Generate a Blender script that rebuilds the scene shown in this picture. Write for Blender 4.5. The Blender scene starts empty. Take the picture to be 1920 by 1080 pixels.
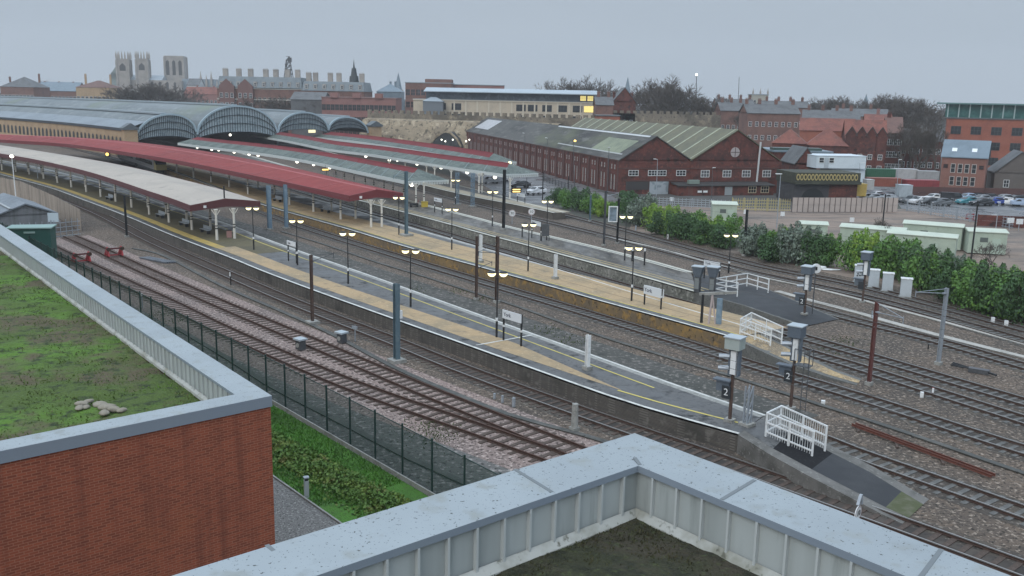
import bpy, math, random
from mathutils import Vector, Matrix, noise as mnoise
rnd = random.Random(11)
SC = bpy.context.scene
COL = SC.collection
# ------------------------------------------------------------------ camera model
FPX = 1745.0; PITCH = math.radians(11.56); ROLL = math.radians(1.15); CAMZ = 18.17
CR, SR, CP, SP = math.cos(ROLL), math.sin(ROLL), math.cos(PITCH), math.sin(PITCH)
AX_R = Vector((CR, SR*SP, SR*CP)); AX_U = Vector((-SR, CR*SP, CR*CP)); AX_F = Vector((0, CP, -SP))
def ray(px, py):
    return AX_R*((px-960)/FPX) + AX_U*((540-py)/FPX) + AX_F
def G(px, py, z=0.0):
    d = ray(px, py); t = (z-CAMZ)/d.z
    return Vector((d.x*t, d.y*t, z))
def atY(px, py, Y):
    d = ray(px, py); t = Y/d.y
    return Vector((d.x*t, Y, CAMZ+d.z*t))
def ztop(base, py):
    """height at which the vertical through base crosses photo row py"""
    lo, hi = -5.0, 120.0
    for _ in range(50):
        m = (lo+hi)/2
        if proj(Vector((base.x, base.y, m)))[1] > py: lo = m
        else: hi = m
    return (lo+hi)/2
def proj(p):
    q = p-Vector((0, 0, CAMZ)); w = q.dot(AX_F)
    return (960+FPX*q.dot(AX_R)/w, 540-FPX*q.dot(AX_U)/w)
cam_d = bpy.data.cameras.new('camera'); cam = bpy.data.objects.new('camera', cam_d); COL.objects.link(cam)
cam_d.sensor_width = 36.0; cam_d.lens = 36.0*FPX/1920.0; cam_d.clip_start = 0.3; cam_d.clip_end = 9000
Mx = Matrix((( AX_R.x, AX_U.x, -AX_F.x, 0), (AX_R.y, AX_U.y, -AX_F.y, 0), (AX_R.z, AX_U.z, -AX_F.z, CAMZ), (0, 0, 0, 1)))
cam.matrix_world = Mx
SC.camera = cam
SC.view_settings.view_transform = 'Standard'; SC.view_settings.look = 'None'
SC.view_settings.exposure = 0.06; SC.view_settings.gamma = 1.0
SC.render.engine = 'CYCLES'
SC.cycles.max_bounces = 5; SC.cycles.diffuse_bounces = 2; SC.cycles.glossy_bounces = 2
SC.cycles.transparent_max_bounces = 12; SC.cycles.volume_bounces = 1
SC.cycles.use_denoising = True
# ------------------------------------------------------------------ materials
MATS = {}
def srgb(r, g, b):
    f = lambda c: (c/255/12.92) if c/255 <= .04045 else ((c/255+.055)/1.055)**2.4
    return (f(r), f(g), f(b))
def mat(name, col, rough=.8, layers=(), bump=None, metal=0.0, emit=None, spec=.4, stretch=None, alpha=None, rough2=None):
    """layers: (scale, colour, lo, hi[, detail]) noise-masked colours; bump: (scale, strength, distance)"""
    if name in MATS: return MATS[name]
    m = bpy.data.materials.new(name); m.use_nodes = True
    nt = m.node_tree; N = nt.nodes; L = nt.links
    b = N['Principled BSDF']
    b.inputs['Roughness'].default_value = rough; b.inputs['Metallic'].default_value = metal
    b.inputs['Specular IOR Level'].default_value = spec
    b.inputs['Base Color'].default_value = (*col, 1)
    vec = None
    if layers or bump or rough2:
        tc = N.new('ShaderNodeTexCoord'); vec = tc.outputs['Object']
        if stretch:
            mp = N.new('ShaderNodeMapping'); mp.inputs['Scale'].default_value = stretch
            L.new(vec, mp.inputs['Vector']); vec = mp.outputs['Vector']
    cur = None
    for i, ly in enumerate(layers):
        sc, c2, lo, hi = ly[:4]; det = ly[4] if len(ly) > 4 else 4.0
        nz = N.new('ShaderNodeTexNoise'); nz.inputs['Scale'].default_value = sc; nz.inputs['Detail'].default_value = det
        nz.inputs['Roughness'].default_value = .62
        L.new(vec, nz.inputs['Vector'])
        mr = N.new('ShaderNodeMapRange'); mr.inputs['From Min'].default_value = lo; mr.inputs['From Max'].default_value = hi
        L.new(nz.outputs['Fac'], mr.inputs['Value'])
        mx = N.new('ShaderNodeMix'); mx.data_type = 'RGBA'
        L.new(mr.outputs['Result'], mx.inputs['Factor'])
        if cur is None: mx.inputs['A'].default_value = (*col, 1)
        else: L.new(cur, mx.inputs['A'])
        mx.inputs['B'].default_value = (*c2, 1)
        cur = mx.outputs['Result']
    if cur: L.new(cur, b.inputs['Base Color'])
    if rough2:
        sc, lo, hi, ra, rb = rough2
        nz = N.new('ShaderNodeTexNoise'); nz.inputs['Scale'].default_value = sc; nz.inputs['Detail'].default_value = 5
        L.new(vec, nz.inputs['Vector'])
        mr = N.new('ShaderNodeMapRange'); mr.inputs['From Min'].default_value = lo; mr.inputs['From Max'].default_value = hi
        mr.inputs['To Min'].default_value = ra; mr.inputs['To Max'].default_value = rb
        L.new(nz.outputs['Fac'], mr.inputs['Value']); L.new(mr.outputs['Result'], b.inputs['Roughness'])
    if bump:
        nz = N.new('ShaderNodeTexNoise'); nz.inputs['Scale'].default_value = bump[0]; nz.inputs['Detail'].default_value = 5
        L.new(vec, nz.inputs['Vector'])
        bp = N.new('ShaderNodeBump'); bp.inputs['Strength'].default_value = bump[1]; bp.inputs['Distance'].default_value = bump[2]
        L.new(nz.outputs['Fac'], bp.inputs['Height']); L.new(bp.outputs['Normal'], b.inputs['Normal'])
    if emit:
        b.inputs['Emission Color'].default_value = (*emit[0], 1); b.inputs['Emission Strength'].default_value = emit[1]
    if alpha is not None:
        b.inputs['Alpha'].default_value = alpha
    MATS[name] = m
    return m
def brickmat(name, c1, c2, mortar, bw=.225, bh=.075, ms=.012, layers=(), rough=.85, streak=None):
    if name in MATS: return MATS[name]
    m = mat(name, c1, rough)
    nt = m.node_tree; N = nt.nodes; L = nt.links; b = N['Principled BSDF']
    tc = N.new('ShaderNodeTexCoord'); sp = N.new('ShaderNodeSeparateXYZ'); L.new(tc.outputs['Object'], sp.inputs[0])
    ad = N.new('ShaderNodeMath'); L.new(sp.outputs['X'], ad.inputs[0]); L.new(sp.outputs['Y'], ad.inputs[1])
    cb = N.new('ShaderNodeCombineXYZ'); L.new(ad.outputs[0], cb.inputs['X']); L.new(sp.outputs['Z'], cb.inputs['Y'])
    br = N.new('ShaderNodeTexBrick'); L.new(cb.outputs[0], br.inputs['Vector'])
    br.inputs['Scale'].default_value = 1.0; br.inputs['Brick Width'].default_value = bw; br.inputs['Row Height'].default_value = bh
    br.inputs['Mortar Size'].default_value = ms; br.inputs['Color1'].default_value = (*c1, 1); br.inputs['Color2'].default_value = (*c2, 1)
    br.inputs['Mortar'].default_value = (*mortar, 1); br.inputs['Mortar Smooth'].default_value = .1
    cur = br.outputs['Color']
    for sc, c3, lo, hi in layers:
        nz = N.new('ShaderNodeTexNoise'); nz.inputs['Scale'].default_value = sc; nz.inputs['Detail'].default_value = 5
        L.new(tc.outputs['Object'], nz.inputs['Vector'])
        mr = N.new('ShaderNodeMapRange'); mr.inputs['From Min'].default_value = lo; mr.inputs['From Max'].default_value = hi
        L.new(nz.outputs['Fac'], mr.inputs['Value'])
        mx = N.new('ShaderNodeMix'); mx.data_type = 'RGBA'; L.new(mr.outputs['Result'], mx.inputs['Factor'])
        L.new(cur, mx.inputs['A']); mx.inputs['B'].default_value = (*c3, 1); cur = mx.outputs['Result']
    if streak:
        mp = N.new('ShaderNodeMapping'); mp.inputs['Scale'].default_value = (1.6, 1.6, .12); L.new(tc.outputs['Object'], mp.inputs['Vector'])
        nz = N.new('ShaderNodeTexNoise'); nz.inputs['Scale'].default_value = 1.0; nz.inputs['Detail'].default_value = 6; L.new(mp.outputs['Vector'], nz.inputs['Vector'])
        mr = N.new('ShaderNodeMapRange'); mr.inputs['From Min'].default_value = .52; mr.inputs['From Max'].default_value = .82; L.new(nz.outputs['Fac'], mr.inputs['Value'])
        mx = N.new('ShaderNodeMix'); mx.data_type = 'RGBA'; L.new(mr.outputs['Result'], mx.inputs['Factor']); L.new(cur, mx.inputs['A']); mx.inputs['B'].default_value = (*streak, 1); cur = mx.outputs['Result']
    L.new(cur, b.inputs['Base Color'])
    bp = N.new('ShaderNodeBump'); bp.inputs['Strength'].default_value = .4; bp.inputs['Distance'].default_value = .01; bp.invert = True
    L.new(br.outputs['Fac'], bp.inputs['Height']); L.new(bp.outputs['Normal'], b.inputs['Normal'])
    return m
# ------------------------------------------------------------------ mesh builder
class MB:
    def __init__(s): s.v = []; s.f = []; s.m = []; s.cur = 0; s.smooth = False
    def add(s, vs, fs):
        o = len(s.v); s.v += [tuple(p) for p in vs]
        for f in fs: s.f.append(tuple(o+i for i in f)); s.m.append(s.cur)
        return s
    def box(s, c, size, rz=0.0):
        cx, cy, cz = c; a, b, h = size[0]/2, size[1]/2, size[2]/2
        co, si = math.cos(rz), math.sin(rz); vs = []
        for z in (-h, h):
            for x, y in ((-a, -b), (a, -b), (a, b), (-a, b)):
                vs.append((cx+x*co-y*si, cy+x*si+y*co, cz+z))
        return s.add(vs, [(3, 2, 1, 0), (4, 5, 6, 7), (0, 1, 5, 4), (1, 2, 6, 5), (2, 3, 7, 6), (3, 0, 4, 7)])
    def bx(s, x0, x1, y0, y1, z0, z1):
        return s.box(((x0+x1)/2, (y0+y1)/2, (z0+z1)/2), (abs(x1-x0), abs(y1-y0), abs(z1-z0)))
    def beam(s, a, b, w, h=None):
        """square bar from a to b"""
        a = Vector(a); b = Vector(b); h = h or w; d = (b-a)
        if d.length < 1e-6: return s
        d.normalize(); up = Vector((0, 0, 1)) if abs(d.z) < .98 else Vector((1, 0, 0))
        r = d.cross(up).normalized(); u = r.cross(d)
        vs = [p+r*i*w/2+u*j*h/2 for p in (a, b) for i, j in ((-1, -1), (1, -1), (1, 1), (-1, 1))]
        return s.add(vs, [(0, 1, 2, 3), (7, 6, 5, 4), (0, 4, 5, 1), (1, 5, 6, 2), (2, 6, 7, 3), (3, 7, 4, 0)])
    def tube(s, a, b, r, r2=None, n=8, caps=True):
        a = Vector(a); b = Vector(b); r2 = r if r2 is None else r2; d = (b-a)
        if d.length < 1e-6: return s
        d.normalize(); up = Vector((0, 0, 1)) if abs(d.z) < .98 else Vector((1, 0, 0))
        e = d.cross(up).normalized(); g = e.cross(d); vs = []
        for p, q in ((a, r), (b, r2)):
            for i in range(n):
                t = 2*math.pi*i/n; vs.append(p+e*math.cos(t)*q+g*math.sin(t)*q)
        fs = [(i, i+n, (i+1) % n+n, (i+1) % n) for i in range(n)]
        if caps: fs += [tuple(range(n)), tuple(range(2*n-1, n-1, -1))]
        return s.add(vs, fs)
    def sphere(s, c, r, nu=12, nv=8, sz=1.0, z0=-1.0, z1=1.0):
        c = Vector(c); vs = []; fs = []
        for j in range(nv+1):
            ph = math.asin(z0)+(math.asin(z1)-math.asin(z0))*j/nv
            for i in range(nu):
                t = 2*math.pi*i/nu
                vs.append(c+Vector((math.cos(t)*math.cos(ph)*r, math.sin(t)*math.cos(ph)*r, math.sin(ph)*r*sz)))
        for j in range(nv):
            for i in range(nu):
                fs.append((j*nu+i, j*nu+(i+1) % nu, (j+1)*nu+(i+1) % nu, (j+1)*nu+i))
        return s.add(vs, fs)
    def prism(s, pts, z0, z1):
        n = len(pts); vs = [(p[0], p[1], z0) for p in pts]+[(p[0], p[1], z1) for p in pts]
        ar = sum(pts[i][0]*pts[(i+1) % n][1]-pts[(i+1) % n][0]*pts[i][1] for i in range(n))
        fs = [tuple(range(n-1, -1, -1)), tuple(range(n, 2*n))]+[(i, (i+1) % n, (i+1) % n+n, i+n) for i in range(n)]
        if ar < 0: fs = [tuple(reversed(f)) for f in fs]
        return s.add(vs, fs)
    def extr(s, prof, o, ex, ez, ey):
        """closed profile (u,w) in plane ex,ez swept from o along vector ey"""
        o, ex, ez, ey = map(Vector, (o, ex, ez, ey)); n = len(prof)
        vs = [o+ex*u+ez*w for u, w in prof]; vs += [p+ey for p in vs]
        fs = [tuple(range(n)), tuple(range(2*n-1, n-1, -1))]+[(i, i+n, (i+1) % n+n, (i+1) % n) for i in range(n)]
        return s.add(vs, fs)
    def ribbon(s, A, B):
        n = len(A); return s.add(list(A)+list(B), [(i, i+1, n+i+1, n+i) for i in range(n-1)])
    def sweep(s, path, prof, closed=True, caps=True):
        """profile (offset to the left, z) along a 2-D path"""
        k = len(prof); nrm = normals(path); vs = []
        for p, q in zip(path, nrm):
            for o, z in prof: vs.append((p[0]+q[0]*o, p[1]+q[1]*o, (p[2] if len(p) > 2 else 0)+z))
        fs = []; kk = k if closed else k-1
        for i in range(len(path)-1):
            for j in range(kk):
                fs.append((i*k+j, i*k+(j+1) % k, (i+1)*k+(j+1) % k, (i+1)*k+j))
        if closed and caps: fs += [tuple(range(k-1, -1, -1)), tuple(range((len(path)-1)*k, len(path)*k))]
        return s.add(vs, fs)
    def face(s, *pts): return s.add(pts, [tuple(range(len(pts)))])
    def build(s, name, mats, parent=None, world=True, smooth=None):
        o0 = Vector((0, 0, 0))
        if parent is not None and world: o0 = Vector(parent['wo']) if 'wo' in parent else parent.location
        me = bpy.data.meshes.new(name)
        me.from_pydata([(a-o0.x, b-o0.y, c-o0.z) for a, b, c in s.v] if o0.length > 0 else s.v, [], s.f)
        if not isinstance(mats, (list, tuple)): mats = [mats]
        for m in mats: me.materials.append(m)
        if len(mats) > 1: me.polygons.foreach_set('material_index', s.m)
        if smooth or (smooth is None and s.smooth): me.polygons.foreach_set('use_smooth', [True]*len(me.polygons))
        me.update()
        ob = bpy.data.objects.new(name, me); COL.objects.link(ob)
        if parent is not None: ob.parent = parent
        return ob
def normals(path):
    out = []
    for i in range(len(path)):
        a = path[max(i-1, 0)]; b = path[min(i+1, len(path)-1)]
        dx, dy = b[0]-a[0], b[1]-a[1]; l = math.hypot(dx, dy) or 1; out.append((-dy/l, dx/l))
    return out
def offset(path, d, z=None):
    ds = d if isinstance(d, (list, tuple)) else [d]*len(path)
    return [Vector((p[0]+n[0]*o, p[1]+n[1]*o, z if z is not None else (p[2] if len(p) > 2 else 0))) for p, n, o in zip(path, normals(path), ds)]
def smoothpath(pts, step=3.0, z=0.0):
    """Catmull-Rom through world points, resampled evenly"""
    P = [Vector((p[0], p[1], 0)) for p in pts]
    if len(P) < 3: dense = [P[0].lerp(P[-1], i/40) for i in range(41)]
    else:
        Q = [P[0]*2-P[1]]+P+[P[-1]*2-P[-2]]; dense = []
        for i in range(1, len(Q)-2):
            for k in range(16):
                t = k/16; a, b, c, d = Q[i-1], Q[i], Q[i+1], Q[i+2]
                dense.append(.5*((2*b)+(c-a)*t+(2*a-5*b+4*c-d)*t*t+(3*b-a-3*c+d)*t*t*t))
        dense.append(P[-1])
    # light smoothing against digitising noise
    for _ in range(24):
        dense = [dense[0]]+[(dense[i-1]+dense[i]*2+dense[i+1])/4 for i in range(1, len(dense)-1)]+[dense[-1]]
    return resample(dense, step, z)
def resample(dense, step, z=None, n=None):
    S = [0.0]
    for a, b in zip(dense, dense[1:]): S.append(S[-1]+(b-a).length)
    n = n or max(2, int(S[-1]/step)+1); out = []; j = 0
    for i in range(n):
        t = S[-1]*i/(n-1)
        while j < len(S)-2 and S[j+1] < t: j += 1
        f = (t-S[j])/max(S[j+1]-S[j], 1e-9); p = dense[j].lerp(dense[j+1], min(max(f, 0), 1))
        out.append(Vector((p.x, p.y, p.z if z is None else z)))
    return out
def pathlen(p): return sum((b-a).length for a, b in zip(p, p[1:]))
def GP(lst, z): return [G(x, y, z) for x, y in lst]
# ------------------------------------------------------------------ objects
def thing(name, label, cat, loc=(0, 0, 0), rz=0.0, group=None):
    o = bpy.data.objects.new(name, None); COL.objects.link(o)
    o.location = loc; o.rotation_euler = (0, 0, rz); o.empty_display_size = .2
    o['label'] = label; o['category'] = cat
    if group: o['group'] = group
    return o
def tag(o, label=None, cat=None, group=None, kind=None):
    if label: o['label'] = label
    if cat: o['category'] = cat
    if group: o['group'] = group
    if kind: o['kind'] = kind
    return o
def dup(root, loc, rz=0.0, label=None, scale=None):
    r = root.copy(); COL.objects.link(r); r.location = loc; r.rotation_euler = (0, 0, rz)
    if label: r['label'] = label
    if scale is not None: r.scale = scale if isinstance(scale, (tuple, list)) else (scale,)*3
    for ch in list(root.children):
        c = ch.copy(); COL.objects.link(c); c.parent = r
        for g in list(ch.children):
            d = g.copy(); COL.objects.link(d); d.parent = c
    return r
def link_mesh(name, me, parent, loc=(0, 0, 0), rz=0.0):
    o = bpy.data.objects.new(name, me); COL.objects.link(o); o.parent = parent; o.location = loc; o.rotation_euler = (0, 0, rz)
    return o
NTH = ['first', 'second', 'third', 'fourth', 'fifth', 'sixth', 'seventh', 'eighth', 'ninth', 'tenth', 'eleventh', 'twelfth',
       'thirteenth', 'fourteenth', 'fifteenth', 'sixteenth', 'seventeenth', 'eighteenth', 'nineteenth', 'twentieth', 'twenty-first',
       'twenty-second', 'twenty-third', 'twenty-fourth', 'twenty-fifth', 'twenty-sixth', 'twenty-seventh', 'twenty-eighth', 'twenty-ninth', 'thirtieth']
# ------------------------------------------------------------------ common materials
WHITE = mat('white_paint', (.72, .74, .74), .5, [(3, (.5, .52, .5), .5, .75)])
WHITE_LINE = mat('white_line', (.60, .605, .575), .75, [(1.1, (.33, .325, .30), .50, .72), (5, (.40, .40, .37), .56, .74)], spec=.2)
YELLOW_LINE = mat('yellow_line', (.58, .48, .12), .6, [(1.2, (.3, .27, .14), .5, .75)])
CONC = mat('concrete', (.30, .30, .28), .8, [(2, (.17, .17, .155), .45, .7), (12, (.4, .39, .36), .55, .75)], bump=(14, .3, .02))
CONC_D = mat('dark_concrete', (.13, .13, .12), .8, [(1.2, (.2, .2, .18), .5, .7), (7, (.07, .07, .065), .5, .7)])
ASPH = mat('wet_asphalt', (.085, .086, .086), .6, [(.35, (.14, .14, .138), .45, .60), (.9, (.032, .033, .034), .55, .66), (5, (.05, .052, .055), .52, .72)], rough2=(.35, .42, .6, .3, .8), spec=.3)
ASPH_N = mat('new_asphalt', (.022, .024, .028), .6, [(.5, (.04, .042, .045), .5, .7), (20, (.012, .012, .014), .55, .7)])
TAN = mat('buff_paving', (.40, .29, .17), .75, [(.35, (.30, .235, .15), .45, .62), (1.1, (.22, .175, .12), .57, .72), (3.5, (.48, .37, .235), .55, .72)], spec=.2)
TACT = mat('ochre_tactile_paving', (.42, .30, .085), .65, [(.7, (.3, .23, .09), .45, .7)])
RUST = mat('rusty_rail', (.055, .032, .024), .8, [(6, (.09, .05, .035), .5, .7)])
RAILTOP = mat('worn_rail_head', (.34, .33, .32), .35, metal=.7)
RUSTTOP = mat('rusty_rail_head', (.075, .04, .03), .7)
SLEEP_W = mat('timber_sleeper', (.075, .055, .045), .9, [(5, (.12, .09, .075), .5, .7)])
SLEEP_C = mat('concrete_sleeper', (.11, .11, .105), .85, [(2, (.19, .185, .175), .45, .75), (9, (.06, .06, .055), .5, .7)])
BLACK = mat('black_paint', (.018, .02, .022), .5)
DGREY = mat('dark_grey_steel', (.07, .075, .082), .5, [(4, (.11, .115, .12), .5, .7)])
BROWNM = mat('brown_steel', (.075, .05, .042), .6, [(3, (.12, .075, .055), .45, .7)])
BLUEM = mat('blue_grey_steel', (.16, .235, .30), .5, [(3, (.24, .31, .36), .5, .7)])
TEALM = mat('teal_grey_steel', (.10, .155, .185), .5, [(3, (.15, .2, .22), .5, .7)])
GALV = mat('galvanised_steel', (.36, .40, .44), .45, [(5, (.27, .3, .33), .45, .7)], metal=.3)
GLASS_D = mat('dark_window_glass', (.025, .03, .035), .12, [(.6, (.06, .068, .075), .5, .65)], spec=.7)
LAMP_ON = mat('lit_lamp_bowl', (.9, .8, .5), .4, emit=((1.0, .90, .50), 2.2))
LAMP_WH = mat('lit_globe', (.9, .9, .8), .4, emit=((1.0, .96, .82), 3.0))
LAMP_OR = mat('lit_amber_lamp', (.9, .7, .3), .4, emit=((1.0, .66, .16), 2.0))
RED = mat('red_paint', (.33, .035, .04), .55, [(3, (.22, .03, .03), .5, .7)])
# ------------------------------------------------------------------ sky, sun, air
W = bpy.data.worlds.new('World'); SC.world = W; W.use_nodes = True
nt = W.node_tree; N = nt.nodes; L = nt.links; bg = N['Background']
sky = N.new('ShaderNodeTexSky'); sky.sky_type = 'NISHITA'; sky.sun_disc = False
SUN_EL, SUN_AZ = math.radians(14), math.radians(-150)
sky.sun_elevation = SUN_EL; sky.sun_rotation = SUN_AZ; sky.air_density = 1.0; sky.dust_density = 4.0; sky.ozone_density = 2.0
skm = N.new('ShaderNodeVectorMath'); skm.operation = 'SCALE'; skm.inputs['Scale'].default_value = .06
L.new(sky.outputs[0], skm.inputs[0])
tcw = N.new('ShaderNodeTexCoord'); mpw = N.new('ShaderNodeMapping'); mpw.inputs['Scale'].default_value = (1.5, 1.5, 9)
L.new(tcw.outputs['Generated'], mpw.inputs[0])
nzw = N.new('ShaderNodeTexNoise'); nzw.inputs['Scale'].default_value = 2.2; nzw.inputs['Detail'].default_value = 6
L.new(mpw.outputs[0], nzw.inputs['Vector'])
crw = N.new('ShaderNodeMix'); crw.data_type = 'RGBA'     # cloud deck: uniform stratus with faint thicker patches
crw.inputs['A'].default_value = (5.75, 6.8, 8.05, 1); crw.inputs['B'].default_value = (6.35, 7.35, 8.55, 1)
L.new(nzw.outputs['Fac'], crw.inputs['Factor'])
mxw = N.new('ShaderNodeMix'); mxw.data_type = 'RGBA'; mxw.inputs['Factor'].default_value = .93
skg = N.new('ShaderNodeVectorMath'); skg.operation = 'SCALE'; skg.inputs['Scale'].default_value = .06
L.new(sky.outputs[0], mxw.inputs['A']); L.new(crw.outputs['Result'], mxw.inputs['B'])
sxw = N.new('ShaderNodeSeparateXYZ'); L.new(tcw.outputs['Generated'], sxw.inputs[0])
zmr = N.new('ShaderNodeMapRange'); zmr.inputs['From Min'].default_value = .13; zmr.inputs['From Max'].default_value = 1.0
zmr.inputs['To Min'].default_value = 1.0; zmr.inputs['To Max'].default_value = 3.3; L.new(sxw.outputs['Z'], zmr.inputs['Value'])
zsc = N.new('ShaderNodeVectorMath'); zsc.operation = 'SCALE'          # overcast sky: brightest overhead
L.new(mxw.outputs['Result'], zsc.inputs[0]); L.new(zmr.outputs['Result'], zsc.inputs['Scale'])
L.new(zsc.outputs[0], bg.inputs['Color']); bg.inputs['Strength'].default_value = .068
sun_d = bpy.data.lights.new('sun', 'SUN'); sun_d.energy = 1.0; sun_d.angle = math.radians(40); sun_d.color = (1, .96, .9)
sun = bpy.data.objects.new('sun', sun_d); COL.objects.link(sun)
sd = Vector((math.sin(SUN_AZ)*math.cos(SUN_EL*2.6), math.cos(SUN_AZ)*math.cos(SUN_EL*2.6), math.sin(SUN_EL*2.6)))
sun.rotation_euler = (-sd).to_track_quat('-Z', 'Y').to_euler()
hz = MB().bx(-1500, 1500, -260, 1650, -1.0, 112).build('haze', [bpy.data.materials.new('haze_air')])
hm = hz.data.materials[0]; hm.use_nodes = True; hm.node_tree.nodes.remove(hm.node_tree.nodes['Principled BSDF'])
pv = hm.node_tree.nodes.new('ShaderNodeVolumePrincipled'); pv.inputs['Color'].default_value = (.92, .96, 1.0, 1)
pv.inputs['Density'].default_value = 0.00020
hm.node_tree.links.new(pv.outputs[0], hm.node_tree.nodes['Material Output'].inputs['Volume'])
tag(hz, kind='stuff')
# ------------------------------------------------------------------ ground sheets
def struct(name, mb, m):
    o = mb.build(name, m); o['kind'] = 'structure'; return o
def sheet(name, pts, z, m):
    return struct(name, MB().face(*[(p[0], p[1], z) for p in pts]), m)
GROUND = mat('town_ground', (.075, .075, .07), .95, [(.02, (.055, .06, .045), .45, .65), (.3, (.11, .105, .1), .5, .75)])
sheet('ground', [(-1450, -200), (1450, -200), (1450, 1600), (-1450, 1600)], 0, GROUND)
BAL = mat('brown_ballast', (.118, .090, .070), .95, [(.09, (.078, .064, .053), .42, .60), (.7, (.165, .122, .09), .50, .68), (.35, (.06, .052, .044), .56, .68), (4.2, (.31, .255, .205), .54, .64, 3.0), (5.2, (.022, .019, .016), .53, .63, 3.0)], bump=(6, .8, .08))
BAL_D = mat('dark_trackbed_ballast', (.07, .059, .05), .95, [(.2, (.10, .083, .065), .45, .65), (1.4, (.035, .031, .027), .5, .66), (3.5, (.20, .175, .15), .55, .66, 3.0)], bump=(6, .8, .08))
BAL_G = mat('grey_ballast', (.13, .125, .118), .95, [(.12, (.095, .094, .085), .45, .65), (3, (.34, .32, .30), .54, .66, 3.0), (3.6, (.03, .03, .027), .54, .66, 3.0)], bump=(6, .8, .08))
BAL_P = mat('pink_granite_ballast', (.26, .195, .172), .95, [(.15, (.19, .15, .135), .45, .62), (4.2, (.46, .375, .335), .53, .64, 3.0), (5.2, (.045, .034, .03), .52, .63, 3.0)], bump=(6, .9, .08))
yard = [G(40, 452), G(300, 575), G(704, 867), G(937, 985), (20, 6), (60, -60), (190, -60), (120, 60), G(1925, 590), G(1700, 540), G(1450, 487), G(1200, 430), G(1090, 408), G(1000, 372), (-20, 230), (-60, 320), (-240, 420), (-260, 300), (-110, 165)]
sheet('yard_ballast', yard, .004, BAL)
TRK = {
 'S1': GP([(60, 446), (125, 477), (240, 531), (323, 569), (407, 611), (540, 670), (683, 729), (857, 789), (1030, 850), (1150, 892), (1350, 960)], .2),
 'S2': GP([(130, 441), (185, 465), (240, 491), (407, 565), (540, 621), (750, 710), (857, 754), (1030, 824), (1097, 850), (1250, 909)], .2),
 'T3': GP([(-90, 316), (-20, 331), (60, 352), (160, 388), (225, 419), (290, 453), (440, 518), (560, 569), (740, 638), (860, 687), (1080, 767), (1260, 829), (1640, 963), (1920, 1064), (2150, 1150)], .2),
 'TA2': GP([(1536, 820), (1600, 846), (1833, 927), (1920, 958), (2100, 1020)], .2),
 'T4': GP([(60, 262), (200, 292), (295, 323), (430, 373), (564, 423), (740, 477), (850, 510), (960, 543), (1103, 586), (1280, 640), (1392, 676), (1490, 705), (1660, 757), (1790, 800), (1920, 841), (2100, 895)], .2),
}
A_N = smoothpath(GP([(-90, 303), (0, 327), (90, 351), (145, 371), (233, 404), (320, 441), (423, 480), (480, 504), (580, 542), (750, 603), (893, 654), (1040, 707), (1183, 757), (1383, 814)], 1.07))
A_F = smoothpath(GP([(-90, 285), (0, 300), (60, 311), (138, 329), (213, 349), (317, 386), (420, 417), (487, 443), (570, 473), (640, 497), (740, 532), (823, 562), (960, 611), (1098, 660), (1265, 720), (1437, 778)], 1.07))
B_N = smoothpath(GP([(60, 250), (200, 279), (300, 313), (425, 360), (488, 383), (560, 404), (653, 430), (757, 462), (890, 498), (958, 517), (1042, 540), (1120, 563), (1257, 600), (1374, 633)], 1.07))
B_F = smoothpath(GP([(120, 247), (240, 283), (310, 306), (407, 329), (473, 344), (587, 372), (670, 395), (763, 424), (890, 460), (960, 480), (1042, 503), (1158, 539), (1270, 573), (1395, 610)], 1.07))
C_N = smoothpath(GP([(350, 287), (500, 327), (590, 352), (673, 376), (757, 398), (847, 422), (900, 437), (983, 459), (1067, 482), (1120, 496), (1203, 519), (1302, 547)], 1.07))
C_F = smoothpath(GP([(440, 283), (600, 328), (700, 357), (798, 383), (900, 409), (967, 427), (1050, 446), (1122, 463), (1210, 485), (1300, 510)], 1.07))
D_N = smoothpath(GP([(560, 286), (700, 323), (797, 348), (847, 360), (897, 371), (967, 384), (1037, 399)], 1.07))
D_F = smoothpath(GP([(600, 280), (720, 312), (860, 347), (947, 369), (1000, 384), (1060, 398)], 1.07))
TRK['T5'] = offset(B_F, 1.4)[:-8]+GP([(1440, 634), (1510, 657), (1600, 683), (1760, 734), (1920, 785), (2080, 836)], .2)
TRK['T6'] = offset(C_N, -1.4)[:-4]+GP([(1505, 630), (1600, 657), (1760, 704), (1920, 751), (2080, 798)], .2)
TRK['T7'] = offset(C_F, 1.5)[:-4]+GP([(1600, 597), (1680, 617), (1780, 643), (1920, 684), (2080, 728)], .2)
TRK['T9'] = GP([(560, 297), (680, 328), (797, 357), (900, 384), (983, 404), (1067, 424), (1158, 446), (1220, 462), (1320, 487), (1440, 516), (1600, 549), (1767, 593), (1920, 637), (2080, 681)], .2)
TRK['T8'] = GP([(1040, 397), (1077, 406), (1133, 420), (1183, 433), (1287, 461), (1367, 482), (1440, 500), (1513, 514), (1600, 531), (1767, 574), (1920, 616), (2080, 657)], .2)
for k in TRK: TRK[k] = smoothpath(TRK[k], 2.0, 0.0)
s1, s2 = TRK['S1'], TRK['S2']
n = 60; a = resample(offset(s1, -2.7, 0), 1, 0, n); b = resample(offset(s2, 2.3, 0), 1, 0, n)
struct('siding_ballast', MB().ribbon([Vector((p.x, p.y, .010)) for p in a], [Vector((p.x, p.y, .010)) for p in b]), BAL_P)
a2 = resample(offset(s1, -7.5, 0), 1, 0, n); a3 = resample(offset(s1, -2.3, 0), 1, 0, n)
struct('cess_gravel', MB().ribbon([Vector((p.x, p.y, .007)) for p in a2], [Vector((p.x, p.y, .007)) for p in a3]), BAL_G)
g = offset(A_F, .3, .007); g2 = offset(A_F, 5.2, .007)
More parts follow.
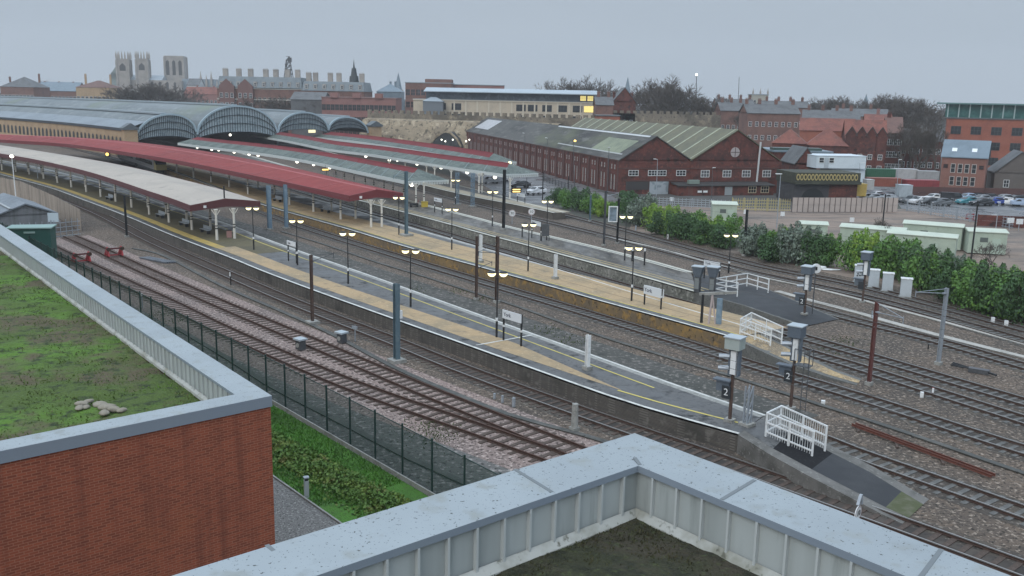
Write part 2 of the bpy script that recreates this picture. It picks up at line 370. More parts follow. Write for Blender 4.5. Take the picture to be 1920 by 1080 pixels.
struct('disused_trackbed', MB().ribbon(g, g2), mat('old_trackbed', (.085, .082, .075), .95, [(.15, (.06, .062, .055), .42, .62), (2.8, (.24, .22, .20), .54, .66, 3.0), (1.0, (.045, .047, .042), .5, .68)], bump=(6, .8, .08)))
for k in ('T3', 'T4', 'T5', 'T6', 'T7', 'T8', 'T9', 'TA2'):
    p = TRK[k]; struct('trackbed', MB().ribbon(offset(p, -1.5, .0135+.0007*len(k)), offset(p, 1.5, .0135+.0007*len(k))), BAL_D)
OIL = mat('oil_stained_ballast', (.036, .031, .027), .8, [(.35, (.075, .062, .052), .48, .62), (3, (.02, .018, .016), .54, .68)])
for k in ('T3', 'T4', 'T5', 'T6', 'T9'):
    p = TRK[k]; struct('oil_stained_strip', MB().ribbon(offset(p, -.42, .019), offset(p, .42, .019)), OIL)
# yard and car park beyond the hedge
YARD = mat('gravel_yard', (.23, .175, .14), .9, [(.09, (.14, .12, .105), .45, .60), (.35, (.07, .06, .052), .54, .68), (1.4, (.34, .27, .22), .54, .70)], stretch=(.35, 1.6, 1))
sheet('works_yard', [G(1180, 430), G(1450, 492), G(1720, 545), G(2000, 600), G(2100, 430), G(1900, 405), G(1690, 392), G(1480, 392), G(1200, 385)], .006, YARD)
ROADM = mat('wet_tarmac', (.125, .125, .128), .4, [(.25, (.17, .17, .172), .45, .65), (.05, (.09, .09, .093), .5, .7), (8, (.07, .07, .07), .55, .75)], rough2=(.2, .4, .6, .2, .6), stretch=(1, 1, 1))
sheet('station_car_park', [G(870, 325), G(985, 395), G(1010, 401), G(1045, 385), G(1075, 375), G(1185, 392), G(1180, 380), G(1000, 310), G(905, 283), G(800, 275), G(790, 290)], .006, ROADM)
sheet('long_stay_car_park', [G(1690, 391), G(1925, 420), G(2100, 412), G(2100, 380), G(1925, 368), G(1680, 352), G(1560, 346), G(1500, 372), G(1680, 376)], .009, ROADM)
# ------------------------------------------------------------------ tracks
SL_L, SL_W, SL_H = 2.5, .25, .14
def sleeper_mesh(nm, m):
    me = MB().box((0, 0, -SL_H/2), (SL_W, SL_L, SL_H)).build(nm, m); d = me.data; bpy.data.objects.remove(me); return d
SLM = {'w': sleeper_mesh('sleeper_timber', SLEEP_W), 'c': sleeper_mesh('sleeper_concrete', SLEEP_C)}
def inview(p):
    q = proj(p); return p.y > 3 and -30 < q[0] < 1950 and 100 < q[1] < 1110
def track(key, label, kind='w', rust=False, space=.66, group='railway tracks'):
    p = TRK[key]; c = p[len(p)//2]
    t = thing('railway_track', label, 'railway track', (c.x, c.y, 0), 0, group)
    for s in (-1, 1):
        m = MB(); r = offset(p, s*.7175, 0)
        m.sweep(r, [(-.07, .05), (.07, .05), (.07, .065), (.012, .085), (.012, .165), (-.012, .165), (-.012, .085), (-.07, .065)])
        m.cur = 1; m.sweep(r, [(-.036, .162), (.036, .162), (.036, .205), (-.036, .205)])
        m.build('rail', [RUST, RUSTTOP if rust else RAILTOP], t)
    q = resample(p, space, 0.0); spots = []
    for i in range(1, len(q)-1):
        d = q[i+1]-q[i-1]; spots.append((q[i], math.atan2(d.y, d.x)+rnd.uniform(-.012, .012)))
    vis = [s for s in spots if inview(s[0])]
    vis.sort(key=lambda s: (s[0]-Vector((0, 0, CAMZ))).length)
    for pos, rz in vis[:100]:
        link_mesh('sleeper', SLM[kind], t, (pos.x-c.x, pos.y-c.y, .055+rnd.uniform(-.01, .004)), rz)
    m = MB()
    for pos, rz in vis[100:420]: m.box((pos.x, pos.y, .055-SL_H/2), (SL_W, SL_L, SL_H), rz)
    if m.v: o = m.build('sleepers', SLEEP_W if kind == 'w' else SLEEP_C, t); o['kind'] = 'stuff'
    return t
track('S1', 'rusty siding track nearest the green mesh fence, on pink ballast', 'w', True, .72)
track('S2', 'rusty siding track on pink ballast, farther from the green fence', 'w', True, .72)
track('T3', 'track running along the near wall of the closest platform', 'w')
track('TA2', 'short track starting beside the ramp behind the near white railings', 'c')
track('T4', 'track under the gold-stained wall of the red-canopy platform', 'c')
track('T5', 'track along the far edge of the red-canopy platform', 'c')
track('T6', 'track under the mottled wall of the third platform', 'c')
track('T7', 'track behind the asphalt ramp of the third platform', 'c')
track('T9', 'running track past the round speed signs and below the hedge', 'c')
track('T8', 'farthest track, closest to the foot of the hedge', 'c')
# cable troughs
def trough(label, pts, m, w=.36, h=.06):
    p = smoothpath(GP(pts, .05), 2.5, 0); c = p[len(p)//2]
    t = thing('cable_trough', label, 'cable trough', (c.x, c.y, 0), 0, 'concrete cable troughs')
    MB().sweep(p, [(-w/2, .02), (w/2, .02), (w/2, h), (-w/2, h)]).build('channel', m, t)
    MB().sweep(p, [(-w/2-.03, h), (w/2+.03, h), (w/2+.03, h+.03), (-w/2-.03, h+.045)]).build('lid', m, t)
TRD = mat('damp_trough_lid', (.075, .076, .07), .8, [(.6, (.12, .118, .108), .48, .66), (3, (.04, .04, .037), .55, .7)])
TRL = mat('pale_trough_lid', (.40, .385, .35), .8, [(.8, (.27, .26, .23), .45, .7), (6, (.46, .44, .41), .5, .7)])
trough('dark cable trough between the pink sidings and the platform track', [(250, 466), (305, 478), (407, 532), (507, 575), (620, 625), (740, 690), (870, 745), (960, 780), (1080, 812), (1160, 836)], TRD)
trough('dark cable trough along the disused bed beside the nearest platform', [(528, 434), (608, 458), (707, 492), (785, 515), (890, 549), (960, 571), (1102, 622), (1210, 657), (1377, 707), (1477, 740), (1607, 781), (1742, 826), (1920, 888), (2050, 930)], TRD)
trough('pale cable trough beyond the asphalt ramp of the third platform', [(1457, 546), (1513, 562), (1600, 584), (1650, 599), (1760, 629), (1920, 670), (2050, 703)], TRL, .75)
trough('narrow pale cable trough between the hedge tracks and brown ballast', [(1120, 441), (1187, 455), (1253, 470), (1320, 490), (1443, 523), (1513, 537), (1617, 563), (1680, 580), (1767, 603), (1920, 645), (2050, 680)], TRL, .5)
trough('black cable trough just behind the green mesh fence', [(330, 614), (440, 680), (500, 720), (580, 762), (655, 800), (760, 856), (870, 905), (960, 950)], TRD, .35)
PZ = 1.07
WALL_A = brickmat('soot_brick_platform_wall', (.085, .075, .065), (.06, .055, .05), (.14, .13, .115), layers=[(.5, (.05, .048, .042), .5, .7), (2.5, (.16, .15, .135), .56, .75)])
WALL_B = mat('gold_stained_wall', (.23, .155, .07), .9, [(.12, (.16, .12, .075), .40, .55), (1.6, (.33, .2, .06), .5, .66), (3.5, (.04, .03, .02), .56, .68)])
WALL_C = mat('mottled_stone_wall', (.21, .205, .18), .9, [(.4, (.13, .13, .11), .4, .6), (2.6, (.34, .33, .29), .5, .66), (3.6, (.04, .04, .035), .55, .68)])
WALL_D = mat('dark_platform_wall', (.09, .08, .07), .9, [(.4, (.13, .12, .1), .5, .7)])
def platform(name, label, Np, Fp, wallm, strips, topm=ASPH):
    n = len(Np); Fr = resample(Fp, 1, PZ, n); c = Np[n//2]
    t = thing('station_platform', label, 'platform', (c.x, c.y, 0), 0, 'station platforms')
    m = MB()
    for path, sg in ((Np, 1), (Fr, -1)):
        a = offset(path, .08*sg, 0); b = [Vector((p.x, p.y, PZ-.12)) for p in a]
        m.ribbon(a, b) if sg > 0 else m.ribbon(b, a)
    for e in (0, -1):
        m.face((Np[e].x, Np[e].y, 0), (Fr[e].x, Fr[e].y, 0), (Fr[e].x, Fr[e].y, PZ-.01), (Np[e].x, Np[e].y, PZ-.01))
    m.build('platform_wall', wallm, t)
    m = MB(); m.ribbon([p-Vector((0, 0, .004)) for p in offset(Np, .3, PZ)], [p-Vector((0, 0, .004)) for p in offset(Fr, -.3, PZ)])
    m.build('surface', topm, t)
    m = MB(); m.sweep(Np, [(-.05, -.13), (.62, -.13), (.62, .0), (-.05, .0)]); m.sweep(Fr, [(-.62, -.13), (.05, -.13), (.05, 0), (-.62, 0)])
    m.build('coping', CONC, t)
    for k, (nm, side, o1, o2, mm, z) in enumerate(strips):
        base = Np if side == 'N' else Fr; sg = 1 if side == 'N' else -1
        fn = lambda o: [o[0]+(o[1]-o[0])*i/(n-1) for i in range(n)] if isinstance(o, tuple) and len(o) == 2 else o
        if isinstance(o1, tuple):   # (offset0, offset1, s0, s1): only between fractions
            i0, i1 = int(o1[2]*(n-1)), int(o1[3]*(n-1)); seg = base[i0:i1+1]; q = len(seg)
            A = offset(seg, [sg*(o1[0]+(o1[1]-o1[0])*i/(q-1)) for i in range(q)], PZ+z)
            B = offset(seg, [sg*(o2[0]+(o2[1]-o2[0])*i/(q-1)) for i in range(q)], PZ+z)
        else:
            A = offset(base, sg*o1, PZ+z); B = offset(base, sg*o2, PZ+z)
        MB().ribbon(A, B).build(nm, mm, t)
    return t
def frac(path, px, py):
    q = G(px, py, PZ); i = min(range(len(path)), key=lambda i: (path[i]-q).length); return i/(len(path)-1)
fa = frac(A_N, 1110, 730); fc = frac(A_N, 395, 468); fy1 = frac(A_N, 1357, 803)
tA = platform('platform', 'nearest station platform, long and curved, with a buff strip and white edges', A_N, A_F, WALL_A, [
    ('edge_line', 'N', .03, .26, WHITE_LINE, .006), ('edge_line', 'F', .03, .19, WHITE_LINE, .006),
    ('paving_strip', 'N', (1.15, 1.15, fc, frac(A_N, 880, 650)), (3.3, 3.2, 0, 0), TAN, .005),
    ('paving_strip', 'N', (1.15, 1.45, frac(A_N, 880, 650), fa), (3.2, 1.5, 0, 0), TAN, .005),
    ('paving_strip', 'N', (.95, 1.1, .02, fc), (1.75, 2.2, 0, 0), TACT, .009), ('paving_strip', 'N', (1.0, 1.0, .0, fc+.03), (7.2, 7.2, 0, 0), mat('olive_lamplit_paving', (.115, .098, .052), .8, [(.3, (.085, .075, .045), .42, .62), (2, (.15, .13, .08), .54, .72)]), .004),  # olive tone paints the sodium lamplight under the canopy into the paving
    ('yellow_line', 'N', (1.2, 1.6, fa, fy1), (1.36, 1.76, 0, 0), YELLOW_LINE, .009),
    ('yellow_line', 'F', (1.55, 1.6, .02, .985), (1.68, 1.73, 0, 0), YELLOW_LINE, .009)])
tB = platform('platform', 'long buff-paved platform under the long red canopy', B_N, B_F, WALL_B, [
    ('edge_line', 'N', .03, .28, WHITE_LINE, .006), ('edge_line', 'F', .03, .19, WHITE_LINE, .006),
    ('paving_strip', 'N', 1.15, 6.2, TAN, .005), ('paving_joint', 'N', 2.75, 2.83, mat('paving_joint', (.16, .12, .075), .8), .009), ('paving_joint', 'N', 4.5, 4.58, mat('paving_joint', (.16, .12, .075)), .009), ('yellow_line', 'N', 1.0, 1.14, YELLOW_LINE, .010)])
tC = platform('platform', 'third platform back, dark and wet with yellow lines', C_N, C_F, WALL_C, [
    ('edge_line', 'N', .0, .4, mat('pale_edge', (.55, .54, .46), .6, [(2, (.4, .38, .3), .5, .75)]), .006),
    ('yellow_line', 'N', 1.0, 1.25, mat('buff_line', (.42, .33, .17), .7, [(1, (.3, .25, .15), .5, .7)]), .009), ('yellow_line', 'N', 1.75, 1.95, mat('buff_line', (.42, .33, .17)), .009),
    ('edge_line', 'F', .0, .35, mat('pale_edge', (.55, .54, .46)), .006), ('yellow_line', 'F', .75, 1.0, mat('pale_edge', (.55, .54, .46)), .009)],
    topm=mat('streaky_worn_asphalt', (.125, .115, .10), .7, [(.5, (.075, .07, .062), .44, .60), (1.3, (.19, .17, .14), .55, .70), (.9, (.035, .034, .032), .56, .68)], stretch=(1, .28, 1), rough2=(.4, .42, .6, .35, .8), spec=.3))
tD = platform('platform', 'farthest short platform, paved pale, beside the car park', D_N, D_F, WALL_D, [
    ('edge_line', 'N', .0, .4, mat('pale_edge', (.5, .5, .42)), .006), ('edge_line', 'F', .0, .3, mat('pale_edge', (.5, .5, .42)), .006),
    ('paving_strip', 'N', .7, 3.2, mat('pale_paving', (.33, .285, .21), .7, [(.6, (.26, .235, .18), .45, .7)]), .005)])
# cross lines painted on the nearest platform
m = MB()
for (x0, y0), (x1, y1) in (((893, 647), (998, 628)),):
    a, b = G(x0, y0, PZ+.013), G(x1, y1, PZ+.013); d = (b-a).normalized(); q = Vector((-d.y, d.x, 0))*.09
    m.face(a-q, b-q, b+q, a+q)
o = m.build('cross_line', WHITE_LINE, tA)
# ramps at the platform ends
def _rs(t, nm, Np, Fp, cw, mm):
    ins = []
    for a, f in zip(Np, Fp):
        d = (f-a); l = d.length; k = min(cw/l, .36); ins.append((a+d*k+Vector((0, 0, .008)), a+d*(1-k)+Vector((0, 0, .008))))
    MB().ribbon([p[0] for p in ins], [p[1] for p in ins]).build(nm, mm, t)
def ramp(label, Np, Fp, surf, cop=CONC_D, cw=.55, extra=None):
    c = Np[0]; t = thing('platform_ramp', label, 'ramp', (c.x, c.y, 0), 0, 'platform end ramps')
    m = MB(); n = len(Np)
    for i in range(n-1):
        a, b, d, e = Np[i], Np[i+1], Fp[i+1], Fp[i]
        m.face(a, b, d, e)
        for p, q in ((b, a), (e, d)):
            m.face(p, q, Vector((q.x, q.y, -.01)), Vector((p.x, p.y, -.01)))
    m.build('ramp_body', cop, t)
    if extra:
        for nm, i0, i1, mm in extra: _rs(t, nm, Np[i0:i1+1], Fp[i0:i1+1], cw, mm)
        return t
    m = MB(); ins = []
    for a, f in zip(Np, Fp):
        d = (f-a); l = d.length; k = min(cw/l, .4); ins.append((a+d*k+Vector((0, 0, .008)), a+d*(1-k)+Vector((0, 0, .008))))
    m.ribbon([p[0] for p in ins], [p[1] for p in ins]); m.build('ramp_surface', surf, t)
    return t
PATCH = mat('fresh_tar', (.012, .012, .014), .8, [(6, (.03, .03, .032), .55, .75)], spec=.2)
P = lambda *a: [G(x, y, z) for x, y, z in a]
rA = ramp('asphalt ramp at the end of the nearest platform, beside near white railings', P((1383, 814, 1.06), (1440, 850, .92), (1510, 889, .72), (1585, 928, .42), (1650, 962, .12), (1692, 982, .03)), P((1437, 778, 1.06), (1490, 803, .92), (1572, 842, .72), (1640, 876, .42), (1700, 912, .12), (1742, 936, .03)), ASPH_N, cop=mat('worn_ramp_slab', (.15, .145, .135), .85, [(1.0, (.09, .088, .08), .45, .62), (4, (.23, .225, .21), .54, .7)]), cw=.8, extra=[('upper_surface', 0, 1, ASPH), ('fresh_patch', 1, 2, PATCH), ('ramp_surface', 2, 4, ASPH_N), ('mossy_end', 4, 5, mat('ramp_moss', (.075, .085, .04), .9, [(1.5, (.12, .12, .08), .5, .68)]))])
rB = ramp('gravel-strewn ramp at the end of the gold-walled platform', P((1374, 633, 1.06), (1420, 655, .85), (1480, 682, .5), (1550, 706, .2), (1606, 722, .03)), P((1395, 610, 1.06), (1442, 632, .85), (1510, 665, .5), (1570, 694, .2), (1616, 710, .03)), mat('spilled_ochre_gravel', (.40, .29, .155), .9, [(.5, (.2, .16, .11), .5, .62), (5, (.16, .12, .08), .55, .7, 2.0), (7, (.55, .44, .3), .55, .7, 2.0)]), cw=.5)
rC = ramp('broad black asphalt ramp ending the third platform', P((1302, 547, 1.06), (1395, 573, 1.0), (1450, 592, .6), (1509, 612, .06)), P((1300, 510, 1.06), (1442, 543, 1.0), (1512, 572, .6), (1574, 598, .06)), ASPH_N, cw=.25)
# ------------------------------------------------------------------ canopies
ROOF_W = mat('pale_sheet_roof', (.43, .385, .335), .9, [(.12, (.37, .335, .295), .42, .64), (1.2, (.47, .425, .375), .55, .75), (.5, (.31, .28, .25), .60, .74)], spec=.15)
ROOF_R = mat('red_sheet_roof', (.26, .056, .054), .8, [(.1, (.21, .048, .047), .42, .64), (.6, (.30, .08, .075), .54, .72), (2.5, (.18, .045, .043), .56, .74)], spec=.15)
ROOF_RD = mat('dull_red_sheet_roof', (.17, .032, .036), .8, [(.2, (.13, .03, .033), .42, .66)], spec=.15)
ROOF_G = mat('grey_green_glazed_roof', (.125, .15, .135), .65, [(.35, (.075, .095, .085), .4, .62), (2.2, (.19, .22, .20), .52, .72)], spec=.25)
FASC = mat('maroon_fascia', (.105, .034, .036), .6)
SOFF = mat('canopy_soffit', (.22, .18, .17), .8)
VAL = mat('white_timber_valance', (.52, .56, .55), .6)
COLW = mat('cream_column', (.62, .60, .54), .55)
def column_mesh(h, r=.14, flare=True):
    m = MB(); m.tube((0, 0, 0), (0, 0, h*.36), r*1.12, r*1.05, 10); m.cur = 1; m.tube((0, 0, h*.36), (0, 0, h*.40), r*1.2, r*1.2, 10)
    m.tube((0, 0, h*.45), (0, 0, h*.48), r*1.2, r*1.2, 10); m.cur = 0; m.tube((0, 0, h*.40), (0, 0, h*.45), r*1.05, r, 10); m.tube((0, 0, h*.48), (0, 0, h), r, r*.85, 10)
    if flare:
        m.cur = 0; m.tube((0, 0, h-.5), (0, 0, h-.02), r*.9, r*1.9, 10)
        for s in (-1, 1): m.beam((s*r*.5, 0, h-.7), (s*.5, 0, h-.05), .06, .08)
    o = m.build('column_proto', [COLW, BLACK]); d = o.data; bpy.data.objects.remove(o); return d
COLM = column_mesh(3.62)
def canopy(label, E1, R, E2, ze, zr, roof1, roof2, fd, fm, strip=None, hip=False, cols=(), group='platform canopies', seams=0, valm=None, gable=True):
    """E1/E2 eave paths, R ridge path (equal counts); fd fascia depth"""
    n = len(R); c = R[n//2]
    t = thing('platform_canopy', label, 'canopy', (c.x, c.y, 0), 0, group)
    sz = lambda P, z: [Vector((p.x, p.y, z)) for p in P]
    e1, r, e2 = sz(E1, ze), sz(R, zr), sz(E2, ze)
    m = MB()
    if strip:
        mid = [a.lerp(b, strip) for a, b in zip(e1, r)]; m.ribbon(e1, mid); m.cur = 1; m.ribbon(mid, r)
    else: m.ribbon(e1, r)
    m.cur = 1 if strip else 0; m.ribbon(r, e2)
    if hip:   # hipped end beyond the ridge end
        m.cur = 0; m.face(e1[-1], e2[-1], r[-1]); m.face(e2[0], e1[0], r[0])
    m.build('roof', [roof1, roof2] if strip else roof1, t)
    m = MB(); m.ribbon(sz(E1, ze-fd*.5), sz(E2, ze-fd*.5)); m.build('soffit', SOFF, t)
    for E, sg in ((E1, 1), (E2, -1)):
        m = MB(); m.sweep(sz(E, ze), [(0, -fd), (.08*sg, -fd), (.08*sg, .03), (0, .03)]); m.build('fascia', fm, t)
    if not hip:
        for e in (0, -1):
            d = (R[e]-R[1 if e == 0 else -2]).normalized()*.06
            a, b, k = e1[e]+d, e2[e]+d, r[e]+d
            lo = Vector((0, 0, -fd)); m = MB()
            pts = [a+lo, b+lo, b, k+Vector((0, 0, .03)), a]; mid = (a+b)/2+Vector((0, 0, -fd*.55))
            pts = [a+lo, mid, b+lo, b, k+Vector((0, 0, .03)), a]
            v2 = [p+d*2 for p in pts]; q = len(pts)
            m.add(pts+v2, [tuple(range(q)), tuple(range(2*q-1, q-1, -1))]+[(i, i+q, (i+1) % q+q, (i+1) % q) for i in range(q)])
            m.build('gable_board', fm, t)
    else:
        for e in (0, -1):
            m = MB(); a, b = e1[e], e2[e]; L = (b-a).length; d = (b-a).normalized()
            k = int(L/.45)
            for i in range(k):
                p = a+d*(i+.5)*L/k; m.beam(p+Vector((0, 0, -.02)), p+Vector((0, 0, -.62)), .06, .36 if False else .3)
            m.beam(a+Vector((0, 0, -.12)), b+Vector((0, 0, -.12)), .1, .26); m.build('end_valance', VAL, t)
    if seams:
        m = MB(); k = max(1, int(seams/1.9))
        for i in range(0, n, k):
            m.beam(e1[i]+Vector((0, 0, .03)), (mid[i] if strip else r[i])+Vector((0, 0, .03)), .14, .05)
        m.build('roof_seams', mat('faded_seam', (.34, .10, .10), .7) if roof1 is ROOF_R else mat('roof_glazing_bar', (.17, .21, .21), .5), t)
        m = MB(); m.sweep(r, [(-.16, -.02), (.16, -.02), (.0, .09)]); m.build('ridge_cap', mat('faded_red_ridge', (.36, .11, .11), .7) if roof1 is ROOF_R else ROOF_RD, t)
    for p in cols: link_mesh('column', COLM, t, (p.x-c.x, p.y-c.y, PZ))
    return t
def path_n(lst, z, n): return resample(smoothpath(GP(lst, z), 2.0), 1, z, n)
NC = 90
# white canopy on the nearest platform
e1 = path_n([(-90, 271), (0, 288), (60, 298), (150, 318), (217, 338), (273, 357), (320, 372), (355, 385)], 5.1, NC)
e2 = path_n([(-90, 262), (0, 272), (83, 284.5), (183, 301), (267, 318), (320, 331), (423, 357), (487, 377)], 5.1, NC)
rg = [(a+b)/2 for a, b in zip(e1, e2)]
colsA = [G(x, y, PZ) for x, y in ((360, 431), (317, 417), (280, 402), (247, 389), (217, 378), (189, 369), (162, 360), (134, 351), (108, 343), (82, 335), (55, 327), (4, 319), (30, 322))]
q = Vector((1, 0, 0)); dA = (G(395, 430, PZ)-G(360, 431, PZ))
colsA += [p+dA for p in colsA]+[G(407, 450, PZ), G(440, 447, PZ)]
cA = canopy('long pale sheet-roofed canopy with maroon gable on the nearest platform', e1, rg, e2, 5.1, 5.65, ROOF_W, None, .72, FASC, cols=colsA)
q = rg[-1]; MB().tube((q.x-.2, q.y+.3, 5.6), (q.x-.2, q.y+.3, 7.1), .09, .09, 8).build('vent_pipe', BLACK, cA)
q = e1[-1].lerp(e2[-1], .2); MB().box((q.x+.15, q.y-.15, 4.85), (.28, .28, .28)).build('gable_lamp', WHITE, cA)
# red canopy
e1 = path_n([(-60, 255), (0, 262), (117, 269), (217, 282.5), (320, 298.5), (440, 322), (560, 347), (654, 367)], 5.1, NC)
e2 = path_n([(-60, 248), (0, 253), (130, 257), (250, 266), (340, 277), (423, 290), (560, 317), (640, 336), (755, 362)], 5.1, NC)
rg = [(a+b)/2 for a, b in zip(e1, e2)]
c0 = [G(x, y, PZ) for x, y in ((588, 397), (640, 411), (505, 383), (543, 385), (465, 365), (432, 352), (397, 342), (364, 331), (332, 321))]
colsB = [G(696, 426, PZ), G(716, 425, PZ), G(639, 411, PZ), G(667, 410, PZ), G(588, 397, PZ), G(622, 395, PZ), G(543, 384, PZ), G(515, 364, PZ), G(465, 364, PZ), G(484, 351, PZ), G(430, 351, PZ), G(396, 342, PZ), G(363, 333, PZ), G(332, 323, PZ), G(300, 314, PZ)]
cB = canopy('long red sheet-roofed canopy with ridge and maroon gable', e1, rg, e2, 5.1, 5.75, ROOF_R, None, .75, mat('red_fascia', (.17, .036, .04), .55), cols=colsB, seams=12)
q = e1[-1].lerp(e2[-1], .2); MB().box((q.x+.15, q.y-.15, 4.85), (.3, .3, .3)).build('gable_lamp', WHITE, cB)
# three hipped glazed canopies
def hipped(label, eave, half, z1, z2, strip, n, cols=(), startcut=4.0, endcut=4.0, red=ROOF_RD):
    e1 = resample(smoothpath(GP(eave, z1), 2.0), 1, z1, n); rr = offset(e1, half, z1); e2 = offset(e1, 2*half, z1)
    L = pathlen(rr); k = n
    S = resample(rr, 1, z1, 400); i0 = int(400*startcut/L); i1 = 400-int(400*endcut/L)
    R = resample(S[i0:i1], 1, z1, n)
    return canopy(label, e1, R, e2, z1, z2, ROOF_G, red, .55, VAL, strip=strip, hip=True, cols=cols, seams=7)
colsC = [G(780, 387, PZ), G(795, 384, PZ)]+[G(x, y, PZ) for x, y in ((757, 374), (737, 370), (720, 366), (701, 360), (685, 354), (664, 349), (646, 344), (630, 339), (613, 333))]
cC = hipped('grey glazed canopy with red upper strip, nearest of the hipped canopies', [(333, 268), (390, 275.5), (480, 286), (575, 301), (680, 323), (763, 340)], 3.7, 4.9, 6.5, .66, 70, colsC, red=ROOF_RD)
colsD = [G(898, 362, PZ), G(904, 361, PZ), G(956, 373, PZ), G(846, 352, PZ), G(800, 341, PZ), G(815, 346, PZ), G(760, 332, PZ), G(730, 326, PZ)]
cD = hipped('grey glazed canopy with broad red strip, middle of the hipped canopies', [(470, 253), (540, 264), (612, 279), (680, 287), (740, 296), (813, 308), (945, 327)], 3.7, 4.9, 6.5, .60, 70, colsD, startcut=6)
cE = hipped('grey glazed canopy with red strip, farthest of the hipped canopies', [(585, 256), (660, 264), (730, 274), (820, 288), (908, 304)], 3.7, 4.9, 6.5, .52, 60, (), startcut=6)
# ------------------------------------------------------------------ platform lamps (two heads on a cross arm)
def lamp_proto(h, lit, label, group):
    t = thing('platform_lamp', label, 'lamp post', (0, 0, 0), 0, group)
    m = MB(); m.tube((0, 0, 0), (0, 0, 1.25), .085, .085, 10); m.cur = 1; m.tube((0, 0, 1.25), (0, 0, 1.5), .09, .09, 10)
    m.cur = 0; m.tube((0, 0, 1.5), (0, 0, h-.15), .055, .04, 8); m.build('pole', [BLACK, WHITE], t)
    m = MB(); m.tube((-.42, 0, h-.2), (.42, 0, h-.2), .03, .03, 6); m.build('arm', BLACK if lit != LAMP_WH else WHITE, t)
    for s in (-1, 1):
        m = MB(); m.tube((s*.42, 0, h-.2), (s*.42, 0, h-.05), .04, .05, 8); m.sphere((s*.42, 0, h+.16), .31, 14, 4, .55, 0.0, .98); m.smooth = True
        hd = m.build('lamp_head', BLACK, t)
        m = MB(); m.sphere((s*.42, 0, h+.16), .30, 14, 5, .95, -.98, 0.02); m.smooth = True; m.build('lamp_bowl', lit, hd)
    return t
LP = [ # px head, base px, z, label, rz
 ((474, 392), (476, 468), PZ, 'twin-headed platform lamp lit beside the maroon gable of the pale canopy', 0),
 ((556, 416), (558, 497), PZ, 'twin-headed platform lamp next to the small name board on the nearest platform', 0),
 ((653, 440), (653, 532), PZ, 'twin-headed platform lamp third from the pale canopy on the nearest platform', 0),
 ((769, 473), (770, 575), PZ, 'twin-headed platform lamp just right of the teal-grey mast on the nearest platform', 0),
 ((935, 516), (931, 632), PZ, 'twin-headed platform lamp next to the large name board on the nearest platform', 0),
 ((748, 372), (748, 440), PZ, 'twin-headed platform lamp left of the teal mast by the red gable', 0),
 ((847, 394), (847, 468), PZ, 'twin-headed platform lamp right of the teal mast on the buff platform', 0),
 ((993, 423), (990, 508), PZ, 'twin-headed platform lamp midway along the buff platform beside a white post', 0),
 ((1190, 467), (1184, 564), PZ, 'twin-headed platform lamp left of the double name board on the buff platform', 0),
 ((924, 361), (923, 424), PZ, 'twin-headed platform lamp left of the round speed signs on the third platform', 0),
 ((1028, 379), (1025, 450), PZ, 'twin-headed platform lamp with grey panel at its foot on the third platform', 0),
 ((1175, 408), (1171, 488), PZ, 'twin-headed platform lamp below the mirror frame on the third platform', 0),
 ((1369, 449), (1366, 512), PZ, 'twin-headed platform lamp in front of the hedge by the boxy white railings', 0),
 ((855, 345), (854, 383), PZ, 'small twin-headed lamp at the hipped end of the nearest grey canopy', 0)]
t0 = None
for (hp, bp, z, lab, rz) in LP:
    b = G(bp[0], bp[1], z); h = ztop(b, hp[1])-z
    if t0 is None: t0 = lamp_proto(4.75, LAMP_ON, lab, 'twin-headed platform lamps'); t = t0; t.location = b
    else: t = dup(t0, b, 0, lab)
    t.scale = (1, 1, max(.8, min(1.25, h/4.75)))
# single street lamps and tall lamp posts
def post_lamp(bp, tp, z, label, lit, r=.07, arm=0.0, col=None, head=.22):
    b = G(bp[0], bp[1], z); h = ztop(b, tp[1])-z; dx = (atY(tp[0], tp[1], b.y).x-b.x)
    t = thing('street_lamp', label, 'street lamp', b, 0, 'single-headed street lamps'); w = False
    MB().tube((0, 0, 0), (dx, 0, h), r, r*.6, 8).build('pole', col or DGREY, t, world=False)
    m = MB(); m.beam((dx, 0, h), (dx+arm, 0, h+.08), .07); m.box((dx+arm, 0, h+.08), (head*2.2, head, .1)); m.build('lamp_head', DGREY if lit else WHITE, t, world=False)
    if lit:
        m = MB(); m.sphere((dx+arm, 0, h), head, 10, 6, .7); m.smooth = True; m.build('lamp_bowl', lit, t, world=False)
    return t
post_lamp((32, 392), (22, 293), 0, 'lit white lamp post left of the corrugated hut', LAMP_WH, .09, 0, WHITE, .32)
post_lamp((72, 345), (68, 303), 0, 'unlit white lamp post behind the timber fence', None, .08, 0, GALV, .25)
post_lamp((1077, 352), (1075, 264), 0, 'lit lamp post with slanted bracket before the long brick shed', LAMP_OR, .08, .35, DGREY, .3)
post_lamp((1139, 362), (1142, 277), 0, 'dark lamp post at the corner of the long brick shed', None, .08, 0, DGREY, .2)
post_lamp((1230, 378), (1233, 299), 0, 'pale lamp post before the grey double door', None, .07, -.5, GALV, .22)
post_lamp((1334, 384), (1336, 315), 0, 'dark lamp post between the two shed gables', None, .07, .3, DGREY, .22)
post_lamp((1456, 427), (1464, 327), 0, 'tall pale lamp post with a T head before the yellow fence', None, .08, -.3, GALV, .4)
post_lamp((1865, 446), (1873, 380), 0, 'pale lamp post behind the right pale green cabin', None, .07, 0, GALV, .2)
post_lamp((1021, 336), (1027, 259), 0, 'slender lamp post against the shed roof', None, .06, -.4, DGREY, .18)
post_lamp((985, 322), (984, 250), 0, 'slender lamp post near the far end of the shed', None, .06, -.4, DGREY, .18)
post_lamp((987, 364), (988, 324), PZ, 'bright lamp post on the pale platform at the canopy corner', LAMP_ON, .06, 0, DGREY, .33)
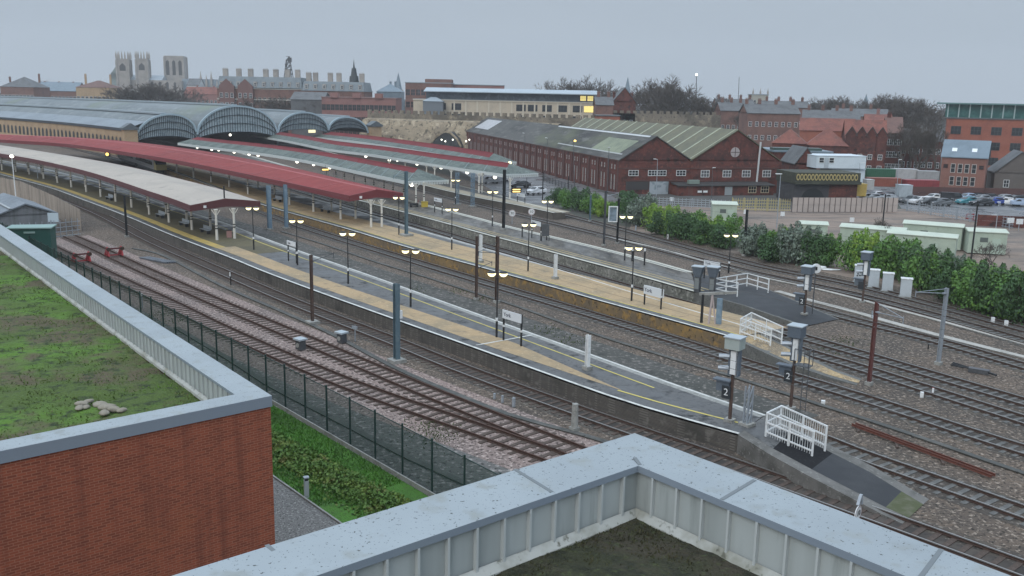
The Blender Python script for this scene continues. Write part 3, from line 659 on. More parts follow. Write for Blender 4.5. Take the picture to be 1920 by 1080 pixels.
post_lamp((955, 352), (956, 305), PZ, 'bright lamp post at the tip of the farthest grey canopy', LAMP_ON, .06, 0, DGREY, .36)
post_lamp((1680, 383), (1685, 300), 0, 'pale lamp post above the coloured containers', None, .07, .3, GALV, .25)
post_lamp((1611, 373), (1612, 306), 0, 'pale lamp post before the white cabins', None, .06, .8, GALV, .25)
post_lamp((1702, 320), (1703, 297), 0, 'pale lamp post by the bare birches', None, .07, 0, GALV, .25)
# globe lamps hung under canopy eaves
gp0 = None
GL = [((370, 276), 4.1), ((397, 280), 4.1), ((410, 281), 4.1), ((439, 285), 4.1), ((467, 289), 4.1), ((484, 291), 4.1), ((557, 303), 4.1), ((588, 308), 4.1), ((618, 314), 4.1),
      ((686, 293), 4.1), ((730, 300), 4.1), ((745, 300), 4.1), ((782, 307), 4.1), ((827, 314), 4.1), ((876, 323), 4.1), ((928, 332), 4.1), ((772, 346), 4.1)]
for i, ((px, py), z) in enumerate(GL):
    b = G(px, py, z)
    lab = ('white globe lamp hung under the nearest hipped canopy, %s from its station end' % NTH[i]) if i < 9 else ('white globe lamp at the hipped end of the nearest grey canopy' if i == 16 else 'white globe lamp hung under the middle hipped canopy, %s from the left' % NTH[i-9])
    if gp0 is None:
        gp0 = thing('globe_lamp', lab, 'hanging lamp', b, 0, 'globe lamps under the canopies')
        MB().tube((0, 0, .2), (0, 0, .75), .025, .025, 6).build('stem', BLACK, gp0, world=False)
        m = MB(); m.sphere((0, 0, 0), .34, 12, 8); m.smooth = True; m.build('globe', LAMP_WH, gp0, world=False)
    else: dup(gp0, b, 0, lab)
# ------------------------------------------------------------------ overhead-line masts and posts
def mast(bp, tp, z, label, m, w, kind='h', base=None, cat='mast', group='overhead line masts', name='line_mast'):
    b = G(bp[0], bp[1], z); h = ztop(b, tp[1])-z; tx = atY(tp[0], tp[1], b.y).x-b.x
    tx = max(-.12, min(.12, tx))
    t = thing(name, label, cat, b, math.radians(38), group)
    mb = MB()
    if kind == 'h':
        mb.box((0, -w*.45, h/2), (w, .03, h)); mb.box((0, w*.45, h/2), (w, .03, h)); mb.box((0, 0, h/2), (.025, w*.86, h))
    elif kind == 'tube': mb.tube((0, 0, 0), (0, 0, h), w/2, w/2*.85, 10)
    elif kind == 'lattice':
        for sx, sy in ((-1, -1), (1, -1), (1, 1), (-1, 1)): mb.beam((sx*w/2, sy*w*.35, 0), (sx*w/2, sy*w*.35, h), .07)
        k = max(3, int(h/.8))
        for i in range(k):
            z0, z1 = h*i/k, h*(i+1)/k
            for sy in (-1, 1): mb.beam((-w/2, sy*w*.35, z0), (w/2, sy*w*.35, z1), .045)
            for sx in (-1, 1): mb.beam((sx*w/2, -w*.35, z1), (sx*w/2, w*.35, z0), .045)
    mb.build('shaft', m, t, world=False)
    MB().box((0, 0, .12), (base or w*2.0, base or w*2.0, .24)).build('footing', CONC, t, world=False)
    return t, b, h
M = {}
M['m1'] = mast((586, 607), (584, 478), 0, 'dark brown mast standing between sidings and nearest platform', BROWNM, .20, base=.9)
M['m2'] = mast((744, 679), (744, 532), 0, 'broad teal-grey mast in the gravel below the nearest platform', TEALM, .36, base=1.0)
o = MB().box((.26, -.1, 3.4), (.2, .2, .55)).build('junction_box', WHITE, M['m2'][0], world=False)
M['m3'] = mast((931, 568), (934, 443), 0, 'dark brown mast behind the lamp with the large name board', BROWNM, .24)
M['m4'] = mast((893, 563), (900, 443), 0, 'dark brown mast beside a white post near the buff platform edge', BROWNM, .19)
M['w1'] = mast((901, 492), (903, 440), PZ, 'white post on the buff platform next to the brown mast', WHITE, .26, group='white platform posts', cat='post', name='platform_post')
M['w2'] = mast((1041, 523), (1042, 477), PZ, 'white post by itself on the far edge of the buff platform', WHITE, .26, group='white platform posts', cat='post', name='platform_post')
M['w3'] = mast((1101, 693), (1103, 628), PZ, 'white post on the wet part of the nearest platform', WHITE, .25, group='white platform posts', cat='post', name='platform_post')
M['w4'] = mast((1077, 808), (1076, 757), 0, 'thick round concrete stub post beside the nearest platform track', CONC, .42, 'tube', group='concrete posts', cat='post', name='concrete_post', base=.44)
M['w5'] = mast((1400, 800), (1400, 724), PZ-.1, 'grey perforated post at the end of the nearest platform', GALV, .34, 'lattice', group='grey posts', cat='post', name='perforated_post')
M['m9'] = mast((762, 442), (762, 321), PZ, 'tall teal mast on a block beside the red gable', TEALM, .34, 'h', base=1.3)
M['m10'] = mast((506, 431), (504, 348), 0, 'left of the twin pale blue masts beside the red canopy', BLUEM, .5, 'h', base=.8)
M['m10b'] = mast((537, 429), (535, 346), 0, 'right of the twin pale blue masts beside the red canopy', BLUEM, .42, 'h', base=.8)
M['m11'] = mast((944, 431), (947, 318), PZ, 'tall dark mast on the third platform in front of the canopy tip', BLACK, .3, 'h')
M['m12'] = mast((857, 384), (857, 323), 0, 'left grey lattice mast beyond the third platform', BLUEM, .5, 'lattice')
M['m12b'] = mast((886, 388), (887, 324), 0, 'right grey lattice mast beyond the third platform', BLUEM, .5, 'lattice')
M['m13'] = mast((1132, 461), (1139, 358), 0, 'grey mast carrying the framed mirror panel', DGREY, .2)
M['m15'] = mast((1759, 684), (1776, 540), 0, 'pale grey mast standing alone on pink gravel at right', GALV, .22)
M['m16'] = mast((1629, 722), (1647, 566), 0, 'rust red mast with a grey foot among the right tracks', mat('rust_red_steel', (.12, .045, .04), .6, [(3, (.17, .07, .06), .5, .7)]), .2)
M['m17'] = mast((1017, 378), (1018, 322), 0, 'black post with white band at the car park edge', BLACK, .2, 'tube')
M['m18'] = mast((1395, 480), (1401, 393), 0, 'dark post rising out of the hedge before the square cabin', BLACK, .22)
M['m24'] = mast((1652, 450), (1661, 364), 0, 'thin black mast behind the bare shrub', BLACK, .2, 'tube')
M['m25'] = mast((1820, 492), (1831, 376), 0, 'thin black mast left of the right pale green cabin', BLACK, .22, 'tube')
M['m26'] = mast((1157, 457), (1158, 372), 0, 'black post beside the framed mirror panel', BLACK, .2)
M['m27'] = mast((1106, 415), (1108, 366), 0, 'slim green-grey post in front of the hedge near the platform end', TEALM, .2)
M['m28'] = mast((1065, 356), (1066, 330), 0, 'short dark post by the shed railings', BLACK, .2, 'tube')
M['m29'] = mast((238, 445), (235, 367), 0, 'dark mast beside the platform track left of the pale canopy end', BLACK, .22)
def cant(key, d, hh, L, label=None, m=GALV):
    t, b, h = M[key]
    mb = MB(); a = Vector((0, 0, h*hh)); e = Vector((math.cos(d)*L, math.sin(d)*L, h*hh+.35))
    mb.tube(a, e, .028, .028, 5); mb.tube(a+Vector((0, 0, 1.0 if h*hh+1 < h else h-h*hh-.05)), e, .022, .022, 5); mb.tube(e-Vector((0, 0, .35)), e+Vector((0, 0, .1)), .03, .03, 5)
    mb.tube(a, a+(e-a)*.12, .07, .07, 6)
    mb.build('bracket_arm', m, t, world=False)
cant('m16', math.radians(-120), .88, 3.2); cant('m16', math.radians(35), .7, 3.0); cant('m15', math.radians(170), .93, 3.2)
cant('m3', math.radians(190), .75, 2.4, m=DGREY); cant('m4', math.radians(10), .5, 2.0, m=DGREY); cant('m1', math.radians(20), .9, 2.6, m=DGREY); cant('m13', math.radians(0), .9, 2.2); cant('m9', math.radians(200), .9, 2.4, m=TEALM)
# framed mirror panel on the grey mast
b13 = M['m13'][1]
a0 = atY(1141, 386, b13.y); a1 = atY(1157, 416, b13.y)
t = thing('mirror_panel', 'square white-framed panel on the grey mast before the hedge', 'panel', (a0.x, b13.y-.25, a1.z), 0)
w, h = a1.x-a0.x, a0.z-a1.z
m = MB(); m.box((w/2, 0, h-.06), (w, .14, .12)); m.box((w/2, 0, .06), (w, .14, .12)); m.box((.06, 0, h/2), (.12, .14, h-.24)); m.box((w-.06, 0, h/2), (.12, .14, h-.24)); m.build('frame', WHITE, t, world=False)
MB().box((w/2, .02, h/2), (w-.24, .06, h-.24)).build('panel_face', mat('blue_grey_panel', (.22, .28, .33), .3, [(1.5, (.12, .16, .19), .45, .6)]), t, world=False)
# ------------------------------------------------------------------ lettering
def text_mesh(txt, size, m, name, parent, loc, rz, depth=.006):
    cu = bpy.data.curves.new(name, 'FONT'); cu.body = txt; cu.size = size; cu.extrude = depth; cu.align_x = 'CENTER'; cu.align_y = 'CENTER'
    ob = bpy.data.objects.new(name, cu); COL.objects.link(ob)
    bpy.context.view_layer.update()
    me = bpy.data.meshes.new_from_object(ob.evaluated_get(bpy.context.evaluated_depsgraph_get()))
    bpy.data.objects.remove(ob)
    me.materials.clear(); me.materials.append(m)
    o = bpy.data.objects.new(name, me); COL.objects.link(o); o.parent = parent
    o.matrix_local = Matrix.Translation(loc) @ Matrix.Rotation(rz, 4, 'Z') @ Matrix.Rotation(math.pi/2, 4, 'X')
    return o
NAVY = mat('navy_lettering', (.02, .025, .06), .6)
def nameboard(l, r, z, top, label, bh, small=True, double=False):
    """posts at px l and r (feet), board top at row top"""
    a, b = G(l[0], l[1], z), G(r[0], r[1], z); d = b-a; Lw = d.length; rz = math.atan2(d.y, d.x)
    h = ztop(a, top)-z
    t = thing('station_name_board', label, 'name board', a, rz, 'station name boards')
    for i, x in enumerate((0, Lw)):
        m = MB(); m.box((x, 0, .5), (.1, .1, 1.0)); m.cur = 1; m.box((x, 0, 1.08), (.104, .104, .16)); m.cur = 0; m.box((x, 0, (1.16+h)/2), (.1, .1, h-1.16)); m.build('post', [BLACK, WHITE], t, world=False)
    m = MB(); m.box((Lw/2, -.08, h-bh/2), (Lw+.1, .05, bh)); m.build('board', mat('white_sign', (.66, .69, .71), .5), t, world=False)
    if double:
        MB().box((Lw/2, .1, h-bh/2), (Lw+.3, .05, bh*.9)).build('rear_board', mat('white_sign', (.66, .69, .71)), t, world=False)
    text_mesh('York', bh*.62, NAVY, 'lettering', t, Vector((Lw*.22+bh*.1, -.115, h-bh*.5)), 0)
    return t
nameboard((944, 638), (977, 649), PZ, 580, 'large white name board beside the lamp on the nearest platform', .62)
nameboard((541, 489), (556, 494), PZ, 450, 'small white name board halfway along the nearest platform', .5)
nameboard((1208, 571), (1239, 580), PZ, 534, 'white double name board on black posts on the buff platform', .75, double=True)
nameboard((1320, 521), (1348, 527), PZ, 487, 'white name board behind the dark hooded boxes on the third platform', .55)
nameboard((997, 446), (1014, 451), PZ, 412, 'white name board left of the grey panel on the third platform', .55)
nameboard((815, 398), (829, 401), PZ, 370, 'white name board nearest the hipped canopy end on the third platform', .55)
nameboard((970, 378), (984, 381), PZ, 361, 'white name board on the pale far platform', .55)
# grey notice panel
a = G(1017, 452, PZ); b = G(1024, 450, PZ); t = thing('notice_stand', 'dark grey notice panel at the foot of a lamp on the third platform', 'panel', a, 0)
MB().box((.35, 0, 1.35), (.9, .06, 1.5)).build('panel', DGREY, t, world=False); m = MB(); m.box((-.1, 0, .3), (.08, .08, .6)); m.box((.8, 0, .3), (.08, .08, .6)); m.build('legs', BLACK, t, world=False)
# dark posts along the third platform
for i, (bp, tp, lab) in enumerate((((979, 444), 421, 'black bollard post left of the twin lamp on the third platform'), ((1185, 551-62), 468, 'black bollard post left of the paired hooded lamps'), ((1208, 497), 466, 'black post with white top right of the paired hooded lamps'))):
    bb = G(bp[0], bp[1], PZ); hh = ztop(bb, tp)-PZ; t = thing('bollard_post', lab, 'post', bb, 0, 'black posts on the third platform')
    m = MB(); m.box((0, 0, hh*.42), (.16, .16, hh*.84)); m.cur = 1; m.box((0, 0, hh*.92), (.164, .164, hh*.16)); m.build('post', [BLACK, WHITE], t, world=False)
# round speed signs
def speed_sign(bp, cy, z, r, txt, label, rz):
    b = G(bp[0], bp[1], z); h = ztop(b, cy)-z
    t = thing('speed_sign', label, 'speed sign', b, rz, 'round speed signs')
    MB().tube((0, .05, 0), (0, .05, h+r*.6), .045, .045, 8).build('pole', GALV, t, world=False)
    m = MB(); m.tube((0, -.02, h), (0, .02, h), r, r, 24); m.build('disc', WHITE, t, world=False)
    m = MB()
    for i in range(28):
        u, v = 2*math.pi*i/28, 2*math.pi*(i+1)/28
        m.face((math.cos(u)*r, -.024, h+math.sin(u)*r), (math.cos(v)*r, -.024, h+math.sin(v)*r), (math.cos(v)*r*.8, -.024, h+math.sin(v)*r*.8), (math.cos(u)*r*.8, -.024, h+math.sin(u)*r*.8))
    m.build('rim', mat('sign_rim', (.42, .36, .36), .5), t, world=False)
    text_mesh(txt, r*1.05, BLACK, 'numerals', t, Vector((0, -.03, h)), 0)
    return t, h
speed_sign((960, 420), 400, 0, .52, '30', 'round white speed sign left of its pair in front of the dark trackbed', math.radians(-3))
speed_sign((996, 424), 397, 0, .50, '10', 'round white speed sign right of its pair above a name board', math.radians(-3))
b = G(1604, 1010, 0); t, h = speed_sign((1604, 1010), 962, 0, .33, '10', 'round white speed sign half hidden by the near roof edge', math.radians(48))
t.location = b
m = MB(); m.beam((-.25, -.05, h+.45), (0, -.05, h+.85), .12, .1); m.beam((0, -.05, h+.85), (.12, -.05, h+.4), .12, .1); m.build('arrow_plate', GALV, t, world=False)
# ------------------------------------------------------------------ signals
SIGB = mat('signal_housing', (.10, .125, .155), .5, [(2, (.14, .165, .19), .5, .7)])
def signal(bp, z, boxc, label, boxcol, bw=.85, bd=.95, bh=.75, digit='2', digit_py=None, ladder=True, rz=math.radians(-38), panel=True):
    b = G(bp[0], bp[1], z); H = ztop(b, boxc-0)-z
    t = thing('railway_signal', label, 'railway signal', b, rz, 'railway signals')
    MB().tube((0, 0, 0), (0, 0, H), .1, .085, 10).build('post', BROWNM, t, world=False)
    m = MB(); m.box((0, 0, .08), (.5, .5, .16)); m.build('footing', CONC, t, world=False)
    m = MB(); m.box((0, 0, H), (bw, bd, bh)); m.cur = 1; m.box((0, 0, H+bh/2+.03), (bw+.12, bd+.12, .06)); m.build('head_box', [boxcol, mat('pale_lid', (.38, .43, .46), .5)], t, world=False)
    if panel:
        m = MB(); m.box((.05, -.16, H-bh/2-.75), (.3, .12, 1.3)); m.build('white_panel', WHITE, t, world=False)
        m = MB(); m.box((-.14, .02, H-bh/2-.75), (.22, .34, 1.5)); m.box((.3, .02, H-bh/2-.75), (.12, .3, 1.5)); m.build('equipment_case', SIGB, t, world=False)
        m = MB()
        for k in (0, .65): m.tube((-.2, -.1, H-bh/2-.45-k), (-.75, -.25, H-bh/2-.5-k), .14, .13, 8)
        m.build('lens_hoods', GALV, t, world=False)
    zd = H-bh/2-2.2
    m = MB(); m.box((-.55, .0, zd+.35), (1.0, .5, .08)); m.box((-.5, .05, zd), (.75, .35, .55)); m.build('route_box', SIGB, t, world=False)
    m = MB(); m.box((-.22, -.22, zd-.25), (.5, .06, .7)); m.build('number_plate', mat('black_plate', (.03, .035, .04), .6), t, world=False)
    text_mesh(digit, .55, WHITE, 'number', t, Vector((-.22, -.26, zd-.25)), 0)
    if ladder:
        m = MB(); x0 = .75
        for sx in (-.16, .16): m.beam((x0+sx, 0, 0), (x0+sx, 0, H-.9), .035)
        k = int((H-1)/.3)
        for i in range(k): m.beam((x0-.16, 0, .3+i*.3), (x0+.16, 0, .3+i*.3), .025)
        m.build('ladder', DGREY, t, world=False)
        m = MB(); m.box((.55, 0, H-2.0), (.95, .7, .05))
        for sx, sy in ((.1, -.33), (1.0, -.33), (1.0, .33)): m.beam((sx, sy, H-2), (sx, sy, H-1.0), .04)
        m.beam((.1, -.33, H-1), (1.0, -.33, H-1), .04); m.beam((1.0, -.33, H-1), (1.0, .33, H-1), .04); m.build('work_platform', DGREY, t, world=False)
    return t
signal((1368, 790), PZ, 643, 'tall signal with a pale green head box on the nearest platform end', mat('pale_green_box', (.36, .41, .39), .5, [(2, (.27, .33, .3), .45, .7)]), 1.0-.15, .78, .62, ladder=False)
signal((1482, 767), 0, 621, 'tall signal with a dark blue head box and ladder between tracks', SIGB, .82, .82, .68)
signal((1508, 590), .4, 506, 'signal numbered 2 on the asphalt ramp of the third platform', SIGB, .85, 1.0, .6, ladder=False)
signal((1617, 567), 0, 480, 'signal in front of the row of pale cabinets', SIGB, .8, 1.0, .7, ladder=False, digit='')
b = G(1508, 590, .4)
t = thing('signal_lamp_head', 'round white disc beside the signal head before the hedge', 'signal disc', b+Vector((.75, .2, 0)), 0)
hh = ztop(b, 504)-.4; MB().tube((0, -.04, hh), (0, .04, hh), .42, .42, 20).build('disc', WHITE, t, world=False); m = MB(); m.box((0, -.05, hh), (.16, .03, .3)); m.build('slot', BLACK, t, world=False); MB().tube((0, .06, 0), (0, .06, hh+.2), .05, .05, 6).build('stem', DGREY, t, world=False)
# twin hooded boxes on a cabinet at the end of the third platform
for i, (px, lab) in enumerate(((1307, 'left of two dark hooded boxes on the third platform end'), (1335, 'right of two dark hooded boxes on the third platform end'))):
    bb = G(px, 547+i*2, PZ); hh = ztop(bb, 500+i)-PZ
    t = thing('hooded_signal_box', lab, 'signal box', bb, math.radians(-30), 'hooded boxes on the third platform')
    m = MB(); m.add([(-.28, -.3, hh-.9), (.28, -.3, hh-.9), (.28, .3, hh-.9), (-.28, .3, hh-.9), (-.5, -.42, hh), (.5, -.42, hh), (.5, .42, hh), (-.5, .42, hh)], [(3, 2, 1, 0), (4, 5, 6, 7), (0, 1, 5, 4), (1, 2, 6, 5), (2, 3, 7, 6), (3, 0, 4, 7)])
    m.build('hood', SIGB, t, world=False)
    MB().box((0, 0, hh+.04), (1.1, .95, .07)).build('lid', mat('pale_lid', (.38, .43, .46)), t, world=False)
    m = MB(); m.box((0, 0, (hh-.9)/2), (.5, .5, hh-.9)); m.build('cabinet', DGREY, t, world=False)
    m = MB(); m.box((0, -.26, .8), (.4, .03, 1.0)); m.build('cabinet_door', mat('pale_cabinet_door', (.2, .22, .22), .6), t, world=False)
# trestle straddling the track
a, b2 = G(1315, 605, PZ), G(1345, 609, PZ)
t = thing('signal_trestle', 'steel trestle with A-frame legs beside the buff platform end', 'trestle', a, math.atan2(b2.y-a.y, b2.x-a.x)); Lw = (b2-a).length; hz_ = ztop(a, 552)-PZ
MB().beam((-.3, 0, hz_), (Lw+1.2, .6, hz_+.35), .22, .2).build('beam', CONC, t, world=False)
m = MB(); m.tube((0, 0, 0), (.0, 0, hz_), .12, .1, 8); m.build('leg', BLACK, t, world=False)
m = MB(); m.beam((Lw*.45, 0, 0), (Lw*.55, .2, hz_), .14); m.beam((Lw*.85, .1, 0), (Lw*.55, .2, hz_), .1); m.build('leg', mat('pinkish_steel', (.40, .34, .33), .6), t, world=False)
MB().box((Lw, .3, hz_*.45), (.4, .26, hz_*.9)).build('leg', BLUEM, t, world=False)
# ------------------------------------------------------------------ white railings
def railing(label, pts, zs, h, mesh=True, rails=3, closed=False, bars=None):
    """polyline of ground points"""
    c = pts[0]; t = thing('white_railing', label, 'railing', c, 0, 'white railings at platform ends')
    for p, z in zip(pts, zs): p.z = z
    seg = list(zip(pts, pts[1:]))
    posts = []
    for a, b in seg:
        k = max(1, round((b-a).length/1.55))
        for i in range(k): posts.append(a.lerp(b, i/k))
    posts.append(pts[-1])
    for p in posts: MB().box((p.x, p.y, p.z+h/2), (.09, .09, h)).build('post', WHITE, t)
    m = MB()
    for a, b in seg:
        for i in range(rails):
            q = Vector((0, 0, h-.03-(h-.35)*i/max(rails-1, 1))); m.beam(a+q, b+q, .06, .075)
    m.build('rails', WHITE, t)
    if mesh:
        m = MB()
        for a, b in seg:
            L = (b-a).length; k = int(L/.14)
            for i in range(1, k):
                p = a.lerp(b, i/k); m.beam(p+Vector((0, 0, .12)), p+Vector((0, 0, h-.06)), .018)
        m.build('bars', WHITE, t)
    return t
def R4(fl, fr, bl, br, z): return [G(*fr, z), G(*fl, z), G(*bl, z), G(*br, z)]
q = [G(1522, 857, .72), G(1435, 820, .93), G(1462, 806, .95), G(1546, 846, .75)]
railing('white boxed railing on the near ramp beside the nearest platform', q, [.72, .93, .95, .75], 1.38)
q = [G(1444, 650, .72), G(1387, 629, .95), G(1407, 617, .97), G(1465, 645, .75)]
railing('white boxed railing on the gravel ramp of the buff platform', q, [.72, .95, .97, .75], 1.33)
q = [G(1382, 556, 1.05), G(1340, 548, 1.07), G(1400, 537, 1.07), G(1440, 549, 1.0)]
railing('white open railing around the top of the broad asphalt ramp', q, [1.03, 1.07, 1.07, 1.0], 1.3, mesh=False)
PATCH = mat('fresh_tar', (.010, .010, .012), .7, [(6, (.03, .03, .032), .55, .75)])
m = MB()
for q in (((1462, 848, .86), (1491, 866, .76), (1524, 856, .76), (1497, 838, .86)), ((1545, 846, .74), (1560, 840, .74), (1566, 836, .74), (1550, 828, .78))):
    pass
# ------------------------------------------------------------------ pale equipment cabinets
CABM = mat('pale_grey_cabinet', (.50, .55, .58), .5, [(1.2, (.42, .46, .48), .45, .7)])
cab0 = None
for i, ((px, py), top, lab) in enumerate((((1610, 530), 499, 'pale cabinet leftmost in the row, marked with dark symbols'), ((1637, 539), 505, 'pale cabinet second from the left by the hedge'), ((1663, 546), 512, 'pale cabinet third from the left by the hedge'), ((1697, 557), 521, 'pale cabinet rightmost in the row, standing on a slab'))):
    b = G(px, py, 0)
    if cab0 is None:
        cab0 = thing('equipment_cabinet', lab, 'cabinet', b, math.radians(-20), 'pale cabinets by the hedge'); t = cab0
        MB().box((0, 0, .95), (1.0, .8, 1.7)).build('body', CABM, t, world=False)
        MB().box((0, 0, 1.84), (1.1, .9, .08)).build('lid', WHITE, t, world=False)
        for s in (-1, 1): MB().box((s*.25, -.41, .95), (.47, .03, 1.6)).build('door', CABM, t, world=False)
        MB().box((0, 0, .05), (1.2, 1.0, .1)).build('plinth', CONC, t, world=False)
    else: t = dup(cab0, b, math.radians(-20), lab)
m = MB()
for dx, dz in ((-.15, 1.0), (.12, 1.15), (.05, .85), (-.2, .8), (.25, .9)): m.box((dx, -.44, dz), (.16, .02, .12))
m.build('marking', BLACK, cab0, world=False)
# ------------------------------------------------------------------ buffer stops
def buffer(px, label, key, back):
    p = TRK[key]; c = min(p, key=lambda q: (q-G(px[0], px[1], .2)).length); i = p.index(c); d = (p[i+1]-p[i-1]).normalized(); rz = math.atan2(d.y, d.x)
    t = thing('buffer_stop', label, 'buffer stop', (c.x, c.y, 0), rz, 'red buffer stops')
    for s in (-1, 1):
        m = MB(); m.beam((-1.0, s*.72, .2), (0, s*.72, 1.15), .16, .2); m.beam((.5, s*.72, .2), (.0, s*.72, 1.15), .14, .18); m.box((-.1, s*.72, .5), (.26, .2, .6)); m.build('frame', RED, t, world=False)
        m = MB(); m.tube((.05, s*.72, 1.0), (.4, s*.72, 1.0), .11, .11, 10); m.tube((.4, s*.72, 1.0), (.46, s*.72, 1.0), .22, .22, 14); m.build('buffer_head', RUST, t, world=False)
    m = MB(); m.box((-.02, 0, 1.0), (.14, 1.7, .16)); m.build('beam', mat('dark_red_beam', (.1, .02, .022), .6), t, world=False)
    m = MB(); m.box((-.2, 0, .26), (.16, 1.7, .12)); m.build('tie', RED, t, world=False)
buffer((150, 489), 'red buffer stop on the siding nearest the green container', 'S1', 0)
buffer((216, 479), 'red buffer stop on the siding nearer the platform', 'S2', 0)
# small ground signals
for (px, py), lab, w in (((564, 657), 'dark ground signal box beside the near siding rail', .55), ((641, 644), 'dark ground signal box between siding and cable trough', .55)):
    b = G(px, py, 0); t = thing('ground_signal', lab, 'ground signal', b, math.radians(-40), 'dwarf ground signals')
    m = MB(); m.box((0, 0, .45), (w, .5, .7)); m.build('body', DGREY, t, world=False); m = MB(); m.box((0, -.02, .86), (w+.25, .7, .12)); m.build('hood', mat('pale_lid', (.38, .43, .46)), t, world=False)
    m = MB(); m.tube((.0, -.26, .42), (.0, -.3, .42), .17, .17, 12); m.build('lens', CONC, t, world=False); m = MB(); m.box((0, 0, .05), (.3, .3, .12)); m.build('foot', CONC, t, world=False)
def marker(bp, tp, label, m, w=.1, board=None, z=0, name='marker_post', cat='marker'):
    b = G(bp[0], bp[1], z); h = ztop(b, tp)-z; t = thing(name, label, cat, b, math.radians(-20), 'small lineside markers')
    MB().box((0, 0, h/2), (w, w, h)).build('post', m, t, world=False)
    if board: MB().box((0, -w, h-board[1]/2), (board[0], .05, board[1])).build('board', board[2], t, world=False)
marker((666, 640), 611, 'small pale T sign between the siding and platform track', GALV, .06, (.45, .22, GALV))
marker((433, 535), 510, 'slim black and white post beside the platform track', BLACK, .08, (.1, .4, WHITE))
marker((267, 578), 550, 'pale marker post by the green mesh fence', GALV, .07, (.22, .2, WHITE))
marker((1748, 742), 727, 'short red and white post between right tracks', RED, .1, (.11, .3, WHITE))
marker((1728, 745), 735, 'short white box between right tracks', WHITE, .2)
marker((1740, 655), 645, 'thin dark stake in the pink gravel', BLACK, .08)
marker((1861, 604), 595, 'white marker left of its twin below the right hedge', WHITE, .28)
marker((1886, 610), 601, 'white marker right of its twin below the right hedge', WHITE, .3)
marker((1543, 758), 751, 'white marker block beside the dark cable trough', WHITE, .24)
marker((927, 748), 738, 'pale stub left of three beside the cable trough', GALV, .12)
marker((942, 755), 742, 'pale stub middle of three beside the cable trough', GALV, .12)
marker((963, 763), 746, 'pale stub right of three beside the cable trough', GALV, .16)
marker((1252, 448), 439, 'pale marker at the foot of the hedge', WHITE, .22)
marker((1192, 432), 423, 'pale stub by the far track below the hedge', GALV, .2)
# rusty spare rails
a, b2 = G(1600, 796, .15), G(1862, 893, .15)
for i, lab in enumerate(('rusty spare rail, farther of two lying on the ballast', 'rusty spare rail, nearer of two lying on the ballast')):
    d = (b2-a).normalized(); nn = Vector((-d.y, d.x, 0))*(.18 if i == 0 else -.12); p, q = a+nn, b2+nn
    t = thing('spare_rail', lab, 'rail', (p.x, p.y, 0), 0, 'spare rails on the ballast')
    m = MB(); m.sweep([p, q], [(-.07, -.05), (.07, -.05), (.07, -.03), (.015, -.01), (.015, .06), (.036, .07), (.036, .1), (-.036, .1), (-.036, .07), (-.015, .06), (-.015, -.01), (-.07, -.03)]); m.build('rail', mat('bright_rust', (.12, .042, .028), .8, [(4, (.075, .03, .022), .5, .7)]), t)
for i, (px, py) in enumerate(((1608, 803), (1680, 832), (1765, 862))):
    p = G(px, py, .05); t = tag(MB().box((p.x, p.y, .06), (.14, 1.3, .09), math.radians(-15)).build('timber_bearer', SLEEP_W), 'timber bearer under the spare rails, %s from the left' % NTH[i], 'timber', 'bearers under the spare rails')
# junk on pink gravel at right: point machine and cables
p = G(1835, 700, 0); t = thing('point_machine', 'black point machine with rods on pink gravel at far right', 'point machine', p, math.radians(-35))
m = MB(); m.box((0, 0, .18), (1.3, .5, .3)); m.build('casing', DGREY, t, world=False); m = MB()
for k in (-.4, 0, .4): m.tube((-.6+k, .1, .2), (-1.9, .9+k, .15), .05, .05, 6)
m.tube((.5, 0, .2), (1.2, -.9, .3), .08, .08, 6); m.build('rods', BLACK, t, world=False)
# litter bins, carts
p = G(430, 445, PZ); t = thing('litter_bin', 'pinkish box bin beside the end column of the pale canopy', 'bin', p, .3); MB().box((0, 0, .42), (.6, .5, .84)).build('body', mat('faded_red_bin', (.34, .19, .17), .6), t, world=False); MB().box((0, 0, .88), (.64, .54, .09)).build('lid', BLACK, t, world=False)
p = G(790, 388, PZ); t = thing('grit_bin', 'yellow grit bin at the column feet of the nearest grey canopy', 'grit bin', p, .2); MB().box((.5, 0, .4), (1.0, .7, .8)).build('body', mat('yellow_plastic', (.48, .36, .06), .5), t, world=False); MB().box((.5, 0, .83), (1.08, .78, .1)).build('lid', mat('dark_yellow_lid', (.32, .24, .05), .5), t, world=False)
p = G(781, 388, PZ); t = thing('luggage_trolley', 'dark trolley left of the yellow grit bin', 'trolley', p, .2); MB().box((-.4, 0, .45), (1.3, .8, .3)).build('deck', BLACK, t, world=False); m = MB()
for sx in (-.9, .1): m.tube((sx, -.42, .15), (sx, .42, .15), .15, .15, 10)
m.build('wheels', BLACK, t, world=False); MB().beam((.2, 0, .6), (.35, 0, 1.1), .06).build('handle', RED, t, world=False)

p = G(204, 322, 0); t = thing('amber_signal_lamp', 'amber signal lamp glowing under the red canopy eave', 'signal lamp', p, 0); hh = ztop(p, 289)
MB().tube((0, 0, 0), (0, 0, hh), .07, .06, 8).build('post', DGREY, t, world=False); m = MB(); m.box((0, 0, hh), (1.1, .4, 1.1)); m.build('backboard', BLACK, t, world=False); m = MB(); m.tube((0, -.21, hh), (0, -.26, hh), .36, .36, 14); m.build('lens', LAMP_OR, t, world=False)
p = G(610, 318, 3.9); t = thing('amber_hanging_sign', 'small yellow lit sign hung under the nearest hipped canopy', 'lit sign', p, .3)
m = MB(); m.box((0, 0, 0), (1.5, .15, .45)); m.build('case', BLACK, t, world=False); m = MB(); m.box((0, -.085, 0), (1.2, .02, .25)); m.build('face', LAMP_OR, t, world=False); MB().tube((0, 0, .2), (0, 0, .9), .03, .03, 5).build('rod', BLACK, t, world=False)
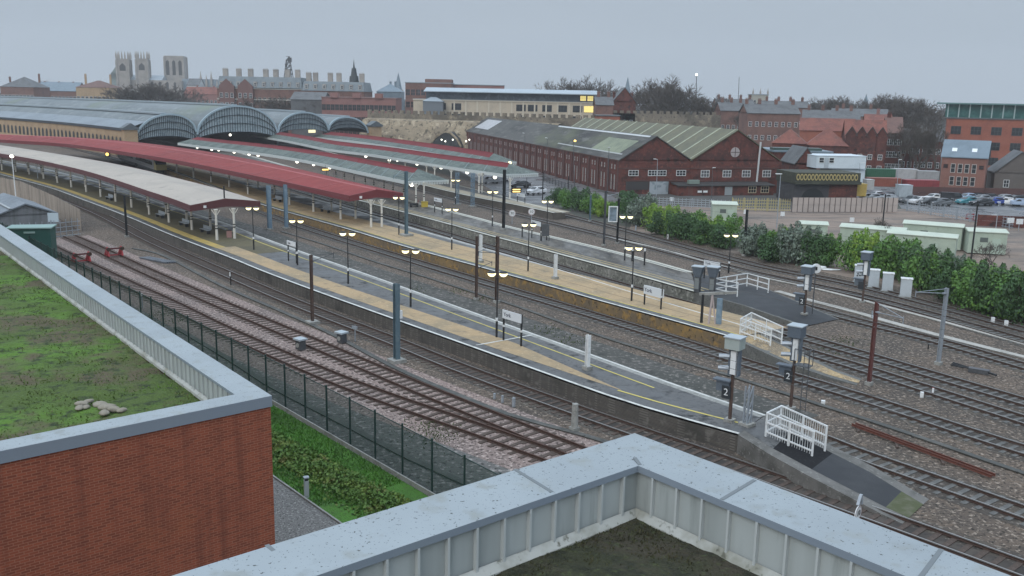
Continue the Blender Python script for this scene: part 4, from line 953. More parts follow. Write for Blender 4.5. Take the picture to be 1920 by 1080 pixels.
p = G(950, 355, 3.4); t = thing('amber_hanging_sign', 'yellow departure sign hung at the middle hipped canopy tip', 'lit sign', G(968, 357, 3.2), .3)
m = MB(); m.box((0, 0, 0), (1.7, .2, .8)); m.build('case', BLACK, t, world=False)
for zz in (-.2, .15):
    m = MB(); m.box((0, -.11, zz), (1.3, .02, .16)); m.build('text_row', LAMP_OR, t, world=False)
MB().tube((0, 0, .4), (0, 0, 1.3), .03, .03, 5).build('rod', BLACK, t, world=False)

bn0 = None
for i, (px, py, lab) in enumerate(((205, 375, 'metal bench under the pale canopy, farthest left of four'), (300, 408, 'metal bench under the pale canopy, second from the left'), (345, 424, 'metal bench under the pale canopy, third from the left'), (385, 437, 'metal bench under the pale canopy, nearest its gable'), (520, 378, 'metal bench under the red canopy left of the other'), (610, 398, 'metal bench under the red canopy nearer its gable'))):
    b = G(px, py, PZ)
    if bn0 is None:
        bn0 = thing('platform_bench', lab, 'bench', b, math.radians(-50), 'metal benches under the canopies')
        MB().bx(-1.2, 1.2, -.25, .25, .42, .47).build('seat', GALV, bn0, world=False); m = MB(); m.bx(-1.2, 1.2, .24, .29, .5, .9); m.build('backrest', GALV, bn0, world=False)
        for x in (-1, 1): MB().bx(x-.04, x+.04, -.2, .2, 0, .42).build('leg', BLACK, bn0, world=False)
    else: dup(bn0, b, math.radians(-50), lab)
# ------------------------------------------------------------------ near flat-roofed buildings
COPM = mat('pale_metal_coping', (.325, .365, .385), .5, [(.25, (.285, .32, .34), .45, .65), (1.1, (.24, .265, .27), .58, .72), (19, (.06, .065, .06), .645, .68, 3.0), (31, (.10, .11, .105), .675, .71, 2.0), (2.2, (.27, .29, .28), .56, .72)], spec=.25)
COPF = mat('coping_fascia', (.22, .26, .30), .45, [(.5, (.21, .25, .30), .45, .65)])
PANEL = mat('ribbed_cladding', (.40, .435, .43), .5, [(1.2, (.32, .35, .345), .45, .65), (3.5, (.24, .265, .255), .58, .75)], stretch=(1, 1, .12))
FLASH = mat('pale_flashing', (.40, .41, .385), .7, [(1.5, (.22, .22, .18), .48, .68), (7, (.10, .10, .075), .58, .7)])
MOSS = mat('moss_roof', (.075, .115, .026), .95, [(.14, (.095, .19, .026), .46, .58), (.3, (.105, .088, .052), .50, .60), (2.2, (.03, .045, .017), .52, .66), (7, (.11, .18, .04), .56, .72)], bump=(9, 1, .12))
MOSS_N = mat('dark_moss_roof', (.04, .043, .022), .95, [(1.2, (.055, .048, .032), .45, .6), (3, (.022, .025, .014), .5, .66), (11, (.07, .085, .035), .56, .74)], bump=(14, 1, .08))
def corner_off(L, C, R, d):
    """offset of the two-leg polyline L-C-R by d towards the left of travel"""
    u = (C-L).normalized(); v = (R-C).normalized(); nu = Vector((-u.y, u.x, 0)); nv = Vector((-v.y, v.x, 0))
    k = nu+nv; k = k*(1/(1+nu.dot(nv)))
    return L+nu*d, C+k*d, R+nv*d
def at_z(p, z): return Vector((p.x, p.y, z))
def roof_edge(t, L, C, R, zc, sign, ph, fascia, seam, w=.83, joints=()):
    """coping, fascia, inner ribbed cladding and flashing along L-C-R; sign: side of the roof"""
    Li, Ci, Ri = corner_off(L, C, R, w*sign)
    m = MB()
    for a, b, bi, ai in ((L, C, Ci, Li), (C, R, Ri, Ci)):
        fl = (at_z(a, zc), at_z(b, zc), at_z(bi, zc-.02), at_z(ai, zc-.02)); m.face(*(fl if sign > 0 else fl[::-1]))
    m.build('coping', COPM, t)
    m = MB()
    for a, b, dz in ((L, C, fascia), (C, R, fascia)):
        m.face(at_z(b, zc), at_z(a, zc), at_z(a, zc-dz), at_z(b, zc-dz))
    for a, b in ((Li, Ci), (Ci, Ri)):
        m.face(at_z(a, zc-.02), at_z(b, zc-.02), at_z(b, zc-.11), at_z(a, zc-.11))
    m.build('coping_edge', COPF, t)
    Lp, Cp, Rp = corner_off(L, C, R, (w-.06)*sign); Lq, Cq, Rq = corner_off(L, C, R, (w-.03)*sign)
    m = MB()
    for a, b in ((Lp, Cp), (Cp, Rp)): m.face(at_z(a, zc-.05), at_z(b, zc-.05), at_z(b, zc-ph-.2), at_z(a, zc-ph-.2))
    m.cur = 1
    for a, b in ((Cq, Lq), (Cq, Rq)):
        d = (b-a).normalized(); k = min(int((b-a).length/seam), 95)
        for i in range(k):
            p = a+d*(.28+i*seam); rz = math.atan2(d.y, d.x); m.box((p.x, p.y, zc-.11-ph/2), (.03, .06, ph), rz)
    m.build('cladding', [PANEL, mat('cladding_seam', (.45, .48, .475), .5)], t)
    Lf, Cf, Rf = corner_off(L, C, R, (w+.06)*sign)
    m = MB()
    for a, b, bi, ai in ((Lq, Cq, Cf, Lf), (Cq, Rq, Rf, Cf)):
        m.face(at_z(a, zc-ph-.07), at_z(b, zc-ph-.07), at_z(bi, zc-ph-.16), at_z(ai, zc-ph-.16))
        m.face(at_z(ai, zc-ph-.16), at_z(bi, zc-ph-.16), at_z(bi, zc-ph-.26), at_z(ai, zc-ph-.26))
    m.build('flashing', FLASH, t)
    m = MB()
    for p, q in joints:
        a, b = G(*p, zc), G(*q, zc-.02); m.beam(a+Vector((0, 0, .001)), b+Vector((0, 0, .001)), .05, .010)
    if m.v: m.build('coping_joints', mat('joint_gap', (.16, .18, .19), .6), t)
    return Lf, Cf, Rf
def mossy(t, Lf, Cf, Rf, zr, m, size, step, amp, name='green_roof', sign=1):
    u = (Lf-Cf).normalized(); v = (Rf-Cf).normalized(); mb = MB(); nu = int(size[0]/step); nv = int(size[1]/step)
    for i in range(nu+1):
        for j in range(nv+1):
            fi, fj = (i/nu)**1.5, (j/nv)**1.5
            p = Cf+u*(fi*size[0])+v*(fj*size[1])
            z = zr+amp*(mnoise.fractal(Vector((p.x*.9, p.y*.9, 0)), .8, 2.2, 4))
            mb.v.append((p.x, p.y, z))
    for i in range(nu):
        for j in range(nv):
            a = i*(nv+1)+j; q = (a, a+nv+1, a+nv+2, a+1); mb.f.append(q); mb.m.append(0)
    return mb.build(name, m, t, smooth=True)
# building the camera stands on
zc = 13.5
C = G(1190, 812, zc); Lh = G(515, 1020, zc); Rh = G(1620, 975, zc)
L = C+(Lh-C).normalized()*26; R = C+(Rh-C).normalized()*26
T1 = thing('office_building', 'nearest roof corner with speckled pale coping and ribbed parapet', 'building', (C.x, C.y, 0))
f = roof_edge(T1, L, C, R, zc, -1, .56, .3, .4, joints=(((965, 880), (1035, 923)), ((1415, 900), (1353, 937)), ((500, 1022), (530, 1048)), ((1765, 1030), (1720, 1090)), ((1190, 858), (1200, 872))))
mossy(T1, *f, zc-.73, MOSS_N, (20, 20), .12, .05)
wm = MB(); back = L+(R-C)
for a, b in ((L, C), (C, R), (R, back), (back, L)):
    wm.face(at_z(a, 0), at_z(b, 0), at_z(b, zc-.3), at_z(a, zc-.3))
NB = brickmat('red_facing_brick', (.30, .078, .038), (.18, .048, .026), (.31, .13, .08), ms=.011, layers=[(.22, (.32, .11, .035), .56, .95), (.6, (.12, .034, .022), .58, 1.0)], streak=(.10, .032, .024))
wm.build('wall', NB, T1)
# brick building to the left
zc2 = 9.4
C2 = G(510, 742, zc2); A = G(0, 420, zc2); Bq = G(0, 846, zc2)
L2 = C2+(Bq-C2).normalized()*24; R2 = C2+(A-C2).normalized()*95
T2 = thing('brick_building', 'red brick building with mossy roof and grey ribbed parapet at left', 'building', (C2.x, C2.y, 0))
f2 = roof_edge(T2, R2, C2, L2, zc2, -1, .72, .33, .42)
mossy(T2, f2[0], f2[1], f2[2], zc2-.98, MOSS, (90, 26), .3, .09)
d2 = (L2-C2).normalized(); rz2 = math.atan2(d2.y, d2.x)
def wallpart(name, p, rz, ln, h, m, parent, th=.3):
    mb = MB(); mb.bx(0, ln, -th if math.sin(rz) < 0 else 0, 0 if math.sin(rz) < 0 else th, 0, h)
    o = mb.build(name, m, parent, world=False); o.location = p-parent.location; o.rotation_euler = (0, 0, rz); return o
def plane_wall(name, a, b, z0, z1, m, parent):
    d = b-a; ln = d.length; mb = MB(); mb.face((0, 0, z0), (ln, 0, z0), (ln, 0, z1), (0, 0, z1))
    o = mb.build(name, m, parent, world=False); o.location = at_z(a, 0)-parent.location; o.rotation_euler = (0, 0, math.atan2(d.y, d.x)); return o
ci = C2+(L2-C2).normalized()*.04+(R2-C2).normalized()*.04
plane_wall('wall', L2+(R2-C2).normalized()*.04, ci, 0, zc2-.3, NB, T2)
plane_wall('wall', ci, R2+(L2-C2).normalized()*.04, 0, zc2-.3, NB, T2)
# stones lying on the moss
STM = mat('pale_boulder', (.25, .225, .18), .9, [(4, (.36, .33, .27), .5, .7), (2, (.09, .08, .065), .5, .7)])
for i, (px, py, r, lab) in enumerate(((152, 757, .24, 'grey stone at the left of the heap on the mossy roof'), (166, 752, .2, 'small stone at the top left of the heap on the mossy roof'), (148, 765, .22, 'low stone at the bottom left of the heap on the mossy roof'), (188, 758, .3, 'upright stone in the middle of the heap on the mossy roof'), (200, 763, .34, 'largest tan stone of the heap on the mossy roof'), (196, 774, .27, 'flat stone at the front of the heap on the mossy roof'), (213, 767, .26, 'grey stone right of the tan one on the mossy roof'), (229, 769, .22, 'stone at the right end of the heap on the mossy roof'), (160, 763, .18, 'smallest stone inside the heap on the mossy roof'))):
    p = G(px, py, zc2-.9); m = MB(); m.sphere((0, 0, 0), r, 10, 7, .6)
    k = rnd.uniform(0, 50); m.v = [tuple(Vector(v)*(1+.35*mnoise.noise(Vector(v)*3.2+Vector((k, 0, 0))))) for v in m.v]; m.smooth = True
    o = m.build('boulder', STM); o.location = p; tag(o, lab, 'stone', 'stones heaped on the mossy roof'); o.scale = (.85, .65, .5); o.rotation_euler = (0, 0, i)
# tufts on the roofs
def tufts(name, gen, n, h, w, m, z):
    mb = MB()
    for _ in range(n):
        p, s = gen()
        a = rnd.uniform(0, math.pi); dx, dy = math.cos(a)*w*s, math.sin(a)*w*s; hh = h*s*rnd.uniform(.5, 1.2); lx, ly = rnd.uniform(-1, 1)*hh*.6, rnd.uniform(-1, 1)*hh*.6
        mb.add([(p.x-dx, p.y-dy, z), (p.x+dx, p.y+dy, z), (p.x+dx*.3+lx, p.y+dy*.3+ly, z+hh), (p.x-dx*.3+lx, p.y-dy*.3+ly, z+hh)], [(0, 1, 2, 3)])
    o = mb.build(name, m); tag(o, kind='stuff'); return o
GRS = mat('grass_blades', (.08, .125, .026), .9, [(.14, (.10, .20, .026), .46, .58), (.3, (.115, .095, .052), .50, .60), (4, (.035, .05, .016), .52, .7)])
uu, vv = (f2[0]-f2[1]).normalized(), (f2[2]-f2[1]).normalized()
def g2():
    a, b = rnd.random()**1.3*42, rnd.random()*16
    if mnoise.noise(Vector((a*.3, b*.3, 5))) < -.15: a, b = rnd.random()**1.3*42, rnd.random()*16
    return f2[1]+uu*a+vv*b, rnd.uniform(.6, 1.4)
tufts('roof_moss_tufts', g2, 30000, .045, .024, GRS, zc2-.99)
u1, v1 = (f[0]-f[1]).normalized(), (f[2]-f[1]).normalized()
def g1(): return f[1]+u1*(rnd.random()**1.5*5)+v1*(rnd.random()**1.5*7), rnd.uniform(.5, 1.2)
tufts('near_roof_moss_tufts', g1, 9000, .035, .014, mat('dry_moss', (.05, .052, .024), .95, [(3, (.075, .085, .03), .5, .66), (6, (.06, .048, .03), .5, .7)]), zc-.745)
# ------------------------------------------------------------------ green mesh fence
GRNP = mat('dark_green_steel', (.018, .042, .038), .5)
MESH = mat('green_welded_mesh', (.028, .066, .060), .6, alpha=.60)
p0, p1 = G(704, 867), G(572, 790); dF = (p1-p0).normalized()
pts = [p0+dF*(2.49*i) for i in range(-6, 36)]
tF = thing('mesh_fence', 'dark green welded mesh fence between grass and sidings', 'fence', p0)
for p in pts: MB().box((p.x, p.y, 1.4), (.09, .09, 2.8)).build('fence_post', GRNP, tF)
m = MB()
for a, b in zip(pts, pts[1:]): m.face(at_z(a, .1), at_z(b, .1), at_z(b, 2.65), at_z(a, 2.65))
m.build('mesh_panel', MESH, tF)
m = MB(); m.beam(at_z(pts[0], 2.66), at_z(pts[-1], 2.66), .035); m.build('top_rail', GRNP, tF)
nF = Vector((-dF.y, dF.x, 0))    # towards the buildings
if nF.x > 0: nF = -nF
t = thing('gravel_board', 'grey concrete kick board along the foot of the green fence', 'kerb', at_z(p0, 0)); MB().beam(at_z(pts[0]+nF*.12, .12), at_z(pts[-1]+nF*.12, .12), .08, .24).build('board', CONC, t)
# grass, ivy, gravel
GRASS = mat('lawn_grass', (.07, .19, .025), .95, [(.35, (.05, .12, .022), .45, .62), (3, (.075, .16, .03), .52, .72), (9, (.03, .05, .014), .52, .72)], bump=(14, .9, .06))
k0, k1 = G(515, 897), G(628, 976); dk = (k1-k0).normalized()
qa, qb = pts[0]+nF*.2, pts[-1]+nF*.2
sheet('lawn', [qa, qb, k0-dk*45, k0, k1, k1+dk*14], .012, GRASS)
GRV = mat('grey_pea_gravel', (.17, .165, .155), .95, [(9, (.36, .35, .33), .53, .68, 2.0), (11, (.05, .05, .047), .53, .68, 2.0)], bump=(14, .9, .05))
nk = Vector((-dk.y, dk.x, 0)); nk = nk if nk.x < 0 else -nk
sheet('gravel_path', [k0-dk*6, k1+dk*14, k1+dk*14+nk*7, k0-dk*6+nk*7], .017, GRV)
t = thing('path_kerb', 'thin kerb edging between lawn and gravel path', 'kerb', k0); MB().beam(at_z(k0-dk*6, .05), at_z(k1+dk*14, .05), .08, .1).build('edging', CONC, t)
IVY = mat('ivy_leaf', (.10, .19, .035), .7, [(.7, (.18, .25, .05), .45, .62), (1.1, (.19, .16, .05), .56, .7), (5, (.035, .075, .018), .5, .7)])
i0, i1 = G(512, 815), G(760, 945); di = (i1-i0).normalized(); ni = Vector((-di.y, di.x, 0)); ni = ni if ni.x < 0 else -ni
mb = MB(); Li = (i1-i0).length
for _ in range(9500):
    a = rnd.uniform(-.2, 1.15)*Li; w = rnd.gauss(.9, .62)
    if w < -.4 or w > 2.6: continue
    p = i0+di*a+ni*w; hgt = .55*max(.1, 1-((w-.95)/1.5)**2)*(.65+.6*mnoise.noise(Vector((a*.7, w, 3))))
    z = rnd.uniform(.02, max(.06, hgt)); r = rnd.uniform(.05, .10); n1 = Vector((rnd.gauss(0, 1), rnd.gauss(0, 1), rnd.gauss(.8, .6))).normalized(); e = n1.orthogonal().normalized()*r; g_ = n1.cross(e).normalized()*r
    c = Vector((p.x, p.y, z)); mb.face(c-e, c-g_*.8, c+e, c+g_)
tag(mb.build('ivy_ground_cover', IVY), kind='stuff')
def grass_gen():
    a = rnd.uniform(-3, 16); b = rnd.random()
    p = p0+dF*a*1.0; return p+nF*(.25+b*4.6), rnd.uniform(.6, 1.3)
tufts('lawn_blades', grass_gen, 16000, .11, .03, mat('lawn_blade', (.08, .21, .03), .9, [(.5, (.06, .14, .025), .45, .6), (3, (.11, .24, .04), .52, .7)]), .01)
WEED = mat('weed_leaf', (.055, .08, .025), .8, [(2, (.09, .11, .04), .5, .65)])
def weed_gen():
    i = rnd.choice(WP); return G(*i)+Vector((rnd.gauss(0, .7), rnd.gauss(0, .9), 0)), rnd.uniform(.5, 1.4)
WP = [(830, 812), (812, 800), (815, 822), (792, 802), (770, 545), (640, 520), (860, 545), (1030, 620), (905, 560), (1070, 640), (1820, 560), (1780, 570), (1850, 575), (1560, 655), (1590, 640), (1700, 515), (300, 590), (270, 600), (330, 600)]
tufts('lineside_weeds', weed_gen, 2200, .09, .04, WEED, .01)
# bollard light
b = G(575, 933); t = thing('bollard_light', 'short silver bollard light at the edge of the gravel path', 'bollard', b, .4)
MB().box((0, 0, .42), (.2, .2, .84)).build('post', mat('silver_bollard', (.50, .53, .55), .4, metal=.3), t, world=False)
MB().box((0, -.0, .90), (.17, .17, .12)).build('lens', GLASS_D, t, world=False); MB().box((0, 0, .99), (.24, .24, .06)).build('cap', GALV, t, world=False)
# ------------------------------------------------------------------ buildings
BR_F = mat('dark_red_brick', (.125, .042, .033), .88, [(.35, (.075, .031, .027), .45, .60), (1.6, (.22, .08, .055), .54, .68), (.8, (.035, .021, .02), .54, .66)], bump=(9, .3, .03))
BR_O = mat('orange_brick', (.30, .105, .07), .85, [(.3, (.24, .085, .06), .45, .64), (2.5, (.35, .14, .095), .54, .74)])
BR_B = mat('brown_brick', (.19, .105, .085), .85, [(.3, (.14, .08, .068), .45, .64), (2.5, (.24, .14, .115), .54, .74)])
BR_P = mat('pink_brick', (.27, .14, .125), .85, [(.3, (.22, .115, .105), .45, .64), (2.5, (.33, .18, .16), .54, .74)])
BR_Y = mat('buff_brick', (.40, .285, .175), .85, [(.3, (.33, .23, .145), .45, .64), (2.5, (.46, .34, .22), .54, .74)])
STN = mat('grey_limestone', (.34, .31, .28), .85, [(.12, (.26, .24, .22), .45, .62), (.9, (.40, .37, .34), .54, .74)])
STN_W = mat('mossy_wall_stone', (.21, .18, .14), .9, [(.12, (.12, .105, .085), .45, .58), (.5, (.34, .29, .21), .53, .66), (1.0, (.06, .055, .045), .54, .66)], bump=(3, .6, .15))
SLATE = mat('grey_slate', (.115, .12, .125), .7, [(.4, (.08, .084, .088), .45, .62), (1.6, (.165, .17, .17), .54, .72)])
SLATE_B = mat('blue_slate', (.16, .21, .25), .45, [(.5, (.13, .175, .21), .45, .64)])
TILE_R = mat('red_roof_tile', (.21, .08, .06), .85, [(.3, (.15, .06, .05), .45, .62), (1.5, (.27, .11, .08), .54, .72), (.7, (.10, .06, .05), .56, .72)])
TILE_B = mat('brown_roof_tile', (.15, .085, .07), .75, [(.4, (.12, .07, .06), .45, .64), (2.5, (.19, .11, .09), .54, .74)])
CREAM = mat('cream_render', (.55, .47, .36), .8, [(.3, (.48, .41, .32), .45, .66)])
LEAD = mat('lead_flat_roof', (.30, .345, .375), .5, [(.2, (.25, .29, .32), .45, .64)])
STONE_T = mat('window_stone', (.42, .40, .36), .8)
WINM = {}
def window_mesh(w, h, bars=1, fm=None, arch=False, key=None, glass=None):
    k = (round(w, 2), round(h, 2), bars, fm.name if fm else '', arch, glass.name if glass else '')
    if k in WINM: return WINM[k]
    m = MB(); f = .09 if w > .7 else .06
    m.cur = 0; m.bx(-w/2-f, w/2+f, -.07, .05, -f, 0); m.bx(-w/2-f, w/2+f, -.05, .05, h, h+f); m.bx(-w/2-f, -w/2, -.05, .05, 0, h); m.bx(w/2, w/2+f, -.05, .05, 0, h)
    for i in range(bars): x = -w/2+w*(i+1)/(bars+1); m.bx(x-.03, x+.03, -.03, .03, 0, h)
    m.bx(-w/2, w/2, -.028, .028, h*.5-.03, h*.5+.03)
    m.cur = 1; m.bx(-w/2, w/2, -.01, .03, 0, h)
    o = m.build('window_proto', [fm or WHITE, glass or GLASS_D]); d = o.data; bpy.data.objects.remove(o); WINM[k] = d; return d
def windows(t, x0, x1, z0, floors, bays, w, h, fh, y=-.02, bars=1, fm=None, face=0, glass=None, skip=(), name='window'):
    d = window_mesh(w, h, bars, fm, glass=glass)
    for j in range(floors):
        for i in range(bays):
            if (i, j) in skip: continue
            x = x0+(x1-x0)*(i+.5)/bays; z = z0+fh*j
            if face == 0: link_mesh(name, d, t, (x, y, z))
            else: link_mesh(name, d, t, (y, x, z), math.pi/2 if y > 0 else -math.pi/2)
def chimney(t, x, y, z, h, m=BR_F, w=1.0, d=.7, pots=3):
    mb = MB(); mb.bx(x-w/2, x+w/2, y-d/2, y+d/2, z, z+h); mb.bx(x-w/2-.08, x+w/2+.08, y-d/2-.08, y+d/2+.08, z+h-.25, z+h)
    for i in range(pots):
        px = x-w/2+w*(i+.5)/pots; mb.tube((px, y, z+h), (px, y, z+h+.5), .13, .1, 6)
    return mb.build('chimney', m, t, world=False)
def gable_roof(t, w, d, z, rh, m, axis='x', ov=.3, x0=None, y0=0, name='roof', wallm=None):
    """ridge along x or y; footprint x in [-w/2,w/2], y in [y0,y0+d]"""
    mb = MB(); a, b = -w/2-ov, w/2+ov; c, e = y0-ov, y0+d+ov; th = .18
    if x0 is not None: a, b = x0-ov, x0+w+ov
    if axis == 'x':
        pr = [(c, z-.12), ((c+e)/2, z+rh), (e, z-.12), (e, z-.12-th), ((c+e)/2, z+rh-th), (c, z-.12-th)]
        mb.extr(pr, (a, 0, 0), (0, 1, 0), (0, 0, 1), (b-a, 0, 0)); r = mb.build(name, m, t, world=False)
        tris = [[(x, y0, z-.3), (x, y0+d, z-.3), (x, y0+d/2, z+rh-.25)] for x in (a+ov, b-ov)]
    else:
        pr = [(a, z-.12), ((a+b)/2, z+rh), (b, z-.12), (b, z-.12-th), ((a+b)/2, z+rh-th), (a, z-.12-th)]
        mb.extr(pr, (0, c, 0), (1, 0, 0), (0, 0, 1), (0, e-c, 0)); r = mb.build(name, m, t, world=False)
        tris = [[(a+ov, y, z-.3), (b-ov, y, z-.3), ((a+b)/2, y, z+rh-.25)] for y in (y0, y0+d)]
    for q in tris if wallm else ():
        MB().face(*q).build('gable', wallm, t, world=False)
    return r
def hip_roof(t, w, d, z, rh, m, ov=.3, name='roof', x0=0, y0=0):
    a, b, c, e = x0-w/2-ov, x0+w/2+ov, y0-ov, y0+d+ov; k = min(w, d)/2
    if w >= d: r0, r1 = (a+k, (c+e)/2, z+rh), (b-k, (c+e)/2, z+rh)
    else: r0, r1 = ((a+b)/2, c+k, z+rh), ((a+b)/2, e-k, z+rh)
    p = [(a, c, z), (b, c, z), (b, e, z), (a, e, z), r0, r1]
    mb = MB()
    if w >= d: mb.add(p, [(0, 1, 5, 4), (1, 2, 5), (2, 3, 4, 5), (3, 0, 4), (3, 2, 1, 0)])
    else: mb.add(p, [(0, 1, 4), (1, 2, 5, 4), (2, 3, 5), (3, 0, 4, 5), (3, 2, 1, 0)])
    return mb.build(name, m, t, world=False)
def flat_roof(t, w, d, z, m, ov=.25, th=.35, name='roof', x0=0, y0=0):
    return MB().bx(x0-w/2-ov, x0+w/2+ov, y0-ov, y0+d+ov, z, z+th).build(name, m, t, world=False)
def bbase(px0, px1, pytop, Y, rz=0.0, z0=0.0):
    a = atY(px0, pytop, Y); b = atY(px1, pytop, Y); w = b.x-a.x
    return Vector(((a.x+b.x)/2, Y, z0)), w, (a.z+b.z)/2
def house(name, label, px0, px1, py, Y, d, wm, rm, roof, rh, floors, bays, ww=1.0, wh=1.5, rz=0.0, fm=None, chim=(), group=None, cat='building', wz=1.2, fh=None, trim=None, bars=1, sidebays=0, z0=0.0):
    """py: photo row of the eave"""
    c, w, ze = bbase(px0, px1, py, Y); rzz = math.radians(rz); w = w/max(.5, math.cos(rzz))
    if rz:      # keep both front corners on their sight lines
        a = atY(px0, py, Y); dr = Vector((math.cos(rzz), math.sin(rzz), 0)); lo, hi = .5, 200.0
        for _ in range(50):
            mm = (lo+hi)/2; q = a+dr*mm
            if q.y < 5 or proj(q)[0] > px1: hi = mm
            else: lo = mm
        w = lo; c = a+dr*w/2; ze = a.z
    t = thing(name, label, cat, (c.x, c.y, z0), rzz, group); ze -= z0
    MB().bx(-w/2, w/2, 0, d, 0, ze).build('wall', wm, t, world=False)
    if roof == 'gx': gable_roof(t, w, d, ze, rh, rm, 'x', wallm=wm)
    elif roof == 'gy': gable_roof(t, w, d, ze, rh, rm, 'y', wallm=wm)
    elif roof == 'hip': hip_roof(t, w, d, ze, rh, rm)
    else: flat_roof(t, w, d, ze, rm)
    fh = fh or (ze-wz)/max(floors, 1)
    if floors: windows(t, -w/2, w/2, wz+(ze-wz-fh*floors), floors, bays, ww, wh, fh, bars=bars, fm=fm)
    if sidebays:
        windows(t, 1, d-1, wz+(ze-wz-fh*floors), floors, sidebays, ww, wh, fh, y=w/2+.02, face=1, bars=bars, fm=fm); windows(t, 1, d-1, wz+(ze-wz-fh*floors), floors, sidebays, ww, wh, fh, y=-w/2-.02, face=1, bars=bars, fm=fm)
    for i, (fx, fy, hgt) in enumerate(chim): chimney(t, -w/2+w*fx, d*fy, ze+(rh*.45 if roof in ('gx', 'hip') else 0), hgt, wm)
    return t, w, ze
# ------------------------------------------------------------------ long brick goods sheds
P0 = G(1161, 299, 6.8); a2 = G(1488, 299, 6.9); ux = Vector((a2.x-P0.x, a2.y-P0.y, 0)).normalized(); rzS = math.atan2(ux.y, ux.x)
q = G(929, 244, 6.8); uy = Vector((-ux.y, ux.x, 0)); LEN = min((q-P0).dot(uy), 150); W1, W2 = 15.2, 19.6; ZE = 6.8; R1, R2 = 4.6, 6.0
t = thing('brick_shed', 'long dark brick shed with grey patched roof and rows of tall windows', 'shed', (P0.x, P0.y, 0), rzS)
S1_ = t
MB().bx(0, W1, 0, LEN, 0, ZE).build('wall', BR_F, t, world=False)
SHR = mat('patched_grey_roof', (.098, .098, .093), .85, [(.10, (.055, .055, .055), .45, .60), (.5, (.155, .155, .145), .52, .70), (.07, (.12, .13, .09), .56, .7)], spec=.2, stretch=(1, .35, 1))
gable_roof(t, W1, LEN, ZE, R1, SHR, 'y', x0=0, wallm=BR_F, ov=.25)
m = MB()
pit = math.atan2(R1+.12, W1/2+.25)
def roofpatch(x0, x1, y0, y1, zo=.03): 
    f = lambda x: ZE-.12+(R1+.12)*(x+.25)/(W1/2+.25)+zo
    return [(x0, y0, f(x0)), (x1, y0, f(x1)), (x1, y1, f(x1)), (x0, y1, f(x0))]
m.face(*roofpatch(2.0, 6.6, LEN*.80, LEN*.93)); m.build('rooflight', mat('pale_rooflight', (.42, .42, .43), .4, [(.5, (.36, .36, .37), .45, .65)]), t, world=False)
m = MB(); m.face(*roofpatch(1.5, 5.6, 4, 21)); m.build('roof_patch', mat('lichen_patch', (.21, .235, .155), .6, [(.5, (.15, .175, .12), .45, .65)]), t, world=False)
m = MB(); m.face(*roofpatch(1.2, 1.5, 2, 44, .06)); m.build('roof_rail', mat('pale_roof_rail', (.36, .37, .36), .6), t, world=False)
m = MB(); m.face(*roofpatch(6.9, 7.35, 2, 62, .06)); m.build('ridge_strip', mat('white_ridge', (.50, .52, .52), .6), t, world=False)
m = MB(); nb = 26; bay = LEN/nb
for i in range(nb+1): m.bx(-.22, 0, max(0, i*bay-.45), min(LEN, i*bay+.45), 0, ZE-.35)
m.bx(-.26, -.0, 0, LEN, ZE-.35, ZE-.13); m.build('pilasters', mat('sooty_brick', (.095, .048, .042), .85, [(.5, (.13, .06, .05), .5, .7)]), t, world=False)
SILLG = mat('pale_boarded_window', (.30, .285, .265), .7, [(1.2, (.16, .15, .145), .5, .68)])
dl = window_mesh(.72, 3.0, 0, BR_F, glass=SILLG); du = window_mesh(.66, .95, 0, BR_F, glass=mat('pale_upper_window', (.36, .345, .325), .6, [(2, (.24, .22, .21), .5, .68)]))
for i in range(nb):
    for s in (-.85, .85):
        y = (i+.5)*bay+s
        link_mesh('tall_window', dl, t, (-.03, y, .75), -math.pi/2)
        if i < 22: link_mesh('upper_window', du, t, (-.03, y, 4.75), -math.pi/2)
wf = window_mesh(1.9, .95, 2, WHITE)
for x in (3.1, 7.2, 9.0, 13.2): link_mesh('front_window', wf, t, (x, -.02, 3.7))
m = MB(); m.bx(1.3, 13.9, -.12, 0, 2.55, 2.8); m.bx(0, W1, -.1, 0, 5.0, 5.2); m.build('string_course', mat('sooty_brick', (.095, .048, .042)), t, world=False)
m = MB(); m.bx(6.6, 10.6, -.1, 0, 0, 2.5); m.build('double_door', mat('weathered_grey_door', (.33, .37, .40), .6, [(.8, (.20, .24, .26), .48, .6)]), t, world=False)
m = MB(); m.bx(1.6, 6.4, -.09, 0, .9, 2.5); m.build('dark_shutter', mat('dark_shutter', (.05, .045, .045), .6), t, world=False)
m = MB(); m.bx(11.3, 12.0, -.06, 0, .3, 2.3); m.bx(12.4, 13.1, -.06, 0, .3, 2.3); m.build('side_door', SILLG, t, world=False)
# second shed
o2 = P0+ux*(W1+.03)
t = thing('brick_shed', 'brick shed with ribbed olive roof and round gable window', 'shed', (o2.x, o2.y, 0), rzS); S2_ = t
MB().bx(0, W2, 0, LEN*.62, 0, ZE).build('wall', BR_F, t, world=False)
RIB = mat('olive_roof_sheet', (.125, .12, .072), .6, [(.25, (.095, .095, .06), .45, .62), (1.2, (.17, .155, .085), .54, .72)])
gable_roof(t, W2, LEN*.62, ZE, R2, RIB, 'y', x0=0, wallm=BR_F, ov=.25)
nr = 15
for i in range(nr):
    y = .8+(LEN*.62-1.6)*i/(nr-1); m = MB()
    for s in (0, 1):
        xa, xb = (-.2, W2/2) if s == 0 else (W2+.2, W2/2); za, zb_ = ZE-.1, ZE+R2
        m.beam((xa, y, za+.06), (xb, y, zb_+.06), .75 if i else .4, .08)
    m.build('roof_rib', mat('pale_olive_rib', (.33, .34, .25), .6, [(.8, (.25, .27, .2), .45, .65)]), t, world=False)
wf2 = window_mesh(1.7, 1.25, 2, WHITE, glass=mat('dull_glass', (.11, .115, .12), .2))
